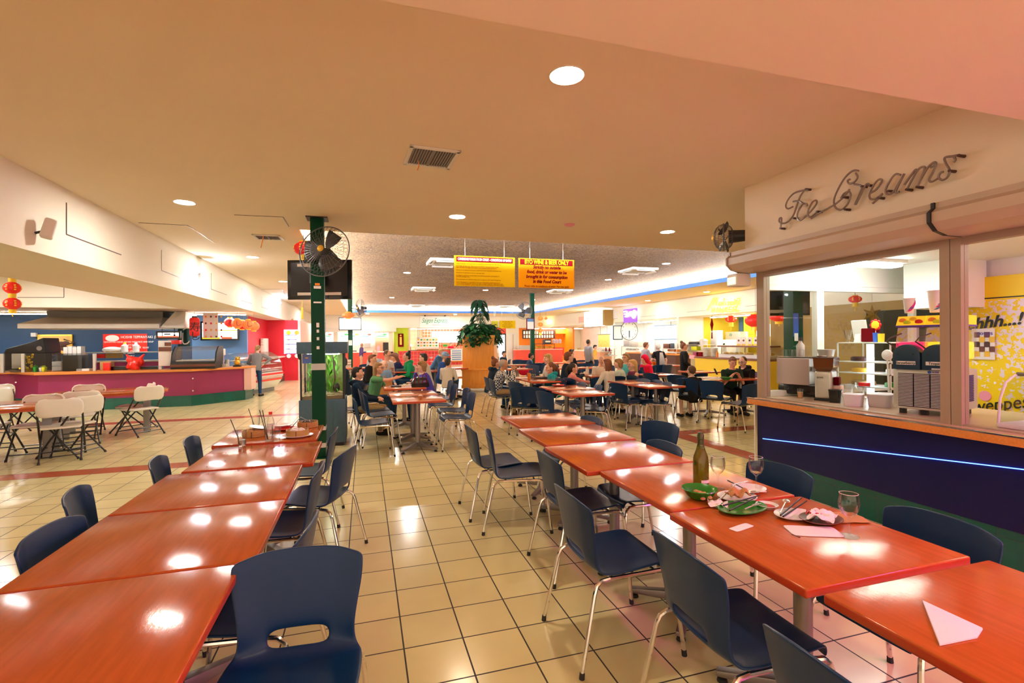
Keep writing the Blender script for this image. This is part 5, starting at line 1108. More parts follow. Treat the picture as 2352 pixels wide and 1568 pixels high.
hb = thing('air_duct_box', 'white box hanging from the kiosk ceiling above the slush machine', 'box', (6, 3.6, 1.9))
a, b = atX(2075, 600, 5.9), atX(2185, 704, 5.9); MB().mm((5.9, b.y, b.z), (6.45, a.y, 2.36)).build('case', 'wall_pure', hb, smooth=False)
# unlit neon lettering traced along its bent glass tubes
ic = thing('neon_lettering', 'unlit grey neon tubes spelling Ice Creams on the kiosk fascia', 'sign', (4.0, 3, 2.7))
def stroke(pts, mname='neon_glass', r=.0085, sc=(1680, 330, 3.5), X=3.99, parent=None, sm=4):
    P = [atX(sc[0]+x/sc[2], sc[1]+y/sc[2], X) for x, y in pts]; out = []
    n = len(P)
    for i in range(n-1):
        p0, p1, p2, p3 = P[max(0, i-1)], P[i], P[i+1], P[min(n-1, i+2)]
        for k in range(sm):
            t = k/sm; out.append(.5*((2*p1)+(p2-p0)*t+(2*p0-5*p1+4*p2-p3)*t*t+(3*p1-p0-3*p2+p3)*t**3))
    out.append(P[-1]); return MB().tube(out, r, 6).build('glass_tube', mname, parent or ic)
mat('neon_glass', (.26, .19, .16), .25, spec=.7)
for s in ([(615, 372), (560, 378), (500, 400), (455, 450), (437, 500), (455, 522), (495, 505)], [(598, 362), (555, 420), (525, 500), (495, 580), (450, 630), (410, 640), (385, 625), (388, 600), (402, 598), (400, 640), (395, 680)], [(495, 465), (540, 460), (580, 480)],
          [(612, 500), (600, 480), (570, 490), (535, 550), (530, 600), (555, 615), (590, 590)], [(590, 590), (650, 530), (685, 480), (680, 455), (650, 470), (620, 530), (615, 575), (640, 585), (690, 545)], [(640, 600), (700, 560), (820, 495), (900, 430), (950, 365)],
          [(1022, 218), (975, 218), (915, 270), (860, 360), (825, 450), (835, 510), (880, 530), (930, 490), (958, 420), (945, 385), (905, 400), (880, 440)], [(1000, 235), (1015, 270), (985, 310), (945, 320), (935, 295), (955, 285)], [(985, 325), (1050, 342), (1030, 400), (1000, 470), (995, 492)], [(1000, 490), (1040, 410), (1080, 330), (1105, 325), (1100, 345)],
          [(1110, 400), (1160, 370), (1200, 320), (1210, 290), (1180, 290), (1140, 340), (1110, 410), (1120, 445), (1160, 440), (1215, 400)], [(1135, 480), (1180, 440), (1215, 405)], [(1360, 250), (1320, 245), (1280, 290), (1240, 370), (1255, 405), (1300, 390), (1350, 310), (1390, 240)], [(1390, 240), (1345, 330), (1320, 390), (1350, 385)],
          [(1390, 330), (1440, 260), (1480, 210), (1485, 225), (1440, 310), (1410, 370)], [(1440, 310), (1500, 210), (1540, 185), (1555, 200), (1520, 290), (1495, 350)], [(1520, 290), (1580, 190), (1630, 150), (1645, 165), (1620, 230), (1590, 290), (1610, 305), (1660, 280)], [(1600, 190), (1625, 180), (1640, 165)],
          [(1835, 90), (1780, 100), (1715, 112), (1725, 160), (1755, 215), (1735, 270), (1695, 290), (1665, 270), (1680, 235), (1705, 225)], [(1790, 105), (1800, 130), (1785, 150)]): stroke(s)
for x, y in ((600, 365), (500, 598), (690, 545), (905, 430), (915, 528), (1100, 335), (1185, 435), (1265, 380), (1410, 368), (1495, 348), (1830, 95), (1755, 218), (395, 680), (1050, 342)):
    p = atX(1680+x/3.5, 330+y/3.5, 3.99); MB().cyl(p-Vector((.008, 0, 0)), (4.045, p.y, p.z), .010, .012, 8).build('standoff', 'dark_brown', ic)
# yellow drinks wall
def splash():
    m = mat('drinks_wall', (.9, .72, .0), .45); nt = m.node_tree; L = nt.links.new; b = nt.nodes['Principled BSDF']
    tc = nt.nodes.new('ShaderNodeTexCoord'); n = nt.nodes.new('ShaderNodeTexNoise'); n.inputs['Scale'].default_value = 26; n.inputs['Detail'].default_value = 6; L(tc.outputs['Object'], n.inputs['Vector'])
    sp = nt.nodes.new('ShaderNodeSeparateXYZ'); L(tc.outputs['Object'], sp.inputs[0])
    def mth(op, a, v, c=None):
        k = nt.nodes.new('ShaderNodeMath'); k.operation = op
        for i, q in enumerate((a, v, c)):
            if q is None: continue
            if isinstance(q, (int, float)): k.inputs[i].default_value = q
            else: L(q, k.inputs[i])
        return k.outputs[0]
    d = mth('ABSOLUTE', mth('ADD', mth('MULTIPLY', sp.outputs['Y'], .9), mth('ADD', mth('MULTIPLY', sp.outputs['Z'], -.35), .05)), 0)
    f = mth('GREATER_THAN', mth('SUBTRACT', n.outputs['Fac'], mth('MULTIPLY', d, .28)), .42)
    top = mth('LESS_THAN', sp.outputs['Z'], .72)
    mx = nt.nodes.new('ShaderNodeMix'); mx.data_type = 'RGBA'; mx.inputs['A'].default_value = (.90, .68, .0, 1); mx.inputs['B'].default_value = (.85, .74, .85, 1); L(mth('MULTIPLY', f, top), mx.inputs['Factor']); L(mx.outputs['Result'], b.inputs['Base Color'])
splash()
a, b = atX(2213, 642, 6.44), atX(2352, 629, 6.44)
dw = thing('drinks_display', 'yellow fizzy drink display wall with white bubble splashes and black lettering', 'display', (6.44, 2.9, 1.2))
MB().mm((6.42, .6, .05), (6.5, 3.86, a.z)).build('panel', 'drinks_wall', dw, smooth=False); zj = atX(2250, 686, 6.4).z; MB().mm((6.415, .6, zj-.006), (6.42, 3.86, zj+.006)).build('joint', 'dark', dw, smooth=False)
RX = (math.pi/2, 0, -math.pi/2)
p = atX(2268, 741, 6.41); text('lettering', 'Schhh...!', (6.412, p.y, p.z), .17, 'dark', dw, rot=(math.pi/2, R(-6), -math.pi/2), shear=.35, sx=1.0, off=.004)
p = atX(2264, 932, 6.41)
text('lettering', 'Schweppes', (6.411, p.y, p.z), .19, 'dark', dw, rot=(math.pi/2, R(-14), -math.pi/2), shear=.3, sx=.85)
p = atX(2262, 909, 6.41); MB().cyl(p, p+Vector((.006, 0, 0)), .055, .055, 20).build('pink_badge', 'pink', dw)
a, b = atX(2232, 755, 6.40), atX(2284, 826, 6.40)
mc = thing('menu_poster', 'white poster with rows of small food pictures on the yellow drinks wall', 'poster', (a+b)/2)
MB().mm((6.40, a.y, b.z), (6.412, b.y, a.z)).build('sheet', 'paper', mc, smooth=False)
for i in range(4):
    for j in range(5):
        if (i+j) % 2 == 0: y = a.y+(b.y-a.y)*(.12+.22*i); z = a.z-(a.z-b.z)*(.2+.155*j); MB().mm((6.396, y, z-.03), (6.3995, y-.05, z+.03)).build('food_picture', ('brown', 'gold', 'dark_brown')[j % 3], mc, smooth=False)
text('lettering', 'soups', (6.397, a.y-.12, a.z-.05), .06, 'purple', mc, rot=RX)
# ------------------------------------------------------------------ slush machine
sm = thing('slush_machine', 'twin slush machine with navy hoods marked Strawberry and Tropical', 'drinks machine', (4.30, 3.03, KZ), R(-76)); sm.scale = (1, 1, .905)
W_, D_ = .40, .50
def SB(n, m, x0, y0, z0, x1, y1, z1, **k): return MB().mm((x0, y0, z0), (x1, y1, z1)).build(n, m, sm, world=False, **k)
for x in (.03, W_/2-.02, W_-.07): SB('foot', 'dark', x, .03, 0, x+.04, .07, .05, smooth=False); SB('foot', 'dark', x, D_-.08, 0, x+.04, D_-.04, .05, smooth=False)
SB('steel_body', 'steel', 0, 0, .05, W_, D_, .41, bevel=.004)
SB('grille_recess', 'black_gloss', .035, -.003, .07, W_-.035, -.0005, .375, smooth=False)
g = MB()
for i in range(22): 
    for k in range(3): x = .038+k*(W_-.07)/3; g.mm((x, -.012, .078+i*.0135), (x+(W_-.07)/3-.010, -.003, .085+i*.0135))
g.build('grille', 'light_grey', sm, world=False, smooth=False)
SB('side_vent', 'purple', W_, .10, .12, W_+.002, D_-.1, .36, smooth=False)
g = MB()
for i in range(16): g.mm((W_+.002, .1, .125+i*.015), (W_+.006, D_-.1, .132+i*.015))
g.build('side_louvre', 'dark', sm, world=False, smooth=False)
mat('navy_hood', (.012, .05, .09), .3)
for k, (tx, mm_) in enumerate((('Strawberry', 'slush_pink'), ('Tropical', 'slush_yellow'))):
    x0 = k*W_/2+.004; w2 = W_/2-.008; P = [(x0, .41), (x0+w2, .41), (x0+w2, .54)]+[(x0+w2/2+w2/2*math.cos(a_*math.pi/12), .54+.10*math.sin(a_*math.pi/12)) for a_ in range(1, 12)]+[(x0, .54)]
    hd_ = MB().prism(P, -.03, .10, 'y').build('navy_hood', 'navy_hood', sm, world=False, bevel=.012)
    for dx in (.045, w2-.045): MB().ell((x0+dx, -.032, .55), (.007, .004, .007), 8, 6).build('bolt', 'dark', hd_, world=False)
    MB().mm((x0+.03, -.034, .455), (x0+w2-.03, -.031, .487)).build('name_plate', 'paper', hd_, world=False, smooth=False)
    tt = text('lettering', tx, (0, 0, 0), .034, 'dark', hd_, sx=.85); tt.location = (x0+w2/2, -.0355, .471)
    mat(mm_, ((.95, .02, .16), (.85, .70, .03))[k], .25, emit=.5)
    MB().mm((x0+.006, .06, .50), (x0+w2-.006, D_-.02, .66)).build('slush_fill', mm_, sm, world=False, bevel=.02)
    bt = MB().loft([[Vector((x0+.002+e, .03+f, z)), Vector((x0+w2-.002-e, .03+f, z)), Vector((x0+w2-.002-e, D_, z)), Vector((x0+.002+e, D_, z))] for z, e, f in ((.48, 0, 0), (.66, 0, .01), (.80, .0, .05))]).build('bowl', pane('bowl_glass', (.98, .92, .86), .05), sm, world=False, smooth=False)
    SB('lid', 'purple', x0-.002, .04, .80, x0+w2+.002, D_+.01, .815, smooth=False)
    lb = MB().loft([[Vector((x0, .045+f, z)), Vector((x0+w2, .045+f, z)), Vector((x0+w2, D_, z)), Vector((x0, D_, z))] for z, f in ((.815, 0), (.90, .05))]).build('fruit_lid', mat('fruit%d' % k, (.95, .50, .02), .35, emit=.35), sm, world=False, smooth=False)
    for i, (dx, dz, m_) in enumerate(((.04, .86, 'orange'), (.11, .87, 'yellow'), (.155, .845, 'red'), (.075, .84, 'lemon'))): MB().ell((x0+dx, .045+.05*(dz-.815)/.085-.004, dz), (.028, .006, .024), 12, 8).build('fruit_print', m_, lb, world=False)
    sp_ = MB(); sp_.tube([(x0+.05+.10*k*0, .02, .74), (x0-.01, -.04, .70), (x0-.03, -.05, .665), (x0+.01, -.02, .62), (x0+.05, -.01, .56)], .006, 6).build('handle', 'dark_brown', sm, world=False)
tt = text('lettering', 'ICEE', (0, 0, 0), .022, 'purple', sm); tt.location = (W_*.72, -.0045, .392); MB().ell((W_*.62, -.005, .392), (.013, .003, .013), 12, 8).build('round_logo', 'blue', sm, world=False); MB().mm((W_*.68, -.034, .415), (W_*.92, -.031, .43)).build('badge_strip', 'light_grey', sm, world=False, smooth=False)
mat('cup_paper', (.78, .70, .82), .5); mat('cup_magenta', (.75, .02, .30), .5); mat('cup_violet', (.13, .10, .50), .5)
def paper_cup(px, pyb, pyt, d, label, cols):
    p = atD(px, pyb, d); h = (pyb-pyt)*d/1121; r = h*.33
    t = thing('paper_cup', label, 'cup', p, 0, 'paper cups on the slush machine'); MB().lathe([(r*.72, 0), (r*.98, h), (r*1.05, h), (r*1.05, h-.006), (r*.95, h-.004), (r*.7, .004)], p, 24).build('body', 'cup_paper', t)
    for i, m_ in enumerate(cols):
        pts = []
        for k in range(9): f = k/8; a_ = -2.9+f*1.7+i*.25; rr = r*(.72+.26*(.2+.65*f))+.0012; pts.append(p+Vector((rr*math.cos(a_), rr*math.sin(a_), h*(.12+.12*i+.60*f*f))))
        MB().tube(pts, [.002, .006, .009, .010, .010, .009, .007, .004, .001], 4).build('printed_swoosh', m_, t)
paper_cup(2088, 719, 685, 4.28, 'smaller paper cup with magenta swooshes, left on the slush machine', ('cup_magenta', 'cup_violet', 'cup_magenta'))
paper_cup(2151, 717, 667, 4.15, 'taller paper cup with blue and magenta swooshes, right on the slush machine', ('sky_blue', 'cup_magenta', 'cup_violet'))
# ------------------------------------------------------------------ coffee machine, grinder, tubs, cakes
c0 = atZ(1784, 907, KZ); t = thing('coffee_machine', 'espresso machine with rounded pale side panel and black base by the kiosk window', 'coffee machine', (c0.x, c0.y, KZ), R(-70))
def B2(T, n, m, a, b, **k): return MB().mm(a, b).build(n, m, T, world=False, **k)
B2(t, 'base', 'black_gloss', (0, .02, .02), (.40, .45, .13), bevel=.03); B2(t, 'side_panel', mat('machine_side', (.55, .42, .42), .35), (0, 0, .13), (.335, .02, .42), bevel=.035, bseg=4); B2(t, 'body', 'steel', (.02, .02, .13), (.32, .40, .42), bevel=.02)
B2(t, 'group_head', 'chrome', (.33, .08, .27), (.43, .3, .33), bevel=.01); B2(t, 'cup_rail', 'chrome', (.0, .02, .43), (.36, .40, .437), smooth=False)
for x in (.03, .37): MB().cyl((x, .06, 0), (x, .06, .02), .02, .02, 8).build('foot', 'dark', t, world=False)
for i in range(5):
    q = WLOC(t)+Matrix.Rotation(R(-70), 3, 'Z') @ Vector((.04+.063*i, .08, .4375)); tag(MB().lathe([(.026, 0), (.029, .07), (.022, .075), (.001, .075)], (0, 0, 0), 14).build('tumbler', 'clear'), ('upturned tumbler first from the left on the espresso machine', 'upturned tumbler second from the left on the espresso machine', 'upturned tumbler in the middle of the row on the espresso machine', 'upturned tumbler fourth from the left on the espresso machine', 'upturned tumbler last on the right on the espresso machine')[i], 'glass', 'tumblers on the espresso machine').location = q
q = WLOC(t)+Matrix.Rotation(R(-70), 3, 'Z') @ Vector((.17, .2, .4375)); t3_ = thing('squirt_bottle', 'white bottle standing behind the upturned tumblers', 'bottle', q); MB().lathe([(.04, 0), (.042, .12), (.02, .15), (.018, .17)], q, 14).build('body', 'machine_side', t3_); MB().cyl(q+Vector((0, 0, .17)), q+Vector((0, 0, .21)), .022, .018, 12).build('cap', 'dark', t3_)
q = WLOC(t)+Matrix.Rotation(R(-70), 3, 'Z') @ Vector((.42, .22, .4375)); solo(MB().lathe([(.07, -.0), (.085, .07), (.09, .075), (.08, .07), (.066, .006)], q, 22), 'steel_pan', 'steel', 'round steel pan on the right of the espresso machine', 'pan')
p = atZ(1838, 914, KZ); t = thing('latte_glass', 'small ribbed glass of milky coffee in front of the espresso machine', 'glass', p); MB().lathe([(.024, 0), (.033, .10), (.031, .10), (.022, .004)], p, 18).build('glass', 'clear', t); MB().lathe([(.0225, .004), (.028, .065), (.001, .065)], p, 18).build('drink', mat('latte', (.72, .42, .2), .5), t)
c0 = atZ(1871, 919, KZ); t = thing('coffee_grinder', 'steel coffee grinder with amber bean hopper', 'coffee grinder', (c0.x, c0.y, KZ), R(-62))
B2(t, 'base', 'dark', (-.005, -.005, 0), (.16, .25, .02), bevel=.004); B2(t, 'body', 'steel', (0, 0, .02), (.15, .24, .30), bevel=.025, bseg=4); MB().loft([[Vector((x, y, z)) for x, y in ((-.01+e, -.01+e), (.17-e, -.01+e), (.17-e, .24-e), (-.01+e, .24-e))] for z, e in ((.30, .03), (.34, .005), (.43, 0))]).build('bean_hopper', mat('amber_plastic', (.16, .05, .015), .15), t, world=False, smooth=False)
B2(t, 'hopper_lid', 'dark_brown', (-.015, -.015, .43), (.175, .245, .44), bevel=.004); MB().ell((.05, .08, .447), (.05, .03, .012), 12, 6).build('scoop', 'brown', t, world=False); B2(t, 'doser', 'maroon', (.15, .06, .16), (.20, .16, .24), bevel=.01); B2(t, 'doser_box', 'pink_wall', (.15, .04, .06), (.22, .18, .155), bevel=.006)
tt = text('lettering', 'BOAR', (0, 0, 0), .022, 'dark', t); tt.location = (.05, -.002, .235)
def tub(px, py, w, h, m, label, lid=True, rz=-60):
    p = atZ(px, py, KZ); t = thing('plastic_tub', label, 'tub', p, R(rz))
    def rr(s, hx, hy): return [Vector((math.copysign(abs(math.cos(a_))**.5, math.cos(a_))*hx*s, math.copysign(abs(math.sin(a_))**.5, math.sin(a_))*hy*s+hy, 0)) for a_ in [2*math.pi*i/32 for i in range(32)]]
    MB().loft([[v+Vector((0, 0, z)) for v in rr(s, w/2, w*.6)] for z, s in ((0, .86), (.01, .9), (h, 1))]).build('body', m, t, world=False)
    if lid: MB().loft([[v+Vector((0, 0, z)) for v in rr(s, w/2, w*.6)] for z, s in ((h, 1.04), (h+.012, 1.04), (h+.014, .98))]).build('lid', m, t, world=False)
    return t
tub(1957, 934, .155, .10, 'cup_paper', 'white ice cream tub, left one of two with lids'); tub(2018, 936, .19, .105, 'cup_paper', 'white ice cream tub, larger right one with the red lid on top'); tub(1916, 925, .11, .115, 'black_gloss', 'black plastic tub beside the coffee grinder')
p = atD(1985, 886, 4.4); solo(MB().cyl(p+Vector((.0, 0, .0)), p+Vector((0, 0, .03)), .045, .045, 20), 'jar_lid_red', 'red', 'red lid resting on the right white tub', 'lid')
p = atD(1950, 893, 4.5); solo(MB().lathe([(.04, 0), (.045, .04), (.04, .04), (.03, .005)], p, 18), 'glass_dish', 'clear', 'small glass dish on the left white tub', 'dish')
p = atZ(1960, 893, KZ+.0); t = thing('sundae_glass', 'footed glass behind the white tubs', 'glass', (5.0, p.y, KZ)); q = atX(1982, 890, 5.0); MB().lathe([(.04, 0), (.012, .02), (.012, .05), (.06, .10), (.07, .16), (.066, .16), (.05, .1), (.002, .06)], (5.0, q.y, KZ+.001), 20).build('bowl', 'clear', t)
# glass cake cabinet at the back
XC = 5.05; a, b = atX(1922, 786, XC), atX(2046, 895, XC); ya, yb = a.y, b.y; zt_ = atX(1922, 786, XC).z
ck = thing('cake_cabinet', 'glass cake cabinet with four shelves behind the kiosk counter', 'display cabinet', (XC+.2, (ya+yb)/2, KZ))
for y in (ya, yb+.012):
    for x in (XC, XC+.38): MB().mm((x, y-.012, KZ+.001), (x+.012, y, zt_)).build('corner_bar', 'white', ck, smooth=False)
for i, z in enumerate((KZ+.12, KZ+.26, KZ+.38, zt_)): MB().mm((XC, yb, z-.01), (XC+.39, ya, z)).build('shelf', 'paper', ck, smooth=False)
MB().mm((XC-.004, yb, KZ+.02), (XC-.001, ya, zt_)).build('front_glass', 'glass', ck, smooth=False)
MB().mm((XC+.1, (ya+yb)/2-.03, KZ+.02), (XC+.13, (ya+yb)/2+.03, zt_-.02)).build('tube_light', glow('cake_light', (.85, .92, 1), 4), ck, smooth=False)
for z, y, r, m_, lab in ((KZ+.26, ya-.14, .10, 'gold', 'round golden cake on the middle cabinet shelf'), (KZ+.38, ya-.14, .11, 'dark_brown', 'round chocolate cake on the upper cabinet shelf'), (KZ+.12, ya-.15, .11, 'cardboard', 'round caramel cake on the lower cabinet shelf'), (KZ+.26, yb+.12, .06, 'white', 'small white cake on the middle cabinet shelf'), (KZ+.12, yb+.12, .07, 'green', 'small green topped tub on the lower cabinet shelf')):
    solo(MB().lathe([(r, 0), (r, .035), (r*.9, .045), (.001, .045)], (XC+.2, y, z+.001), 22), 'cake', m_, lab, 'cake')
def topitem(px, py, r, h, name, m, label, cat, prof=None):
    p = atX(px, py, XC+.15); solo(MB().lathe(prof or [(r, 0), (r*1.1, h), (r, h), (r*.9, .004)], (p.x, p.y, zt_+.001), 16), name, m, label, cat)
topitem(1948, 784, .03, .13, 'milkshake_glass', 'clear', 'tall ribbed milkshake glass on the cake cabinet', 'glass', [(.03, 0), (.012, .02), (.03, .06), (.045, .14), (.042, .14), (.026, .06), (.002, .03)]); topitem(1972, 784, .045, .09, 'cup_stack', 'paper', 'upturned white cup on the cake cabinet', 'cup', [(.045, 0), (.03, .09), (.001, .09)])
topitem(2012, 784, .03, .10, 'straw_cup', 'blue', 'blue cup of stirrers on the cake cabinet', 'cup'); topitem(2024, 784, .028, .09, 'straw_cup', 'yellow', 'red and yellow tub of sticks on the cake cabinet', 'cup')
p = atX(1995, 784, XC+.18); boxX('tin', 'maroon', 'dark red printed tin box on the cake cabinet', 'box', 1977, 754, 2006, 785, XC+.12, .1)
a, b = atX(1960, 737, XC+.2), atX(1990, 775, XC+.2); solo(MB().box(((a+b)/2), (.02, .16, .2), ry=R(-12)), 'white_card', 'paper', 'blank white card leaning on the cake cabinet', 'card', smooth=False)
p = atX(2011, 746, XC+.15); t = thing('lolly_sign', 'red and yellow flower shaped lolly sign on the cake cabinet', 'sign', p); f_ = MB()
for i in range(8): f_.ell(p+Vector((0, .045*math.cos(i*math.pi/4), .045*math.sin(i*math.pi/4))), (.006, .02, .02), 8, 6)
f_.build('petals', 'red', t); MB().ell(p-Vector((.004, 0, 0)), (.006, .044, .044), 16, 8).build('disc', 'yellow', t); MB().cyl(p, (p.x, p.y, zt_), .004).build('stem', 'white', t)
p = atX(2038, 815, XC-.02); t = thing('desk_fan', 'small white desk fan beside the slush machine', 'fan', (p.x, p.y, KZ)); MB().lathe([(.001, -.02), (.05, -.012), (.055, 0), (.05, .012), (.001, .02)], (0, 0, 0), 18).xf(Matrix.Translation(p) @ Matrix.Rotation(R(90), 4, 'Y')).build('cage', 'white', t); MB().cyl(p, (p.x+.02, p.y, KZ), .008).build('stand', 'white', t); MB().cyl((p.x+.02, p.y, KZ), (p.x+.02, p.y, KZ+.012), .05).build('base', 'white', t)
for px, py, r, h, m_, lab in ((1945, 885, .05, .12, 'white', 'stack of white saucers behind the coffee grinder'), (2030, 892, .05, .09, 'light_grey', 'grey pot behind the right white tub'), (2012, 888, .06, .07, 'clear', 'clear plastic punnet behind the right white tub')):
    p = atX(px, py, 4.95); solo(MB().lathe([(r, 0), (r*1.05, h), (r*.95, h), (r*.9, .004)], (p.x, p.y, KZ+.001), 18), 'pot' if m_ == 'light_grey' else 'saucer_stack' if m_ == 'white' else 'punnet', m_, lab, 'container')
# curved glass ice cream cabinet toward the camera
ig = thing('ice_cream_cabinet', 'curved glass ice cream cabinet on the pink lit kiosk counter', 'display cabinet', (4.5, 1.4, KZ)); y0, y1 = -1.2, 2.30
pf_ = [(4.28, KZ+.03), (4.30, KZ+.2), (4.36, KZ+.31), (4.46, KZ+.36), (5.0, KZ+.37)]
MB().loft([[Vector((x, y0, z)), Vector((x, y1, z)), Vector((x+.01, y1, z-.008)), Vector((x+.01, y0, z-.008))] for x, z in pf_]).build('curved_glass', 'glass', ig)
MB().prism([(x, z) for x, z in pf_]+[(5.0, KZ+.03)], y1-.006, y1, 'y').build('end_glass', 'glass', ig, smooth=False)
MB().mm((4.25, y0, KZ+.001), (5.0, y1, KZ+.035)).build('base', 'cup_paper', ig, bevel=.01); MB().tube([(4.48, y0, KZ+.368), (4.48, y1, KZ+.368)], .014, 8).build('rail', 'dull_metal', ig)
MB().tube([(x-.004, y1, z) for x, z in pf_], .008, 6).build('edge_seal', 'cup_paper', ig)
for i in range(4): MB().mm((4.255+.03, 2.05-i*.27, KZ+.04), (4.30, 1.88-i*.27, KZ+.11)).build('price_card', ('dark_brown', 'navy_hood', 'dark_brown', 'navy_hood')[i], ig, smooth=False)
# star ornament and poster seen beyond the kiosk windows
p = atD(2003, 722, 7.4); st_ = MB(); ctrs = []
for i in range(12):
    a_ = i*math.pi/6+math.pi/2; r_ = .155 if i % 2 == 0 else .06; ctrs.append(p+RT*(r_*math.cos(a_))+Vector((0, 0, r_*math.sin(a_))))
st_.add(ctrs+[p-FW*.05, p+FW*.05], [(i, (i+1) % 12, 12) for i in range(12)]+[((i+1) % 12, i, 13) for i in range(12)])
t = thing('star_ornament', 'golden pointed star hanging beyond the kiosk window', 'ornament', p); st_.build('star', 'tan_wall', t, smooth=False); MB().cyl(p+Vector((0, 0, .2)), (p.x, p.y, CE), .004).build('cord', 'white', t)
struct(MB().mm((XR+.0, atX(2000, 760, XR).y-3.5, .1), (XR+.018, atX(1990, 760, XR).y, 2.2)).build('door_1', mat('dark_glass', (.022, .019, .006), .4, spec=.08), smooth=False))
# ------------------------------------------------------------------ stalls along the right wall
def strip(loc, L, lab, m='strip', along='y', g='strip lights of the right stalls'):
    t = thing('strip_light', lab, 'ceiling light', loc, 0 if along == 'x' else math.pi/2, g)
    MB().mm((-L/2, -.07, -.04), (L/2, .07, 0)).build('housing', 'white', t, world=False, smooth=False); MB().mm((-L/2+.02, -.06, -.06), (L/2-.02, .06, -.041)).build('diffuser', m, t, world=False, smooth=False)
XI = 15.6
def wallX(name, m, px0, px1, X, zt=2.43, zb=0, th=.08): return struct(MB().mm((X, atX(px0, 780, X).y, zb), (X+th, atX(px1, 780, X).y, zt)).build(name, m, smooth=False))
yh = atX(1559, 760, XR).y      # pier between the hawker stall and the cafe
yc = atX(1404, 760, XR).y      # pier between the cafe and the white stall
struct(MB().mm((XR-.02, yh-.02, 0), (XR+3.6, yh+.10, 2.43)).build('wall_right_pier', 'wall_white', smooth=False))
struct(MB().mm((XR+.1, yk-.35, 0), (XR+3.6, yk-.25, 2.43)).build('wall_right_pier_near', 'tan_wall', smooth=False))
struct(MB().mm((XI, yk-.3, 0), (XI+.1, yh, 2.43)).build('wall_hawker_back', 'yellow_wall', smooth=False))
struct(MB().mm((XR+1.2, yh-.035, 0), (XI, yh-.02, 2.43)).build('wall_hawker_side', 'yellow_wall', smooth=False))
wallX('wall_hawker_kitchen', 'sky_blue', 1660, 1706, XI-.1)
strip((13.6, (yk+yh)/2, 2.43), 3.2, 'strip light inside the yellow hawker stall'); strip((13.6, (yc+yh)/2, 2.43), 4.0, 'strip light inside the white cafe stall'); strip((13.8, yc+3.5, 2.43), 4, 'strip light inside the marble walled stall')
strip((14.8, yk+1, 2.43), 1.6, 'second strip light deep inside the yellow hawker stall')
def counterX(name, px0, px1, X, m, top, label, h=.88, dep=.7):
    y0, y1 = atX(px0, 800, X).y, atX(px1, 800, X).y
    t = thing(name, label, 'counter', (X+dep/2, (y0+y1)/2, 0)); MB().mm((X, min(y0, y1), .0), (X+dep, max(y0, y1), h-.05)).build('front_panel', m, t, smooth=False)
    MB().mm((X-.05, min(y0, y1), h-.05), (X+dep, max(y0, y1), h)).build('worktop', top, t, bevel=.008); return t
counterX('hawker_counter', 1596, 1768, 11.6, 'yellow_wall', 'brown', 'yellow hawker counter with dark brown top by the right wall')
counterX('cafe_counter', 1438, 1552, 12.0, 'dark_brown', 'counter_wood', 'dark brown cafe counter with orange wooden edge by the right wall', .92)
# hawker sign: glowing yellow neon script
hs = thing('neon_sign', 'glowing yellow neon script Malaysian over HAWKER on the right fascia', 'sign', atX(1660, 700, XR-.06))
glow('neon_yellow', (1, .55, .03), 4); SCN = (1300, 640, 4.611); XN = XR-.06
for s in ([(1495, 335), (1530, 270), (1560, 205), (1570, 215), (1555, 280), (1590, 205), (1600, 215), (1590, 280)], [(1650, 255), (1625, 250), (1615, 280), (1640, 275), (1655, 245), (1655, 280)], [(1675, 200), (1668, 280)], [(1700, 245), (1690, 280)], [(1705, 225), (1707, 220)], [(1735, 245), (1715, 245), (1730, 268), (1710, 278)],
          [(1770, 245), (1745, 245), (1740, 272), (1765, 268), (1775, 240), (1775, 275)], [(1790, 210), (1785, 270)], [(1800, 240), (1800, 270)], [(1815, 265), (1820, 235), (1835, 245), (1835, 268)], [(1815, 212), (1830, 205), (1838, 225), (1825, 260), (1805, 300)],
          [(1545, 305), (1545, 355)], [(1570, 305), (1570, 355)], [(1545, 330), (1570, 330)], [(1590, 355), (1605, 305), (1620, 355)], [(1632, 305), (1640, 355), (1650, 320), (1660, 355), (1668, 300)], [(1690, 300), (1690, 355)], [(1712, 300), (1692, 328), (1715, 355)], [(1755, 300), (1730, 300), (1730, 350), (1758, 350)], [(1730, 325), (1750, 325)], [(1775, 350), (1775, 300), (1800, 300), (1800, 322), (1775, 325), (1805, 350)], [(1760, 335), (1800, 345), (1835, 335)]):
    stroke(s, 'neon_yellow', .022, SCN, XN, hs, 2)
for px, py in ((1640, 690), (1690, 690), (1650, 712), (1690, 712)): p = atX(px, py, XN); MB().cyl(p, (XR, p.y, p.z), .012).build('standoff', 'dark', hs)
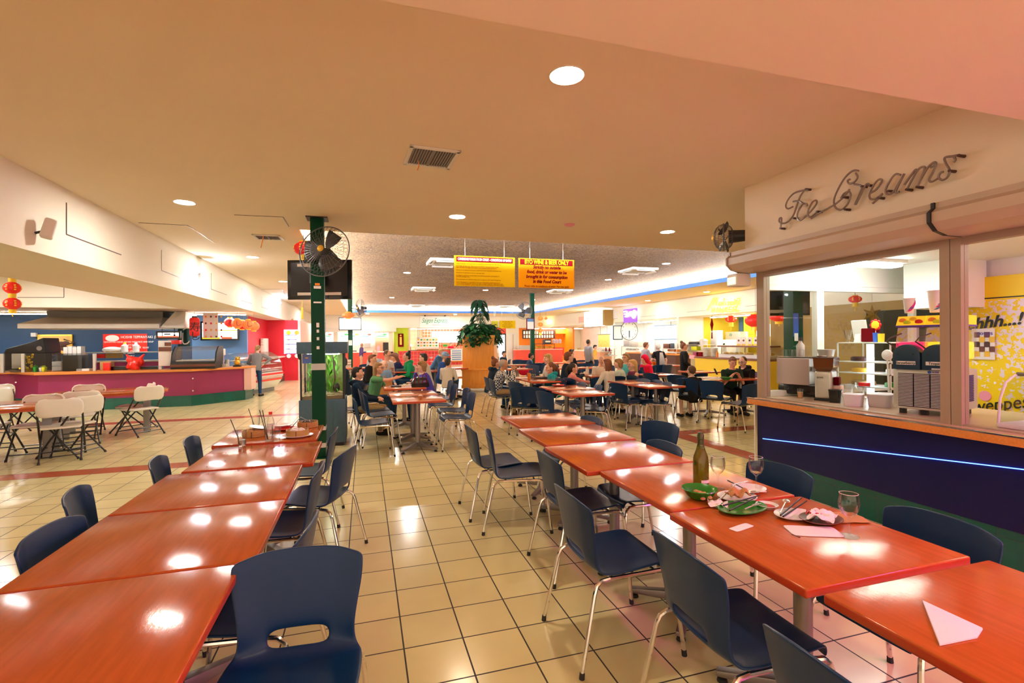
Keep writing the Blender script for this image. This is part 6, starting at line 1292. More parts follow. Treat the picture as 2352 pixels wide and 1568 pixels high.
# purple neon sign, white light box, panels on the fascia
a, b = atX(1432, 711, XR-.05), atX(1462, 739, XR-.05)
t = thing('neon_sign', 'purple square sign with white glowing neon script on the right fascia', 'sign', (a+b)/2)
MB().mm((XR-.05, a.y, b.z), (XR, b.y, a.z)).build('panel', mat('purple_panel', (.12, .03, .45), .4, emit=.45, ecol=(.35, .1, 1)), t, smooth=False)
glow('neon_white', (1, .72, .95), 5)
for s in ([(615, 350), (640, 345), (650, 385), (625, 400), (660, 395), (680, 350), (690, 395)], [(690, 345), (700, 400), (715, 340), (730, 345), (725, 395)], [(620, 375), (745, 362)], [(725, 345), (745, 350), (740, 385), (715, 415), (705, 405)]): stroke(s, 'neon_white', .035, SCN, XR-.09, t, 2)
a, b = atX(1342, 717, XR-.5), atX(1389, 747, XR-.5); c_ = atX(1384, 717, XR-.5)
t = thing('light_box', 'white glowing light box sign projecting from the right fascia', 'sign', (a+b)/2); MB().mm((XR-.5, a.y, b.z), (XR-.42, c_.y, a.z)).build('lit_face', glow('lit_face', (1, .97, .9), 2.6), t, smooth=False); MB().mm((XR-.5, c_.y, b.z), (XR, b.y, a.z)).build('side', 'tan_wall', t, smooth=False); MB().ell(atX(1350, 732, XR-.51), (.01, .06, .06), 10, 6).build('logo', 'orange', t)
for px in (1352, 1378): p = atX(px, 717, XR-.46); MB().cyl(p, (p.x, p.y, CE), .008).build('rod', 'dark', t)
for x0, y0, x1, y1, lab, m_ in ((1329, 728, 1341, 739, 'pinkish flush panel left of the white light box', 'pink_wall'), (1392, 716, 1417, 731, 'pale blue flush panel right of the white light box', 'paper'), (1471, 702, 1505, 724, 'white flush panel right of the purple neon sign', 'wall_white'), (1577, 688, 1624, 712, 'white flush panel left of the hawker neon', 'wall_white'), (1710, 680, 1740, 700, 'white flush panel right of the hawker neon', 'wall_white')):
    a, b = atX(x0, y0, XR-.012), atX(x1, y1, XR-.012); t = thing('access_panel', lab, 'access panel', (a+b)/2, 0, 'flush access panels'); MB().mm((XR-.012, a.y, b.z), (XR-.001, b.y, a.z)).build('panel', m_, t, smooth=False); MB().mm((XR-.008, b.y-.02, b.z-.012), (XR-.0005, a.y, b.z)).build('joint', 'grey', t, smooth=False)
# hawker stall contents
XH = 12.9
t = thing('warming_cabinet', 'steel and glass food warmer with brown canopy on the hawker counter', 'food warmer', (12, atX(1690, 800, 11.8).y, .88)); y0, y1 = atX(1650, 800, 11.8).y, atX(1766, 800, 11.8).y; zc_ = atX(1700, 795, 11.8).z
MB().mm((11.75, y1, zc_-.03), (12.25, y0, zc_+.02)).build('canopy', 'brown', t, smooth=False); MB().mm((11.8, y1, .885), (12.2, y0, 1.0)).build('tray_bed', 'steel', t, smooth=False)
MB().loft([[Vector((11.7, y, 1.0)), Vector((11.92, y, zc_-.03)), Vector((11.93, y, zc_-.03)), Vector((11.71, y, 1.0))] for y in (y0-.05, y1)]).build('sloping_glass', 'display_glass', t, smooth=False)
for y in (y0-.03, (y0+y1)/2, y1+.05): MB().mm((11.9, y-.015, 1.0), (11.93, y+.015, zc_)).build('post', 'steel', t, smooth=False)
fd_ = MB(); 
for i in range(14): fd_.ell((12+.1*math.sin(i*2), y1+.1+(y0-y1-.2)*i/13, 1.03), (.1, .08, .04), 8, 5)
fd_.build('hot_food', 'gold', t)
for i, px in enumerate((1697, 1708, 1722, 1736)):
    a, b = atX(px-5, 774, 11.95), atX(px+5, 795, 11.95); t2_ = thing('dish_card', ('white dish card with photo, leftmost of four on the food warmer', 'white dish card with photo, second of four on the food warmer', 'white dish card with photo, third of four on the food warmer', 'white dish card with photo, rightmost of four on the food warmer')[i], 'card', (a+b)/2); MB().mm((11.95, a.y, b.z), (11.96, b.y, a.z)).build('card', 'paper', t2_, smooth=False); MB().mm((11.945, a.y-.02, b.z), (11.9495, b.y+.02, b.z+.07)).build('caption', 'yellow', t2_, smooth=False); p = (a+b)/2; MB().ell((11.945, p.y, p.z+.04), (.004, .045, .035), 10, 6).build('dish_photo', 'brown', t2_)
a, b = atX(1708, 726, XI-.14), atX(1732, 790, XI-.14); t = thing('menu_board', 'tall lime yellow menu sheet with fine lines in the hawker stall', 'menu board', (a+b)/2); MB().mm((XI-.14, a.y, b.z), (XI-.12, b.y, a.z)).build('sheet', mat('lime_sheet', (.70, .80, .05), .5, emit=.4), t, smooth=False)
for i in range(14): MB().mm((XI-.145, a.y-.08, a.z-.12-.06*i), (XI-.1405, b.y+.08-(i % 3)*.06, a.z-.11-.06*i)).build('text_line', 'tan_wall', t, smooth=False)
boxX('white_board', glow('lit_white', (1, 1, 1), 1.5), 'glowing white panel at the right end of the hawker stall', 'light panel', 1737, 745, 1770, 772, XI-.16, .04)
boxX('rice_cooker_box', 'wall_pure', 'tall white box standing between the rice cooker and the stickered fridge', 'box', 1632, 759, 1647, 870, 13.5, .3)
t = thing('fridge', 'white fridge covered with little stickers behind the hawker counter', 'fridge', (14, atX(1652, 800, 14).y, 0)); a, b = atX(1636, 780, 14.0), atX(1669, 825, 14.0); MB().mm((14, a.y, .0), (14.6, b.y, a.z)).build('body', 'white', t, bevel=.02)
for i in range(12): p = atX(1640+26*random.random(), 783+14*random.random(), 13.99); MB().mm((13.985, p.y-.04, p.z-.03), (13.999, p.y+.03, p.z+.03)).build('sticker', ('green', 'blue', 'red', 'dark')[i % 4], t, smooth=False)
boxX('steel_fridge', 'steel', 'steel fridge with a sheet numbered 10 in the blue kitchen behind the hawker stall', 'fridge', 1666, 762, 1700, 830, 14.5, .4); a = atX(1677, 769, 14.47); tag(text('number_sheet', '10', (14.485, a.y, a.z), .16, 'sign_green', None, rot=RX), 'green number 10 on the steel fridge in the hawker kitchen', 'number')
p = atX(1667, 751, XI-.12); t = thing('wall_clock', 'round pale clock on the blue kitchen wall of the hawker stall', 'clock', p); MB().cyl(p, p-Vector((.03, 0, 0)), .20, .20, 24).build('case', 'blue', t); MB().cyl(p-Vector((.03, 0, 0)), p-Vector((.035, 0, 0)), .17, .17, 24).build('dial', 'paper', t)
sh_ = thing('shelf_rack', 'steel two level shelf behind the hawker counter', 'shelf', (13, atX(1600, 800, 13).y, .9)); y0, y1 = atX(1578, 800, 13).y, atX(1624, 800, 13).y
for z in (atX(1600, 791, 13).z, atX(1600, 805, 13).z): MB().mm((12.9, y1, z-.02), (13.4, y0, z)).build('shelf', 'steel', sh_, smooth=False)
for y in (y0-.02, y1+.02): MB().mm((13.0, y-.015, 0), (13.03, y+.015, atX(1600, 791, 13).z)).build('post', 'steel', sh_, smooth=False)
ys_ = atX(1594, 785, 13).y; z_ = atX(1594, 791, 13).z
solo(MB().mm((12.95, ys_-.28, z_+.001), (13.35, ys_+.28, z_+.10)), 'oven_tray', 'dark', 'black tray heaped with white bread on the top steel shelf', 'tray', bevel=.02); bb = MB()
for i in range(7): bb.ell((13.1, ys_-.22+i*.075, z_+.13), (.12, .07, .06), 8, 6)
solo(bb, 'bread_heap', 'paper', 'pale heap on the black tray on the steel shelf', 'food')
p = atX(1614, 791, 13.1); solo(MB().lathe([(.16, 0), (.17, .17), (.15, .19), (.1, .22), (.03, .23), (.03, .25), (.001, .25)], (13.15, p.y, z_+.001), 20), 'rice_cooker', 'steel', 'steel rice cooker with dark lid on the top shelf of the hawker stall', 'rice cooker')
boxX('lime_carton', 'lemon', 'lime green carton on the lower steel shelf', 'carton', 1587, 795, 1600, 805, 12.95, .2); p = atX(1608, 805, 12.9)
for i, (px, lab) in enumerate(((1618, 'left stack of white plates on the hawker counter'), (1636, 'right stack of white plates on the hawker counter'))):
    p = atX(px, 824, 11.9); t = thing('plate_stack', lab, 'plates', (12.0, p.y, .88), 0, 'plate stacks'); MB().lathe([q for k in range(13) for q in ((.11, .002+k*.026), (.14, .012+k*.026), (.11, .020+k*.026))], (12.0, p.y, .881), 22).build('plates', 'off_white', t)
for px, py0, py1, m_, nm, lab in ((1605, 808, 824, 'maroon', 'red_tub', 'dark red tub right of the napkin stand'), (1597, 808, 816, 'magenta', 'red_tub', 'magenta tub on the hawker counter'), (1589, 815, 824, 'pink', 'napkin_stand', 'pink and white napkin stand at the end of the hawker counter')): boxX(nm, m_, lab, 'container', px-6, py0, px+6, py1, 12.0, .2)
p = atX(1645, 820, 11.8); t = thing('sauce_bottle', 'orange sauce bottle beside the plate stacks', 'bottle', (11.85, p.y, .88)); MB().lathe([(.04, 0), (.045, .13), (.015, .2), (.012, .24)], (11.85, p.y, .881), 12).build('body', 'orange', t); MB().cyl((11.85, p.y, 1.12), (11.85, p.y, 1.15), .014).build('cap', 'white', t)
p = atX(1635, 745, 13.0); solo(MB().add([p+Vector((0, y, z)) for y, z in ((0, .32), (-.1, .0), (0, -.32), (.1, 0))]+[p+Vector((.05, 0, 0)), p-Vector((.05, 0, 0))], [(0, 1, 4), (1, 2, 4), (2, 3, 4), (3, 0, 4), (1, 0, 5), (2, 1, 5), (3, 2, 5), (0, 3, 5)]).cyl(p+Vector((0, 0, .3)), (p.x, p.y, 2.43), .008, .008, 5).cyl(p+Vector((0, 0, -.3)), p+Vector((0, 0, -.55)), .02, .03, 6), 'diamond_ornament', 'maroon', 'dark red diamond shaped hanging charm in the hawker stall', 'ornament', smooth=False)
# cafe stall
struct(MB().mm((XI-.4, yh+.1, 0), (XI-.3, atX(1498, 760, XI-.4).y, 2.43)).build('wall_cafe_back', 'wall_pure', smooth=False)); wallX('wall_cafe_side', 'wall_pure', 1404, 1500, XR+1.9)
def frameX(px0, py0, px1, py1, X, label, name='framed_sheet', face='paper', edge='navy_hood', cat='picture'):
    a, b = atX(px0, py0, X), atX(px1, py1, X); t = thing(name, label, cat, (a+b)/2); MB().mm((X, a.y, b.z), (X+.03, b.y, a.z)).build('frame', edge, t, smooth=False); MB().mm((X-.004, a.y-.03, b.z+.03), (X-.0005, b.y+.03, a.z-.03)).build('sheet', face, t, smooth=False); return t
yk2 = yc-.05; a, b = atY(1408, 747, yk2), atY(1430, 780, yk2); t = thing('framed_sheet', 'tall blue framed white sheet left of the big round clock', 'picture', (a+b)/2); MB().mm((a.x, yk2, b.z), (b.x, yk2+.028, a.z)).build('frame', 'navy_hood', t, smooth=False); MB().mm((a.x+.05, yk2-.004, b.z+.05), (b.x-.05, yk2-.0005, a.z-.05)).build('sheet', 'paper', t, smooth=False)
p = atY(1445, 759, yk2); t = thing('wall_clock', 'big round white clock face with thin dark ring in the cafe', 'clock', p); c_ = [p+Vector((.50*math.cos(i*math.pi/20), -.02, .50*math.sin(i*math.pi/20))) for i in range(40)]; MB().tube(c_, .012, 6, True).build('rim', 'dark', t); MB().cyl(p+Vector((0, .028, 0)), p-Vector((0, .012, 0)), .49, .49, 36).build('dial', 'paper', t)
for i in range(12): q = p+Vector((.40*math.cos(i*math.pi/6), -.014, .40*math.sin(i*math.pi/6))); MB().ell(q, (.025, .004, .035), 8, 5).build('numeral', 'grey', t)
MB().box(p+Vector((0, -.02, -.18)), (.06, .006, .36)).build('hand', 'navy_hood', t, smooth=False)
t = frameX(1487, 749, 1556, 779, XI-.45, 'large white blank menu panel in the cafe stall', 'wide_menu', glow('white_menu', (1, 1, 1), 2.0), 'sky_blue', 'menu board')
frameX(1477, 757, 1484, 790, XI-.5, 'narrow picture of a dark tower left of the large white panel', 'tower_picture'); p = atX(1482, 775, XI-.52); tag(MB().loft([[p+Vector((0, s*w_, z)) for s in (-1, 1)]+[p+Vector((.01, s*w_, z)) for s in (1, -1)] for z, w_ in ((-.25, .13), (-.1, .05), (.15, .02), (.42, .003))]).build('tower_print', 'dark', smooth=False), 'dark tower silhouette in the narrow cafe picture', 'picture')
def caseX(px0, py0, px1, py1, X, label, dep=.5, m='glass'):
    a, b = atX(px0, py0, X), atX(px1, py1, X); t = thing('glass_display', label, 'display cabinet', ((X+dep/2), (a.y+b.y)/2, b.z)); h = a.z-b.z
    MB().mm((X, b.y, b.z), (X+dep, a.y, b.z+.05)).build('base', 'steel', t, smooth=False); MB().mm((X, b.y, a.z-.03), (X+dep, a.y, a.z)).build('top', 'steel', t, smooth=False)
    MB().mm((X, b.y, b.z+.05), (X+.008, a.y, a.z-.03)).build('front_glass', 'glass', t, smooth=False); MB().mm((X+.05, b.y+.02, b.z+h*.5), (X+dep, a.y-.02, b.z+h*.5+.012)).build('shelf', 'paper', t, smooth=False)
    for y in (b.y, a.y-.025): MB().mm((X-.004, y, b.z+.05), (X+.02, y+.025, a.z-.03)).build('post', 'steel', t, smooth=False)
    g = MB(); 
    for i in range(9): g.ell((X+.2, b.y+.1+(a.y-b.y-.2)*i/8, b.z+.09+(i % 2)*h*.48), (.1, .09, .05), 8, 5)
    g.build('food', ('gold', 'orange', 'paper')[int(px0) % 3], t); return t
caseX(1427, 795, 1462, 818, 12.3, 'glass pastry display on the cafe counter, left of the standing customers'); caseX(1522, 800, 1554, 819, 12.2, 'glass sandwich display on the cafe counter, right of the standing customers')
boxX('white_urn', 'light_grey', 'grey tin urn below the big round clock', 'urn', 1432, 782, 1445, 795, 12.45, .25); boxX('till', 'off_white', 'cream cash till on the glass pastry display', 'till', 1450, 785, 1466, 795, 12.45, .3); boxX('oven_box', 'brown', 'brown box of loaves right of the grey haired customer', 'box', 1523, 789, 1537, 800, 12.35, .3); boxX('phone_unit', 'navy_hood', 'dark navy card reader screen on the cafe shelf', 'screen', 1539, 788, 1548, 800, 12.35, .1); boxX('menu_card', 'paper', 'white small card at the right end of the cafe shelf', 'card', 1549, 788, 1553, 800, 12.35, .05)
# white marble stall
mat('marble', (.80, .76, .74), .3, noise=.12, nscale=3); yE = YB-.3
struct(MB().mm((XR+2.4, yc+.1, 0), (XR+2.5, YB, 2.43)).build('wall_marble', 'marble', smooth=False)); struct(MB().mm((XR+.2, yc-.02, 0), (XR+2.4, yc+.1, 2.43)).build('wall_marble_pier', 'wall_pure', smooth=False))
y0, y1 = yc+.15, atX(1312, 800, 11.9).y
t = thing('stall_counter', 'pale pink counter with wooden top in front of the marble wall', 'counter', (12.2, (y0+y1)/2, 0)); MB().mm((11.9, y0, 0), (12.6, y1, .87)).build('front_panel', mat('salmon', (.80, .38, .24), .5), t, smooth=False); MB().mm((11.85, y0, .87), (12.6, y1, .92)).build('worktop', 'off_white', t, smooth=False)
a, b = atX(1374, 768, 14.0), atX(1400, 797, 14.0); t = thing('cloth_banner', 'golden patterned cloth hanging in the marble walled stall', 'banner', (a+b)/2); MB().mm((14.0, a.y, b.z), (14.01, b.y, a.z)).build('cloth', mat('gold_cloth', (.75, .50, .12), .7, noise=.5, nscale=9), t, smooth=False); MB().cyl((14, a.y+.1, a.z), (14, b.y-.1, a.z), .015).build('rail', 'dark', t)
caseX(1373, 799, 1400, 818, 12.2, 'glass display of meats at the marble walled stall', .45); caseX(1325, 803, 1340, 820, 12.2, 'small sloping glass display at the left of the marble walled stall', .45)
p = atX(1310, 776, 14.85); boxX('wall_picture', 'cardboard', 'small brown picture on the marble wall', 'picture', 1307, 772, 1317, 780, 14.85, .03); boxX('bread_board', 'cardboard', 'brown bread boxes on the pink counter', 'box', 1326, 799, 1334, 806, 12.5, .2)
for px, m_, lab in ((1392, 'maroon', 'red sauce bottle left of a pair on the pink counter'), (1400, 'maroon', 'red sauce bottle right of a pair on the pink counter')): p = atX(px, 818, 12.0); solo(MB().lathe([(.04, 0), (.04, .13), (.015, .19), (.012, .22)], (12.0, p.y, .921), 10), 'sauce_bottle', m_, lab, 'bottle')
# ------------------------------------------------------------------ stalls along the back wall (fascia at YB)
YI = 34.2
def wallY(name, m, px0, px1, Y, zt=2.40, zb=0): return struct(MB().mm((atY(px0, 780, Y).x, Y, zb), (atY(px1, 780, Y).x, Y+.08, zt)).build(name, m, smooth=False))
def panY(name, m, label, cat, r, Y, dep=.05, parts=()):
    a, b = atY(r[0], r[1], Y), atY(r[2], r[3], Y); t = thing(name, label, cat, Vector(((a.x+b.x)/2, Y, b.z))); MB().mm((a.x, Y, b.z), (b.x, Y+dep, a.z)).build('panel', m, t, smooth=False)
    for (n, m2, u0, v0, u1, v1) in parts: MB().mm((a.x+(b.x-a.x)*u0, Y-.012, b.z+(a.z-b.z)*v0), (a.x+(b.x-a.x)*u1, Y-.001, b.z+(a.z-b.z)*v1)).build(n, m2, t, smooth=False)
    return t
gb = 'strip lights of the back stalls'
for px, L, lab in ((760, 3.5, 'strip light in the noodle stall behind the fish tank'), (850, 3.5, 'strip light above the standing bald man in the stall'), (990, 4, 'strip light over the red tiled stall'), (1262, 2.5, 'strip light in the orange corner stall'), (1160, 1.2, 'strip light at the glass exit door'), (1350, 3, 'strip light at the far right corner')): strip((atY(px, 740, 33).x, 33.0, 2.40), L, lab, 'strip', 'x', gb)
# left: cream shuttered stall with light menus
for px in (700, 771, 897): x = atY(px, 780, YB+.1).x; struct(MB().mm((x-.12, YB, 0), (x+.12, YB+.25, 2.40)).build('wall_back_pier', 'cream', smooth=False))
wallY('wall_noodle_back', 'wall_pure', 690, 900, YI); wallY('wall_noodle_red', 'salmon', 862, 935, YI-.2)
zb_ = atY(800, 762, YB).z
x0, x1 = atY(690, 760, YB).x, atY(910, 760, YB).x
t = thing('shutter_box', 'long cream shutter housing above the stall behind the second green post', 'shutter', ((x0+x1)/2, YB, zb_)); MB().mm((x0+.3, YB-.14, zb_), (x1, YB-.004, 2.398)).build('case', 'off_white', t, bevel=.03)
for i, (p0, p1) in enumerate(((703, 722), (738, 770), (779, 804), (806, 826), (829, 860), (863, 896))):
    a, b = atY(p0, 764, 33.2), atY(p1, 774, 33.2); t = thing('light_menu', ('glowing white menu box first from the left in the cream stall', 'glowing white menu box second from the left in the cream stall', 'glowing white menu box third from the left in the cream stall', 'glowing white menu box fourth from the left in the cream stall', 'glowing white menu box fifth from the left in the cream stall', 'glowing white menu box at the right end of the cream stall')[i], 'menu board', (a+b)/2, 0, 'light menus of the cream stall')
    MB().mm((a.x, 33.2, b.z), (b.x, 33.3, a.z)).build('lit_face', 'lit_white', t, smooth=False); MB().mm((a.x+.1, 33.185, b.z+.05), (b.x-.3, 33.199, b.z+.1)).build('caption', ('sky_blue', 'green')[i % 2], t, smooth=False); MB().ell(((a.x+b.x)/2+.1, 33.19, (a.z+b.z)/2+.03), (.12, .006, .06), 10, 6).build('picture', ('gold', 'brown', 'green')[i % 3], t)
def counterY(label, px0, px1, Y, m, top, h=.92):
    x0, x1 = atY(px0, 800, Y).x, atY(px1, 800, Y).x; t = thing('stall_counter', label, 'counter', ((x0+x1)/2, Y+.35, 0)); MB().mm((x0, Y, 0), (x1, Y+.7, h-.05)).build('front_panel', m, t, smooth=False); MB().mm((x0, Y-.05, h-.05), (x1, Y+.7, h)).build('worktop', top, t, smooth=False); return t
mat('coral', (.80, .08, .05), .45)
counterY('coral red counter of the cream stall in the back left', 722, 899, 31.05, 'coral', 'off_white'); counterY('red tiled counter under the green script sign', 916, 1062, 31.2, 'red_tile', 'coral'); counterY('orange red counter of the corner stall by the far green post', 1186, 1292, 31.0, 'coral', 'pink_wall')
panY('menu_card', 'red', 'red edged card on the coral counter near the tank', 'card', (784, 804, 792, 815), 31.4, .03, (('sheet', 'paper', .15, .15, .85, .85),)); panY('menu_card', 'dark', 'dark framed card on the coral counter left of the bald man', 'card', (809, 805, 819, 816), 31.4, .03, (('sheet', 'pink', .15, .15, .85, .85),))
panY('wall_shelf', 'light_grey', 'pale shelf unit behind the standing bald man', 'shelf', (836, 788, 851, 798), 34.0, .12); panY('dark_fridge', 'dark', 'tall dark grey fridge in the narrow red doorway', 'fridge', (880, 786, 900, 820), 33.0, .5); panY('leaflet', 'pink', 'pink leaflet stand at the right of the coral counter', 'leaflet', (866, 795, 872, 815), 31.5, .05)
# lime wall with red scroll
wallY('wall_lime', 'lime_wall', 905, 938, 32.0); x = atY(940, 780, 32).x; struct(MB().mm((x-.06, 31.95, 0), (x+.06, 32.2, 2.4)).build('trim_2', 'cream', smooth=False))
panY('wall_scroll', 'maroon', 'dark red hanging scroll with gold figure on the lime green wall', 'scroll', (914, 766, 927, 796), 31.95, .03, (('gold_print', 'gold', .3, .15, .7, .75), ('gold_title', 'gold', .35, .82, .65, .92)))
# red tiled stall with the script sign
wallY('wall_tiled_cream', 'cream_tile', 941, 972, YI); wallY('wall_tiled_red', 'orange_tile', 971, 1062, YI-.4)
g_ = panY('script_sign', 'wall_pure', 'white sign board with green script Saigon Express on the back fascia', 'sign', (964, 725, 1033, 752), YB-.12, .1)
a = atY(998, 737, YB-.14)
text('lettering', 'Saigon Express', (a.x, YB-.135, a.z+.02), .44, 'sign_green', g_, shear=.4, sx=.62); text('lettering', 'vietnamese cuisine', (a.x+.35, YB-.135, a.z-.25), .13, 'grey', g_)
for px in (976, 1022): p = atY(px, 725, YB-.2); MB().cyl(p+Vector((0, -.1, .05)), p, .03, .05, 8).build('spot_lamp', 'dark', g_)
panY('light_menu', 'lit_white', 'large glowing white menu panel half hidden by the planter leaves', 'menu board', (992, 762, 1062, 786), 33.2, .1)
t = panY('dish_board', 'paper', 'white board with three rows of dish pictures at the red tiled stall', 'menu board', (956, 774, 1008, 799), 31.6, .04)
for i in range(7):
    for j in range(3): p = atY(961+6.9*i, 780+6.7*j, 31.58); MB().ell(p, (.07, .008, .05), 8, 5).build('dish_picture', ('gold', 'brown', 'green', 'orange')[(i*2+j) % 4], t)
t = thing('glass_display', 'long glass display with shelf on the red tiled counter', 'display cabinet', mid(955, 800, 1062, 815, 31.3)); a, b = atY(956, 801, 31.3), atY(1062, 815, 31.3); MB().mm((a.x, 31.3, a.z-.04), (b.x, 31.8, a.z)).build('top', 'beige', t, smooth=False); MB().mm((a.x, 31.3, .93), (b.x, 31.31, a.z-.04)).build('front_glass', 'glass', t, smooth=False); fd_ = MB()
for i in range(16): fd_.ell((a.x+.2+(b.x-a.x-.4)*i/15, 31.55, .98), (.13, .1, .05), 8, 5)
fd_.build('food', 'gold', t)
panY('wall_picture', 'cardboard', 'brown framed picture low on the red tiles behind the counter', 'picture', (1016, 787, 1034, 797), 33.6, .03, (('dark_print', 'green', .1, .2, .6, .6),)); panY('price_sheets', 'paper', 'white sheet with blue rows on the red tiled counter end', 'poster', (1035, 802, 1062, 830), 30.9, .03, tuple(('text_row', 'sky_blue', .1, .15+.17*i, .9, .22+.17*i) for i in range(5)))
t = thing('white_bowl', 'white bowl on the red tiled counter', 'bowl', atY(990, 824, 31.25)); MB().lathe([(.05, 0), (.16, .14), (.15, .14), (.04, .01)], WLOC(t), 16).build('bowl', 'white', t, ); boxY('potted_herb', 'green', 'small green herb pot on the red tiled counter', 'plant', 952, 808, 958, 816, 31.4, .15); t = thing('table_lamp', 'little glowing lamp left of the dish board', 'lamp', atY(943, 795, 32.5)); p = WLOC(t); MB().lathe([(.15, 0), (.06, .14)], p, 14).build('shade', glow('lamp_shade', (1, .8, .4), 3), t); MB().cyl(p-Vector((0, 0, .25)), p, .02).build('stem', 'brown', t); MB().mm(p+Vector((-.8, -.1, -.30)), p+Vector((.8, .3, -.25))).build('bracket_shelf', 'dark', t, smooth=False)
# exit door and corner stall
struct(MB().mm((atY(1140, 780, 32.2).x, 32.2, 2.0), (atY(1164, 780, 32.2).x, 32.3, 2.4)).build('wall_exit_head', 'coral', smooth=False)); wallY('wall_exit_pier', 'wall_white', 1163, 1192, 31.95)
f = struct(MB().mm((atY(1162, 780, 32.3).x-.05, 32.3, 0), (atY(1162, 780, 32.3).x+.05, 32.4, 2.0)).mm((atY(1138, 780, 32.3).x, 32.3, 1.92), (atY(1162, 780, 32.3).x, 32.4, 2.0)).build('door_2', 'dark', smooth=False)); MB().mm((atY(1138, 780, 32.3).x, 32.33, 0), (atY(1162, 780, 32.3).x-.05, 32.34, 1.92)).build('pane', 'glass', f, smooth=False)
wallY('wall_outside', glow('daylight', (.82, .90, 1), 1.5), 1132, 1166, 34.6)
f = struct(MB().mm((atY(1166, 780, 31.9).x, 31.9, 0), (atY(1184, 780, 31.9).x, 31.95, 2.02)).build('door_3', 'white', smooth=False)); MB().mm((atY(1172, 780, 31.9).x, 31.88, .1), (atY(1176, 780, 31.9).x, 31.899, 1.95)).build('panel', 'paper', f, smooth=False); MB().mm((atY(1177, 780, 31.9).x, 31.88, .1), (atY(1180, 780, 31.9).x, 31.899, 1.95)).build('wood_strip', 'beige', f, smooth=False)
wallY('wall_orange', 'orange_wall', 1190, 1300, YI-.6); x = atY(1302, 780, 33).x; struct(MB().mm((x, 31.9, 0), (x+.1, 33.6, 2.4)).build('wall_orange_side', 'orange_wall', smooth=False))
a, b = atY(1200, 757, 33.2), atY(1275, 777, 33.2); t = thing('menu_board', 'dark menu board with glowing food pictures in the orange stall', 'menu board', (a+b)/2); MB().mm((a.x, 33.2, b.z), (b.x, 33.28, a.z)).build('board', 'dark_brown', t, smooth=False); glow('food_glow', (1, .62, .3), 1.6)
for i in range(12):
    for j in range(2): u = a.x+.08+(b.x-a.x-.16)*i/12; v = b.z+.06+(a.z-b.z-.1)*j/2; MB().mm((u, 33.185, v), (u+.11, 33.199, v+.2)).build('lit_picture', 'food_glow' if (i*7+j*3) % 4 else 'paper', t, smooth=False)
panY('gold_sign', 'gold', 'yellow sign with dark lettering right of the dark menu board', 'sign', (1277, 757, 1300, 766), 33.2, .05)
t = thing('neon_sign', 'warm white glowing neon word high on the back fascia in the corner', 'sign', atY(1275, 738, YB-.1)); glow('neon_warm', (1, .72, .25), 7)
for i in range(9): p = atY(1259+i*4.2, 739, YB-.1); MB().tube([p+Vector((-.05, 0, -.1)), p+Vector((.0, 0, .12+(i % 3 == 0)*.1)), p+Vector((.06, 0, -.1)), p+Vector((.1, 0, -.06))], .03, 6).build('glass_tube', 'neon_warm', t)
for px0, px1, lab in ((1228, 1248, 'left glass food case on the corner stall counter'), (1250, 1274, 'right glass food case on the corner stall counter')):
    a, b = atY(px0, 789, 31.2), atY(px1, 809, 31.2); t = thing('glass_display', lab, 'display cabinet', Vector(((a.x+b.x)/2, 31.4, b.z))); MB().mm((a.x, 31.2, b.z), (b.x, 31.7, b.z+.06)).build('base', 'dark', t, smooth=False); MB().mm((a.x, 31.2, a.z-.04), (b.x, 31.7, a.z)).build('top', 'dark', t, smooth=False); MB().mm((a.x, 31.2, b.z+.06), (b.x, 31.21, a.z-.04)).build('front_glass', 'glass', t, smooth=False); fd_ = MB()
    for i in range(10): fd_.ell((a.x+.08+(b.x-a.x-.16)*(i % 5)/4, 31.45, b.z+.12+(i//5)*.25), (.09, .09, .07), 8, 5)
    fd_.build('food', 'gold', t)
    for x in (a.x, b.x-.03): MB().mm((x, 31.19, b.z), (x+.03, 31.22, a.z)).build('post', 'dark', t, smooth=False)
panY('coffee_machine', 'dark', 'black coffee machine standing on the corner stall cases', 'coffee machine', (1251, 779, 1266, 789), 31.25, .4, (('steel_front', 'steel', .1, .3, .9, .7),)); panY('slicer', 'light_grey', 'pale box on the left of the corner stall counter', 'box', (1196, 793, 1220, 810), 31.4, .4); panY('bread_tray', 'beige', 'sloping tray of rolls on the corner stall counter', 'tray', (1193, 801, 1212, 810), 31.2, .2); panY('red_bin', 'bright_red', 'red block beside the corner stall counter', 'cupboard', (1275, 798, 1295, 816), 31.3, .4)
q = [atY(1272+7*i, 782, 31.8) for i in range(3)]
for i, p in enumerate(q): solo(MB().ell(p, (.12, .12, .12), 12, 8).cyl(p-Vector((0, 0, .18)), p, .1, .12, 12), 'juice_dome', 'cup_paper', ('pale domed jar first of three in the orange stall', 'pale domed jar second of three in the orange stall', 'pale domed jar third of three in the orange stall')[i], 'jar')
# wooden tray stacks by the second post, red bag
for i in range(6): boxY('wooden_tray', 'beige', ('pale wooden tray at the bottom of the stack behind the dark-haired man', 'pale wooden tray second from the bottom behind the dark-haired man', 'pale wooden tray third from the bottom behind the dark-haired man', 'pale wooden tray fourth from the bottom behind the dark-haired man', 'pale wooden tray fifth from the bottom behind the dark-haired man', 'pale wooden tray on top of the stack behind the dark-haired man')[i], 'tray', 786, 857-6*i, 806, 861-6*i, 16.5, .4, 'stack of pale wooden trays')
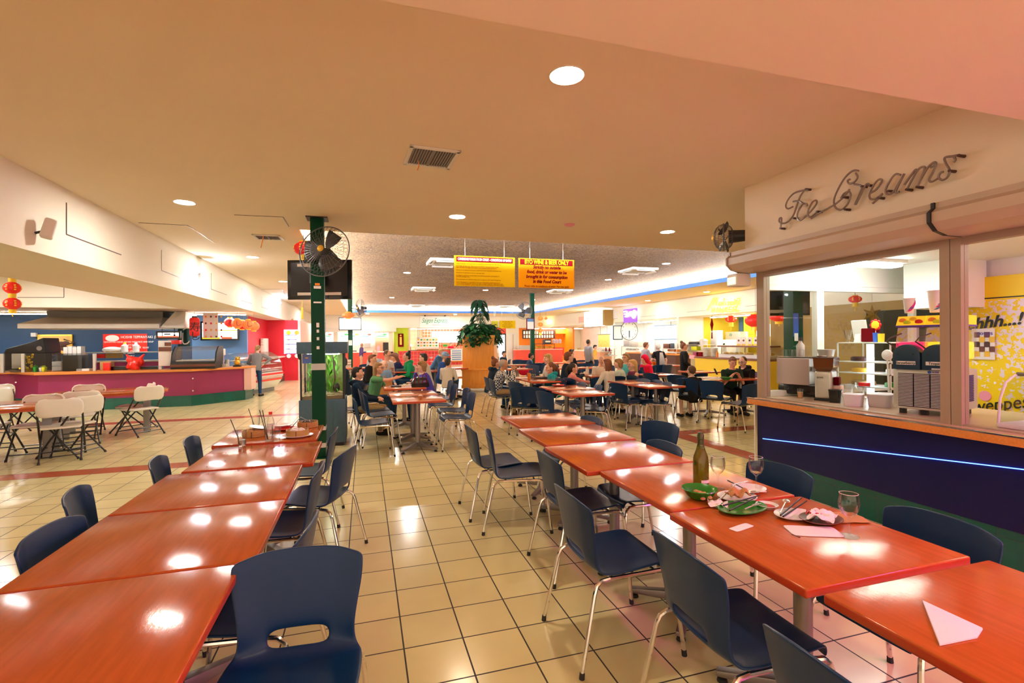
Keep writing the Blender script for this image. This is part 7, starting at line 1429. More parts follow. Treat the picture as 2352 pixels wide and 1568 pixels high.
# ------------------------------------------------------------------ people
def fabric(n, c, **k): return mat(n, c, .85, spec=.2, **k)
SK = {'fair': mat('skin_fair', (.72, .40, .29), .5), 'tan': mat('skin_tan', (.52, .27, .17), .5), 'pale': mat('skin_pale', (.80, .50, .39), .5)}
for n, c in (('hair_brown', (.10, .045, .02)), ('hair_dark', (.015, .011, .010)), ('hair_blonde', (.55, .36, .14)), ('hair_honey', (.30, .17, .07)), ('hair_grey', (.38, .36, .34)), ('hair_white', (.70, .68, .65)), ('hair_auburn', (.16, .055, .025))): mat(n, c, .6, noise=.35, nscale=40, stretch=(3, 3, .6))
for n, c in (('navy_cloth', (.008, .022, .05)), ('sage', (.10, .30, .15)), ('violet', (.07, .06, .45)), ('black_cloth', (.008, .008, .010)), ('dark_blue', (.015, .02, .09)), ('emerald', (.01, .30, .13)), ('white_cloth', (.75, .73, .72)), ('lilac', (.12, .08, .28)), ('denim', (.06, .17, .36)), ('royal', (.02, .08, .35)), ('tee_blue', (.05, .12, .28)), ('teal', (.01, .30, .42)), ('pink_cloth', (.75, .26, .26)), ('mint', (.62, .78, .74)), ('aqua', (.10, .50, .62)), ('plum', (.14, .03, .09)), ('crimson', (.65, .005, .04)), ('grey_cloth', (.20, .20, .22)), ('mid_grey', (.34, .35, .40)), ('khaki', (.36, .26, .13)), ('jeans', (.02, .06, .16)), ('dark_green', (.012, .035, .025)), ('skin_trouser', (.55, .40, .28)), ('mustard', (.75, .48, .08)), ('cap_blue', (.25, .45, .75)), ('shoe_dark', (.02, .018, .016)), ('shoe_brown', (.12, .05, .02))): fabric(n, c)
def plaid():
    m = fabric('plaid', (1, 1, 1)); nt = m.node_tree; L = nt.links.new; tc = nt.nodes.new('ShaderNodeTexCoord'); c = nt.nodes.new('ShaderNodeTexChecker'); c.inputs['Scale'].default_value = 30; c.inputs[1].default_value = (.70, .74, .76, 1); c.inputs[2].default_value = (.012, .03, .07, 1)
    L(tc.outputs['Object'], c.inputs[0]); L(c.outputs[0], nt.nodes['Principled BSDF'].inputs['Base Color'])
plaid()
mat('lip', (.45, .10, .09), .5); mat('eye', (.02, .012, .01), .3)
def person(label, px, py, d, rz, pose='sit', lean=10, head=(0, 0), lh=None, rh=None, hair=('short', 'hair_brown'), skin='fair', top=('grey_cloth', 'long'), legs=('jeans', 'long'), shoe='shoe_dark', near=False, extra=None, kid=False):
    P = Vector((0, 0, .53 if pose == 'sit' else .95)); Rt = Matrix.Rotation(R(-lean), 3, 'X')
    def T(x, y, z): return P + Rt @ Vector((x, y, z))
    hs = 1.16 if kid else 1.0
    N = T(0, .0, .50); HM = Matrix.Translation(N + Rt @ Vector((0, .015, .05)) + Vector((0, 0, .085))) @ Matrix.Rotation(R(head[0]), 4, 'Z') @ Matrix.Rotation(R(head[1]), 4, 'X') @ Matrix.Scale(hs, 4)
    hc = HM @ Vector((0, 0, 0)); hp = atD(px, py, d); s = hp.z/hc.z; a = R(rz)
    loc = hp - Matrix.Rotation(a, 3, 'Z') @ (hc*s); loc.z = 0
    vx = (.0085 if near else .016)/s
    RM = [('REMESH', dict(mode='VOXEL', voxel_size=vx, use_smooth_shade=True)), ('SMOOTH', dict(iterations=2 if near else 1, factor=.5))]
    def ring(t, rx, ry, oy=0, n=14): return [T(rx*math.cos(2*math.pi*i/n), oy+ry*math.sin(2*math.pi*i/n), t) for i in range(n)]
    def torso(m, e, t0, t1):
        prof = [(-.12, .155, .11), (-.04, .165, .12), (.06, .15, .108), (.18, .142, .105), (.30, .165, .115), (.40, .178, .108), (.455, .15, .085), (.485, .09, .065), (.50, .06, .058)]
        m.loft([ring(t, rx+e, ry+e, .008*(t > .2)) for t, rx, ry in prof if t0 <= t <= t1])
    if pose == 'sit': J = [[Vector((sx*.09, .0, .50)), Vector((sx*.12, .43, .49)), Vector((sx*.125, .40, .09)), Vector((sx*.13, .55, .03))] for sx in (-1, 1)]
    else: J = [[Vector((sx*.085, 0, .92)), Vector((sx*.11, .02, .50)), Vector((sx*.13, -.03, .09)), Vector((sx*.15, .13, .03))] for sx in (-1, 1)]
    arms = []
    for sx, h in ((-1, lh), (1, rh)):
        S_ = T(sx*.185, .0, .415)
        if h is None: h = (sx*.13, .36, .62) if pose == 'sit' else (sx*.25, .05, .84)
        H = Vector(h); v = H-S_; L1, L2 = .285, .25; D_ = min(v.length, L1+L2-.008); v = v.normalized(); H = S_+v*D_
        x = (L1*L1-L2*L2+D_*D_)/(2*D_); q = Vector((sx*.55, -.35, -.8)); q = (q-v*q.dot(v)).normalized(); arms.append((S_, S_+v*x+q*math.sqrt(max(0, L1*L1-x*x)), H))
    b = MB(); torso(b, 0, -1, 1)
    for j in J: b.cap(j[0], j[1], .082, .056); b.cap(j[1], j[2], .054, .036); b.cap(j[2]-Vector((0, .02, .03)), j[3], .038, .03)
    for sx, (S_, E_2, H) in zip((-1, 1), arms):
        b.cap(S_, E_2, .048, .037); b.cap(E_2, H, .037, .026); f = (H-E_2).normalized(); sd = f.cross(Vector((0, 0, 1))); sd = sd.normalized() if sd.length > .1 else Vector((1, 0, 0)); nn = sd.cross(f)
        b.cap(H, H+f*.045+sd*.018, .026, .022); b.cap(H, H+f*.045-sd*.018, .026, .022)
        for k in range(4):
            o = H+f*.06+sd*(.030-.020*k); L_ = (.050, .058, .056, .042)[k]; m1_ = o+f*L_*.6-nn*.006; b.cap(o, m1_, .0105, .0095, 6); b.cap(m1_, m1_+f*L_*.45-nn*.022, .0095, .008, 6)
        o = H+f*.01-sd*sx*.026; b.cap(o, o+f*.04-sd*sx*.026, .012, .010, 6); b.cap(o+f*.04-sd*sx*.026, o+f*.068-sd*sx*.022, .010, .009, 6)
    b.cap(N-Rt @ Vector((0, 0, .04)), HM @ Vector((0, -.015, -.05)), .052, .05)
    k0 = len(b.v); b.ell((0, 0, .01), (.074, .094, .108), 14, 10); b.ell((0, .028, -.055), (.052, .060, .062)); b.cap((0, .088, .015), (0, .108, -.018), .009, .015, 8); b.ell((0, .082, .034), (.05, .012, .012)); b.ell((0, .086, -.052), (.024, .010, .011)); b.ell((0, .072, -.092), (.024, .02, .018))
    for sx in (-1, 1): b.ell((sx*.074, -.008, -.005), (.012, .024, .034)); b.ell((sx*.045, .062, -.02), (.024, .022, .024))
    b.xf(HM, k0)
    o = b.build('person', SK[skin], None, mods=RM); o.location = loc; o.rotation_euler = (0, 0, a); o.scale = (s, s, s); tag(o, label, 'person')
    def kid_(m, n, mm_, rem=True, hd=False):
        if hd: m.xf(HM)
        return m.build(n, mm_, o, world=False, mods=RM if rem else None)
    if abs(d) < 22:
        for sx in (-1, 1): kid_(MB().ell((sx*.030, .087, .012), (.010, .006, .0065), 10, 6), 'eye', 'eye', False, True)
        kid_(MB().ell((0, .094, -.052), (.022, .006, .007), 10, 6), 'mouth', 'lip', False, True)
        if hair[1] != 'none': kid_(MB().box((-.031, .090, .036), (.034, .008, .007), ry=R(-6)).box((.031, .090, .036), (.034, .008, .007), ry=R(6)), 'eyebrows', hair[1], False, True)
    st, hm = hair; h = MB()
    if st not in ('bald', 'hood'):
        e = .004 if st == 'crop' else 0
        h.ell((0, -.024, .030-e), (.083-e, .098-e, .100-e), 16, 10)
        if st in ('short', 'bun', 'pony'): h.ell((0, -.05, -.02), (.072, .07, .07))
        if st == 'short': h.ell((.01, .045, .098), (.06, .05, .025))
        if st in ('long', 'bob', 'mid'):
            L_ = {'long': -.30, 'mid': -.20, 'bob': -.085}[st]
            for x in (-.072, -.05, -.02, .02, .05, .072): h.cap((x, -.035-.03*(abs(x) < .06), .02), (x*1.18, -.05-.03*(abs(x) < .06), L_+.02*abs(x)*10), .036, .026)
            h.ell((0, .02, .085), (.074, .065, .035))
            if st == 'bob': h.cap((-.06, .055, .07), (.06, .06, .065), .026, .026)
        if st == 'bun': h.ell((0, -.075, .135), .048)
        if st == 'pony': h.cap((0, -.11, .05), (0, -.155, -.03), .032, .036); h.cap((0, -.155, -.03), (0, -.14, -.18), .034, .018)
        kid_(h, 'hair', hm, True, True)
    if st == 'cap' or (extra and 'cap' in extra): c = MB(); c.ell((0, -.015, .045), (.090, .105, .090)); c.box((0, .125, .05), (.14, .10, .014)); kid_(c, 'cap', 'cap_blue', True, True)
    if st == 'hood': c = MB(); c.ell((0, -.03, .02), (.105, .115, .13)); c.cap((0, -.06, -.04), (0, -.08, -.14), .08, .10); kid_(c, 'hood', top[0], True, True)
    if extra and 'glasses' in extra:
        g = MB(); [g.tube([(sx*.031+.022*math.cos(i*.52), .100, .010+.017*math.sin(i*.52)) for i in range(12)], .0028, 5, True) for sx in (-1, 1)]; g.tube([(-.009, .1, .014), (.009, .1, .014)], .003, 5)
        for sx in (-1, 1): g.tube([(sx*.053, .1, .014), (sx*.078, .0, .014)], .0028, 5)
        kid_(g, 'glasses', 'dark', False, True)
    t = MB(); torso(t, .014, -1 if pose == 'stand' or lean < 30 else -.05, .49); tm, sl = top[0], top[1]
    for S_, E_2, H in arms:
        if sl == 'none': continue
        t.cap(S_, S_+(E_2-S_)*(.62 if sl == 'short' else 1), .060, .052)
        if sl == 'long': t.cap(E_2, E_2+(H-E_2)*.93, .049, .035)
    if extra and 'hoody' in extra: t.cap(T(-.08, -.09, .47), T(.08, -.09, .47), .055, .055); t.cap(T(-.09, -.03, .49), T(-.05, .06, .47), .04, .03); t.cap(T(.09, -.03, .49), T(.05, .06, .47), .04, .03)
    kid_(t, 'top', tm)
    if extra and 'flash' in extra: f_ = MB(); f_.loft([[T(x, y, z) for x, y, z in ((-.195, -.08, .42-k), (-.205, .02, .40-k), (-.19, .06, .28-k), (-.185, -.09, .2-k))] for k in (0, .03)]); kid_(f_, 'jacket_panel', 'crimson', False)
    if extra and 'streaks' in extra:
        f_ = MB()
        for i in range(9): x = -.11+.027*i; f_.tube([T(x*.5+.02, -.115, .40), T(x*.8, -.128, .2), T(x*1.2-.02, -.142, -.06)], .006, 4)
        kid_(f_, 'streak_print', 'white_cloth', False)
    l = MB(); l.loft([ring(z, rx, ry) for z, rx, ry in ((-.13, .15, .115), (-.03, .172, .128), (.05, .158, .118))]) if pose == 'stand' or lean < 30 else None
    for j in J: l.cap(j[0], j[1], .093, .066); l.cap(j[1], j[1]+(j[2]-j[1])*(.96 if legs[1] == 'long' else .12), .063, .050)
    kid_(l, 'trousers', legs[0])
    for j in J: kid_(MB().cap(j[2]-Vector((0, .04, .045)), j[3]-Vector((0, -.02, -.005)), .045, .038), 'shoe', shoe, True)
    return o
RT_, LT_, AW, TO = -107, 73, 17, -163     # facing right, left, away, towards us
person('young man in a dark navy hoodie sitting with a phone, left of the three diners', 822, 857, 8.1, -100, lean=-4, head=(4, 4), lh=(-.12, .33, .68), rh=(.05, .35, .66), hair=('short', 'hair_dark'), top=('navy_cloth', 'long'), legs=('khaki', 'long'), near=True, extra='hoody')
person('woman with long brown hair in a sage green T-shirt pointing across the table', 869, 846, 9.15, -112, lean=12, head=(0, 0), lh=(-.1, .40, .76), rh=(.06, .62, .98), hair=('long', 'hair_honey'), top=('sage', 'short'), near=True, extra='glasses')
person('woman with bobbed hair in a violet jumper, chin on hand beside the black handbag', 968, 842, 9.35, 82, lean=18, head=(0, 2), lh=(-.05, .40, .78), rh=(.03, .30, 1.02), hair=('bob', 'hair_honey'), skin='pale', top=('violet', 'long'), legs=('jeans', 'long'), near=True)
person('dark haired diner in black seen from the side behind the green-shirted woman', 856, 825, 11.6, RT_-10, lean=15, hair=('short', 'hair_auburn'), top=('black_cloth', 'long'))
person('grey haired diner mostly hidden, far behind the man with glasses', 862, 812, 15, TO, hair=('crop', 'hair_grey'), top=('mid_grey', 'long'))
person('man with glasses in a white shirt holding a baby', 890, 815, 12.6, -135, lean=12, head=(10, -18), lh=(.0, .30, .80), rh=(.12, .32, .72), hair=('crop', 'hair_brown'), top=('white_cloth', 'short'), extra='glasses', near=True)
person('bald baby in pale blue sitting on the lap of the man with glasses', 883, 838, 12.2, TO+15, lean=0, hair=('bald', 'none'), skin='pale', top=('cap_blue', 'long'), legs=('denim', 'short'), kid=True)
person('bowed diner in dark blue with long auburn hair at the far table', 906, 820, 13.6, LT_+10, lean=25, head=(0, -20), hair=('mid', 'hair_auburn'), top=('dark_blue', 'long'))
person('dark haired diner half hidden left of the bowed one', 897, 816, 14.6, RT_, lean=10, hair=('short', 'hair_dark'), top=('white_cloth', 'short'))
person('person with a dark bun in an emerald green top at the far table', 934, 819, 13.2, LT_+25, lean=12, hair=('bun', 'hair_dark'), top=('emerald', 'long'), extra='hoody')
person('young person with glasses and dark hair in white, behind the violet jumper', 972, 822, 12.2, LT_, lean=12, rh=(.05, .33, .9), hair=('short', 'hair_dark'), skin='pale', top=('white_cloth', 'long'), extra='glasses')
person('bald man in a purple jumper and shorts standing at the coral counter', 831, 792, 27, RT_+10, 'stand', lean=4, head=(0, -15), rh=(.1, .30, 1.15), lh=(-.1, .3, 1.1), hair=('bald', 'none'), skin='tan', top=('lilac', 'long'), legs=('skin_trouser', 'long'))
person('bearded blond person in a denim shirt bending over a table beside the planter', 1014, 808, 14.2, -125, 'stand', lean=32, head=(0, -15), lh=(-.1, .52, .78), rh=(.12, .5, .78), hair=('short', 'hair_blonde'), top=('denim', 'long'))
person('man in a pale blue cap and royal blue top sitting left of the planter', 1023, 818, 13.2, -125, lean=14, head=(0, -14), hair=('short', 'hair_grey'), top=('royal', 'long'), extra='cap')
person('dark haired child in white seen from behind, sitting left of the planter', 1029, 832, 12.5, -30, lean=8, hair=('short', 'hair_dark'), top=('white_cloth', 'long'), legs=('black_cloth', 'short'), kid=True)
person('server in red behind the red tiled counter', 1036, 790, 31.9, TO, 'stand', hair=('short', 'hair_dark'), top=('crimson', 'short'))
person('person in a white T-shirt walking by the glass exit door, half behind the planter', 1141, 797, 26, LT_, 'stand', hair=('short', 'hair_dark'), top=('white_cloth', 'short'), legs=('khaki', 'long'))
person('person with dark hair sitting bowed near the glass exit door', 1158, 812, 19.5, TO+25, lean=18, head=(0, -15), hair=('short', 'hair_dark'), top=('navy_cloth', 'long'))
person('man in a blue T-shirt eating in front of the far green post', 1220, 818, 16.6, RT_+5, lean=16, head=(0, -12), rh=(.08, .42, .85), hair=('short', 'hair_dark'), skin='tan', top=('tee_blue', 'short'), legs=('black_cloth', 'long'))
person('grey cropped man in a blue and white checked shirt, elbows on the table', 1157, 837, 10.1, -100, lean=20, head=(0, -4), lh=(-.04, .45, .98), rh=(.05, .42, 1.0), hair=('crop', 'hair_grey'), skin='tan', top=('plaid', 'long'), legs=('khaki', 'long'), shoe='shoe_brown', near=True)
person('woman with hair in a bun beside the checked shirt man', 1139, 834, 10.9, -85, lean=15, hair=('bun', 'hair_auburn'), top=('navy_cloth', 'long'), near=True, extra='hoody')
person('blonde woman with long hair facing left across from the checked shirt man', 1258, 824, 11.1, LT_+15, lean=10, head=(0, -10), hair=('mid', 'hair_blonde'), skin='pale', top=('white_cloth', 'long'), near=True)
person('girl with a ponytail in a teal hoodie, facing left', 1264, 845, 10.3, LT_+12, lean=14, head=(0, -8), hair=('pony', 'hair_auburn'), top=('teal', 'long'), kid=True, near=True, extra='hoody')
person('smiling man in a navy jumper leaning to the right at the middle tables', 1307, 820, 10.9, RT_+12, lean=10, lh=(-.1, .4, .76), rh=(.1, .42, .76), hair=('short', 'hair_auburn'), skin='pale', top=('navy_cloth', 'long'), near=True)
person('dark haired girl in a pink top stretching her arm out over the table', 1317, 846, 10.2, RT_, lean=8, rh=(.1, .62, .78), lh=(-.05, .6, .76), hair=('pony', 'hair_dark'), top=('pink_cloth', 'long'), kid=True, near=True)
person('woman with wavy brown hair in a white blouse, back to us', 1394, 836, 10.0, AW+10, lean=8, lh=(-.22, .36, .74), hair=('mid', 'hair_auburn'), skin='pale', top=('white_cloth', 'long'), near=True)
person('woman with a blonde bob in a mint top, back to us beside the white blouse', 1420, 835, 10.4, AW+35, lean=12, hair=('bob', 'hair_honey'), skin='pale', top=('mint', 'long'), near=True)
person('grey haired diner mostly hidden behind the woman with wavy brown hair', 1382, 828, 11.4, TO-30, hair=('crop', 'hair_white'), top=('white_cloth', 'long'))
person('girl with glasses and long hair in an aqua top', 1437, 822, 11.9, LT_+45, lean=10, hair=('long', 'hair_honey'), skin='pale', top=('aqua', 'long'), extra='glasses')
person('blonde girl in a patterned plum dress turned to the left', 1452, 838, 10.5, LT_+15, lean=4, lh=(-.2, .42, .70), hair=('long', 'hair_blonde'), skin='pale', top=('plum', 'none'), legs=('plum', 'short'), kid=True, near=True)
person('child in a bright red hood bent over the far table', 1480, 826, 13.4, LT_+30, lean=22, head=(0, -20), hair=('hood', 'hair_dark'), top=('crimson', 'long'), kid=True)
person('short haired woman in a grey top standing at the cafe counter', 1484, 793, 15.6, RT_+15, 'stand', lean=6, hair=('short', 'hair_auburn'), top=('mid_grey', 'long'), legs=('mid_grey', 'long'), rh=(.1, .35, 1.05), extra='glasses')
person('white haired person in black with long white streaks at the cafe counter', 1511, 797, 14.8, AW-15, 'stand', lean=16, head=(-10, -12), hair=('short', 'hair_white'), top=('black_cloth', 'short'), legs=('black_cloth', 'long'), lh=(-.25, .35, 1.0), extra='streaks')
person('woman with a small bun in a black jacket standing between the stalls', 1571, 795, 12.9, RT_-8, 'stand', lean=-2, rh=(.22, .18, .95), lh=(-.2, .15, .95), hair=('bun', 'hair_auburn'), top=('black_cloth', 'long'), legs=('black_cloth', 'long'))
person('man in a grey polo shirt standing with hands in pockets by the marble stall', 1352, 786, 17.2, RT_+25, 'stand', lean=-2, head=(20, 8), hair=('crop', 'hair_dark'), skin='tan', top=('mid_grey', 'short'), legs=('black_cloth', 'long'))
person('server in mustard yellow behind the pink counter', 1367, 797, 20.5, TO+40, 'stand', lean=6, head=(0, -15), hair=('short', 'hair_dark'), top=('mustard', 'short'))
person('crew cut boy in black sitting with his back to us', 1588, 852, 9.45, -5, lean=14, hair=('crop', 'hair_brown'), skin='pale', top=('black_cloth', 'long'), legs=('black_cloth', 'short'), kid=True, near=True)
person('boy in dark green looking down at a phone', 1683, 832, 10.0, -195, lean=16, head=(-5, -22), rh=(.1, .34, .86), lh=(-.04, .36, .86), hair=('short', 'hair_auburn'), top=('dark_green', 'short'), legs=('black_cloth', 'long'), near=True)
person('man with glasses in a black and red jacket leaning in to look at the phone', 1706, 831, 10.2, LT_+35, lean=20, head=(0, -14), lh=(-.1, .44, .78), rh=(.05, .40, .80), hair=('crop', 'hair_brown'), skin='pale', top=('black_cloth', 'long'), legs=('black_cloth', 'long'), near=True, extra='glasses flash hoody')
person('woman with a ponytail in a grey jumper and jeans bending over the cake fridge', 592, 801, 14.2, -10, 'stand', lean=16, head=(0, -30), rh=(.26, -.02, 1.06), lh=(-.2, .35, 1.0), hair=('pony', 'hair_honey'), skin='pale', top=('grey_cloth', 'long'), legs=('jeans', 'long'), near=True)
person('server with dark tied hair in a sage shirt behind the cake fridge', 571, 806, 17.6, RT_+20, 'stand', lean=14, head=(0, -25), hair=('pony', 'hair_dark'), top=('sage', 'short'))
person('dark haired diner seen through the glass end of the fish tank', 786, 832, 10.6, LT_, lean=6, hair=('short', 'hair_dark'), top=('navy_cloth', 'long'))
person('dark haired diner half hidden behind the man in the navy jumper', 1313, 810, 16, RT_+30, hair=('short', 'hair_dark'), top=('black_cloth', 'long'))
# ------------------------------------------------------------------ things on the tables
TZ = .7305
mat('bottle_glass', (.22, .24, .01), .05, trans=.75); mat('foil', (.06, .07, .02), .35, .4); mat('bamboo', (.55, .30, .10), .55, noise=.2, nscale=12, stretch=(1, 1, 8)); mat('dish_green', (.02, .22, .02), .22); mat('dish_white', (.82, .80, .80), .25); mat('dish_red', (.70, .03, .02), .3); mat('napkin', (.85, .78, .83), .9); mat('brown_paper', (.50, .24, .09), .85); mat('sauce', (.45, .01, .01), .2); mat('food_mix', (.55, .30, .12), .7, noise=.5, nscale=30); mat('straw_black', (.01, .01, .012), .4); mat('water', (.85, .9, .92), .05, trans=.9)
def TP(px, py, z=TZ): return atZ(px, py, z)
def lathe_thing(name, m, prof, p, label, cat, n=28, **k): return solo(MB().lathe(prof, p, n), name, m, label, cat, **k)
def wine(px, py, label, fill=0):
    p = TP(px, py); t = thing('wine_glass', label, 'wine glass', p, 0, 'empty wine glasses'); H = .175
    MB().lathe([(.001, .006), (.006, .010), (.0045, .03), (.0045, .07), (.008, .078), (.026, .092), (.037, .115), (.039, .14), (.034, .175), (.0325, .175), (.0375, .14), (.0355, .116), (.024, .094), (.001, .083)], p, 28).build('bowl_and_stem', 'clear', t)
    MB().lathe([(.001, 0), (.035, 0), (.036, .002), (.020, .005), (.001, .007)], p, 28).build('foot', 'clear', t); MB().lathe([(.0335, .1745), (.0345, .176), (.0325, .1765)], p, 28, cap=False).build('rim', 'dish_white', t)
    if fill: MB().lathe([(.001, .0835), (.022, .0945), (.001, .0955)], p, 20).build('wine_drop', mat('wine', (.6, .45, .1), .1), t)
wine(1649, 1122, 'empty wine glass standing right beside the green bottle'); wine(1737, 1124, 'wine glass with a last sip left in it, behind the dirty dishes', 1); wine(1950, 1231, 'large empty wine glass alone at the middle of the table, nearest the camera')
bp = TP(1610, 1117); t = thing('wine_bottle', 'tall green sparkling wine bottle standing open on the right table row', 'bottle', bp)
MB().lathe([(.001, .004), (.030, 0), (.041, .006), (.0415, .13), (.038, .165), (.024, .205), (.0165, .235), (.0145, .265), (.001, .266)], bp, 28).build('glass', 'bottle_glass', t); MB().lathe([(.017, .232), (.016, .26), (.018, .262), (.0185, .285), (.015, .290), (.015, .298), (.010, .300), (.001, .298)], bp, 20).build('foil_neck', 'foil', t); MB().lathe([(.0215, .212), (.0205, .218)], bp, 24, cap=False).build('gold_ring', 'gold', t); MB().lathe([(.0418, .028), (.0418, .045)], bp, 24, a0=R(235), full=R(100), cap=False).build('back_label', 'napkin', t)
p = TP(1607, 1145); t = thing('green_bowl', 'round green plastic bowl with food scraps in front of the bottle', 'bowl', p); MB().lathe([(.04, 0), (.062, .018), (.083, .050), (.088, .052), (.086, .056), (.078, .052), (.058, .022), (.001, .010)], p, 36).build('bowl', 'dish_green', t); f_ = MB()
for i in range(14): f_.ell(p+Vector((random.gauss(0, .022), random.gauss(0, .022), .022+random.random()*.008)), (.014, .012, .008), 7, 5)
f_.build('food_scraps', 'food_mix', t)
def plate(px, py, rx, ry, m, label, rz=0, name='plate', up=0.):
    p = TP(px, py); t = MB(); k = 0; t.lathe([(.6, 0), (.7, .004), (1.0, .016), (1.0, .019), (.68, .008), (.001, .006)], (0, 0, 0), 36); t.v = [Matrix.Rotation(R(rz), 3, 'Z') @ Vector((v.x*rx, v.y*ry, v.z)) + p + Vector((0, 0, up)) for v in t.v]; return solo(t, name, m, label, 'plate'), p
plate(1705, 1172, .135, .085, 'dish_green', 'oval green plate carrying chopsticks and fork', 10); plate(1693, 1146, .10, .085, 'dish_white', 'white plate under the torn brown paper'); plate(1722, 1127, .085, .075, 'dish_white', 'white plate with crossed cutlery behind the dirty dishes'); plate(1825, 1188, .095, .07, 'dish_white', 'white plate with spoon and chopsticks beside the red sauce'); plate(1886, 1198, .095, .075, 'brown', 'brown plate filled with crumpled napkins')
p = TP(1762, 1166); t = thing('sauce_dish', 'small white dish of red sauce', 'dish', p); MB().lathe([(.03, 0), (.050, .018), (.048, .019), (.028, .005)], p, 26).build('dish', 'dish_white', t); MB().lathe([(.001, .009), (.038, .0095), (.001, .011)], p, 22).build('red_sauce', 'sauce', t)
def paper(px, py, w, l, m, label, name, rz=0, amp=.0, z=TZ, n=9, ball=0):
    p = TP(px, py, z); q = MB(); vs = []; ph = [random.uniform(0, 6) for _ in range(4)]
    for i in range(n):
        for j in range(n):
            u, v = i/(n-1)-.5, j/(n-1)-.5; h = .0015+amp*(1+math.sin(u*9+ph[0])*math.cos(v*8+ph[1])+.6*math.sin(u*17+v*13+ph[2]))*.5; sh = 1-ball*(.5+.4*math.sin(u*7+ph[3])); vs.append(Matrix.Rotation(R(rz), 3, 'Z') @ Vector((u*w*sh, v*l*sh, max(.0015, h)))+p)
    q.add(vs, [(i*n+j, (i+1)*n+j, (i+1)*n+j+1, i*n+j+1) for i in range(n-1) for j in range(n-1)]); return solo(q, name, m, label, 'napkin' if 'apkin' in label else 'paper', mods=[('SOLIDIFY', dict(thickness=.0022, offset=1)), ('SUBSURF', dict(levels=1, render_levels=1))])
paper(1703, 1211, .125, .045, 'napkin', 'folded white paper napkin lying flat between the plates and the table edge', 'paper_napkin', 14, .001, n=5); paper(1868, 1220, .21, .12, 'napkin', 'flat pale napkin sheet under the brown plate', 'paper_napkin', -24, .002, n=5); paper(1930, 1190, .20, .13, 'brown_paper', 'flat brown paper bag right of the crumpled napkins', 'paper_bag', -18, .004)
paper(1890, 1192, .13, .11, 'napkin', 'crumpled pale napkin on the brown plate', 'paper_napkin', 30, .032, TZ+.012, 11, .25); paper(1868, 1186, .07, .06, 'sauce', 'crumpled red and brown scrap on the brown plate', 'paper_scrap', 10, .03, TZ+.015, 7, .3); paper(1695, 1140, .13, .09, 'brown_paper', 'torn brown paper wrapper heaped on the white plate', 'paper_wrapper', 10, .036, TZ+.02, 11, .2); paper(1648, 1162, .10, .10, 'napkin', 'bunched white napkin stack left of the green plate', 'paper_napkin', -35, .028, n=9, ball=.2)
mat('cutlery', (.75, .74, .76), .2, .9)
def stick(p0, p1, m, label, name='chopstick', r=.004, z0=.022, z1=.022, group='chopsticks on the right table'): a, b = TP(*p0)+Vector((0, 0, z0)), TP(*p1)+Vector((0, 0, z1)); return solo(MB().cyl(a, b, r, r*.7, 8), name, m, label, 'chopstick' if name == 'chopstick' else 'cutlery', group if name == 'chopstick' else None)
stick((1662, 1173), (1745, 1151), 'straw_black', 'dark chopstick lying across the green plate, upper of a pair', z0=.026, z1=.03); stick((1676, 1186), (1736, 1156), 'straw_black', 'dark chopstick lying across the green plate, lower of a pair', z0=.028, z1=.03); stick((1672, 1112), (1712, 1134), 'straw_black', 'dark chopstick on the white plate behind, pointing away', z0=.022, z1=.024); stick((1652, 1158), (1690, 1134), 'cutlery', 'pale chopstick leaning against the brown wrapper', z0=.02, z1=.05)
stick((1793, 1195), (1841, 1156), 'straw_black', 'dark chopstick at the red sauce dish, left of a pair', z0=.024, z1=.028); stick((1799, 1198), (1853, 1163), 'straw_black', 'dark chopstick at the red sauce dish, right of a pair', z0=.024, z1=.028)
def spoon(px0, px1, label, name='spoon', fork=False):
    a, b = TP(*px0)+Vector((0, 0, .024)), TP(*px1)+Vector((0, 0, .026)); d = (b-a).normalized(); m = MB().cyl(a, b-d*.03, .004, .003, 8); s = d.cross(Vector((0, 0, 1)))
    if fork:
        m.box(b-d*.02, (.018, .02, .003), rz=math.atan2(d.y, d.x)-math.pi/2)
        for k in (-1.5, -.5, .5, 1.5): m.cyl(b-d*.012+s*k*.005, b+d*.025+s*k*.0055, .0016, .0014, 5)
    else: m.ell(b, (.018, .028, .006), 14, 6, Matrix.Rotation(math.atan2(d.y, d.x)-math.pi/2, 3, 'Z'))
    return solo(m, name, 'cutlery', label, 'cutlery')
spoon((1710, 1181), (1738, 1170), 'steel fork lying on the oval green plate', 'fork', True); spoon((1792, 1190), (1806, 1162), 'white spoon on the plate beside the red sauce'); spoon((1760, 1140), (1730, 1141), 'steel knife lying by the white plate behind', 'knife'); stick((1680, 1126), (1718, 1116), 'cutlery', 'steel knife crossing the chopstick on the rear white plate', 'knife', .004, .03, .026)
tri = [TP(2118, 1381), TP(2258, 1446), TP(2245, 1466), TP(2158, 1484)]; ctr_ = sum(tri, Vector())/4; solo(MB().loft([[v for v in tri], [v+Vector((0, 0, .006))+(ctr_-v)*.01 for v in tri]]), 'paper_napkin', 'napkin', 'white napkin folded to a triangle on the bare nearest table', 'napkin', bevel=.002)
solo(MB().cyl(TP(1818, 1228)+Vector((0, 0, .003)), TP(1838, 1236)+Vector((0, 0, .003)), .002, .002, 6), 'wood_splinter', 'brown', 'tiny brown splinter near the pale napkin sheet', 'crumb')
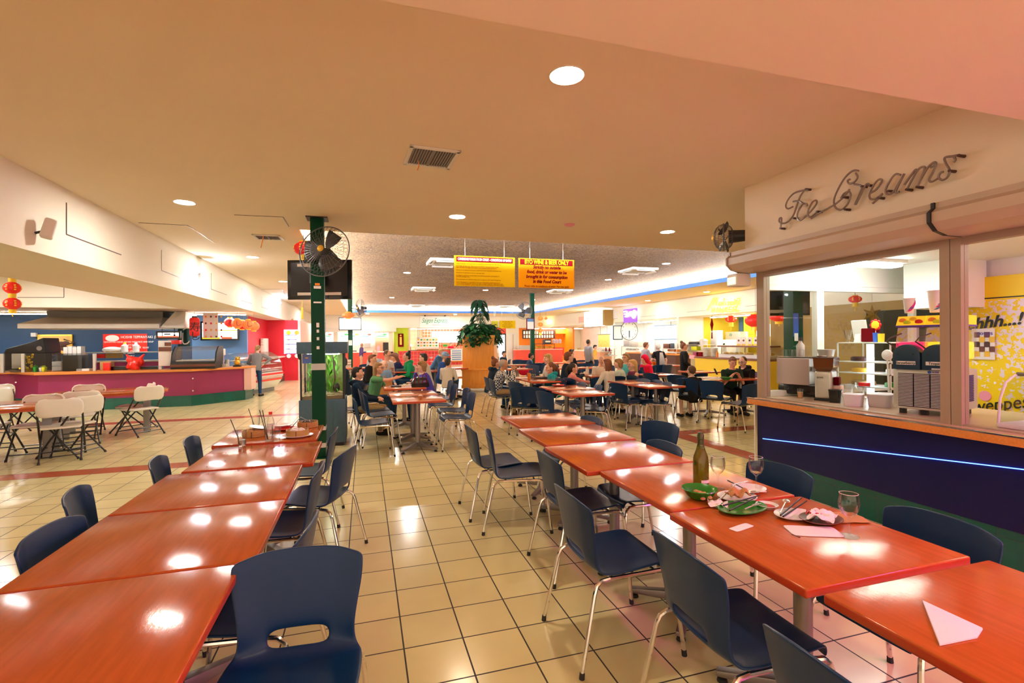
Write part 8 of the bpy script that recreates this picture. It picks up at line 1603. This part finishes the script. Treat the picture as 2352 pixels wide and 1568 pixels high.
# left row
def tumbler(px, py, h, label, water=0, straws=()):
    p = TP(px, py); t = thing('drinking_glass', label, 'glass', p, 0, 'glasses on the left row'); MB().lathe([(.001, 0), (.027, .001), (.036, h), (.0345, h), (.026, .008), (.001, .007)], p, 24).build('glass', 'clear', t)
    if water: MB().lathe([(.0245, .0085), (.0255+.009*water*.9, h*water), (.001, h*water)], p, 24).build('water', 'water', t)
    for i, (dx, dy, dz) in enumerate(straws):
        a_ = p+Vector((-.008+.004*i, 0, .012)); tag(MB().tube([Vector((0, 0, 0)), Vector((dx, dy, dz))], .0032, 7).build('straw', 'straw_black'), label.split(' glass')[0] + (' glass: its black straw', ' glass: its second black straw')[i], 'straw').location = a_
tumbler(556, 1024, .125, 'glass with an inch of water on the left table row', .4, ((-.075, .02, .20),)); tumbler(617, 1012, .13, 'empty glass with two straws before the clear bottle', 0, ((-.062, .02, .245), (-.045, .03, .24))); tumbler(635, 1013, .115, 'short empty glass right of the clear bottle'); tumbler(588, 985, .11, 'far empty glass behind the left steamer', 0, ((-.06, .03, .18),))
p = TP(622, 1000); t = thing('plastic_bottle', 'clear plastic bottle with a red cap behind the two straws', 'bottle', p); MB().lathe([(.028, 0), (.032, .01), (.032, .11), (.024, .15), (.013, .175), (.013, .19), (.001, .19)], p, 22).build('bottle', 'clear', t); MB().cyl(p+Vector((0, 0, .186)), p+Vector((0, 0, .21)), .0155, .0155, 16).build('cap', 'bright_red', t); MB().lathe([(.0325, .06), (.0325, .10)], p, 22, cap=False).build('label', 'paper', t)
def steamer(px, py, label, food, r=.092, h=.055):
    p = TP(px, py); t = thing('bamboo_steamer', label, 'steamer', p+Vector((0, 0, .0)), 0, 'bamboo steamers'); b = p
    MB().lathe([(r-.006, 0), (r, .002), (r, h*.45), (r+.003, h*.46), (r+.003, h*.54), (r, h*.55), (r, h), (r-.007, h), (r-.007, .012), (.001, .012)], b, 32).build('ring', 'bamboo', t); MB().mm((b.x-.003, b.y-r-.004, b.z+.004), (b.x+.003, b.y-r+.002, b.z+h-.006)).build('binding', 'brown', t, smooth=False); f_ = MB()
    for i in range(7): a_ = i*.9; f_.ell(b+Vector((r*.45*math.cos(a_), r*.45*math.sin(a_), h*.75)), (.026, .024, .022), 8, 6)
    f_.build('dumplings', food, t); return b
plate(684, 1003, .125, .105, 'dish_white', 'white plate with blue rim under the front bamboo steamer', 5)
b = steamer(583, 1001, 'bamboo steamer with leftovers and a silver lid, left one', 'food_mix'); solo(MB().lathe([(.001, .004), (.07, .004), (.072, .0), (.001, 0)], (0, 0, 0), 28).xf(Matrix.Translation(b+Vector((.035, .02, .072))) @ Matrix.Rotation(R(12), 4, 'Y')), 'silver_lid', 'cutlery', 'round silver lid leaning on the left bamboo steamer', 'lid')
b = steamer(683, 1000, 'bamboo steamer holding a white napkin on the blue rimmed plate', 'napkin'); b = steamer(707, 980, 'bamboo steamer with black chopsticks on top, furthest right', 'dark_brown')
plate(652, 987, .12, .10, 'dish_red', 'red plate behind the front bamboo steamer', 0); plate(648, 982, .10, .085, 'dish_white', 'white plate stacked on the red plate', 0, 'plate', .012)
for i, (x0, y0, x1, y1) in enumerate(((668, 990, 690, 973), (690, 972, 716, 985))): stick((x0, y0), (x1, y1), 'straw_black', ('black chopstick on the furthest steamer, pointing to the left', 'black chopstick lying across the furthest steamer')[i], z0=.062 if i else .03, z1=.062)
for i, (px, py) in enumerate(((646, 1043), (660, 1036), (679, 1025), (475, 1072), (517, 1058))): p = TP(px, py); solo(MB().ell(p+Vector((0, 0, .002)), (.005, .004, .002), 6, 4), 'crumb', 'dark_brown', ('dark crumb left of the bright spot on the straw glass table', 'dark crumb above the bright spot on the straw glass table', 'dark crumb right of the straw glasses, by the table edge', 'dark crumb near the left edge of the straw glass table', 'dark crumb below the water glass on the left table')[i], 'crumb')
# middle tables
p = TP(966, 917); t = thing('paper_cup', 'small crumpled paper cup with a spoon on the pedestal table', 'cup', p); MB().lathe([(.025, 0), (.036, .055), (.034, .055), (.022, .004)], p, 18).build('cup', 'brown_paper', t); MB().ell(p+Vector((0, 0, .05)), (.03, .03, .016), 8, 6).build('napkin', 'napkin', t)
p = TP(965, 888); t = thing('handbag', 'black leather handbag with dark red straps before the woman in violet', 'handbag', p); MB().loft([[p+Vector((x, y, z)) for x, y in ((-w_, -.08), (w_, -.08), (w_, .08), (-w_, .08))] for z, w_ in ((0, .16), (.10, .15), (.17, .09))]).build('body', 'black_gloss', t, bevel=.025)
for s in (-1, 1): MB().tube([p+Vector((s*.07-.04, -.085, .05)), p+Vector((s*.07-.03, -.07, .2)), p+Vector((s*.07, -.05, .25)), p+Vector((s*.07+.03, -.07, .2)), p+Vector((s*.07+.04, -.085, .05))], .007, 6).build('strap', 'maroon', t)
a = TP(935, 884); solo(MB().mm(a-Vector((.14, .1, 0)), a+Vector((.14, .1, .004))), 'menu_sheet', 'paper', 'white menu sheet lying left of the black handbag', 'menu', smooth=False); a = TP(910, 888); solo(MB().mm(a-Vector((.09, .05, 0)), a+Vector((.09, .05, .02))), 'wallet', 'dark', 'dark wallet before the woman in the sage T-shirt', 'wallet', bevel=.006)
p = atZ(884, 905, .46); t = thing('shopping_bag', 'brown paper shopping bag on the chair right of the man in the hoodie', 'bag', p); MB().mm(p-Vector((.15, .08, 0)), p+Vector((.15, .08, .30))).build('bag', 'brown_paper', t, smooth=False)
for y in (-.06, .06): MB().tube([p+Vector((-.06, y, .30)), p+Vector((0, y, .38)), p+Vector((.06, y, .30))], .005, 5).build('handle', 'brown_paper', t)
def box_on(px, py, sz, m, name, label, cat, z=TZ): p = TP(px, py, z); return solo(MB().mm(p-Vector((sz[0]/2, sz[1]/2, 0)), p+Vector((sz[0]/2, sz[1]/2, sz[2]))), name, m, label, cat, bevel=.008)
box_on(921, 852, (.24, .16, .06), 'tank_blue', 'lunch_box', 'dark blue food box on the far table of the man with the baby', 'box'); box_on(957, 851, (.2, .15, .06), 'dark', 'lunch_box', 'black food box on the far table of the green-topped person', 'box'); p = TP(939, 851); solo(MB().cyl(p, p+Vector((0, 0, .12)), .033, .033, 14), 'drink_can', 'bright_red', 'red drink can between the blue and the black food boxes', 'can')
p = TP(1282, 886); t = thing('red_plate', 'red plate with a crumpled napkin on the middle pedestal table', 'plate', p); MB().lathe([(.07, 0), (.115, .018), (.113, .02), (.06, .006), (.001, .006)], p, 26).build('plate', 'dish_red', t); MB().ell(p+Vector((0, 0, .022)), (.045, .035, .02), 8, 6).build('napkin', 'napkin', t)
box_on(1240, 868, (.36, .26, .02), 'dark', 'serving_tray', 'dark serving tray before the girl in the teal hoodie', 'tray'); p = TP(1215, 870); t = thing('juice_cup', 'orange drink in a clear cup near the dark serving tray', 'cup', p); MB().lathe([(.03, 0), (.038, .12), (.001, .12)], p, 16).build('drink', 'orange', t); MB().lathe([(.031, .0), (.04, .135), (.039, .135)], p, 16, cap=False).build('cup', 'clear', t)
for px, py, lab in ((1349, 862, 'white drink bottle before the girl in pink'), (1226, 866, 'clear water jug between checked shirt man and blonde woman')): p = TP(px, py); lathe_thing('drink_bottle', 'clear' if px < 1300 else 'paper', [(.035, 0), (.038, .13), (.018, .18), (.018, .2), (.001, .2)], p, lab, 'bottle')
p = atZ(1203, 862, .47); solo(MB().ell(p+Vector((0, 0, .12)), (.17, .1, .12), 14, 10).tube([p+Vector((-.07, 0, .2)), p+Vector((0, 0, .32)), p+Vector((.07, 0, .2))], .012, 6), 'red_handbag', 'crimson', 'shiny crimson handbag on a chair behind the checked shirt man', 'handbag')
p = TP(1668, 873); lathe_thing('green_bowl', 'dish_green', [(.05, 0), (.12, .06), (.115, .06), (.045, .01)], p, 'bright green bowl on the table of the phone readers', 'bowl')
for px, py, lab in ((1640, 870, 'open newspaper beside the green bowl of the phone readers'), (1622, 867, 'folded newspaper in front of the boy in black')): box_on(px, py, (.34, .24, .012), 'paper', 'newspaper', lab, 'newspaper')
p = atD(1644, 853, 9.7); solo(MB().box(p, (.07, .01, .13), rz=R(30), rx=R(-25)), 'mobile_phone', 'dark', 'black phone held by the boy in dark green', 'phone', bevel=.004); p = atD(841, 890, 8.0); solo(MB().box(p, (.07, .012, .13), rz=R(-20), rx=R(-50)), 'mobile_phone', 'dark', 'black phone held by the man in the navy hoodie', 'phone', bevel=.004)
for px, py, lab in ((1489, 839, 'left orange bowl on the far table by the cafe'), (1503, 838, 'right orange bowl on the far table by the cafe')): p = TP(px, py); lathe_thing('orange_bowl', 'orange', [(.05, 0), (.13, .10), (.125, .10), (.045, .01)], p, lab, 'bowl', 20, group='orange bowls')
# ------------------------------------------------------------------ rods and brackets that hold hung things
for n_, top in (('menu_screen', HB), ('menu_screen.001', HB), ('wide_menu', 2.43), ('white_board', 2.43), ('cloth_banner', 2.43), ('light_menu.001', 2.4), ('light_menu.002', 2.4), ('light_menu.003', 2.4), ('light_menu.004', 2.4), ('light_menu.005', 2.4), ('light_menu.006', 2.4), ('light_menu.007', 2.4), ('menu_board.002', 2.43), ('dish_board', 2.4)):
    o = bpy.data.objects.get(n_)
    if o:
        m_ = next((c for c in ([o]+list(o.children)) if c.type == 'MESH'), None); p = WLOC(m_); vs = [v.co+p for v in m_.data.vertices]; zt = max(v.z for v in vs); x0, x1, y0, y1 = min(v.x for v in vs), max(v.x for v in vs), min(v.y for v in vs), max(v.y for v in vs)
        if zt < top-.02: MB().cyl((x0*.8+x1*.2, y0*.8+y1*.2, zt-.01), (x0*.8+x1*.2, y0*.8+y1*.2, top), .01, .01, 6).cyl((x0*.2+x1*.8, y0*.2+y1*.8, zt-.01), (x0*.2+x1*.8, y0*.2+y1*.8, top), .01, .01, 6).build('hanging_rod', 'dark', o)
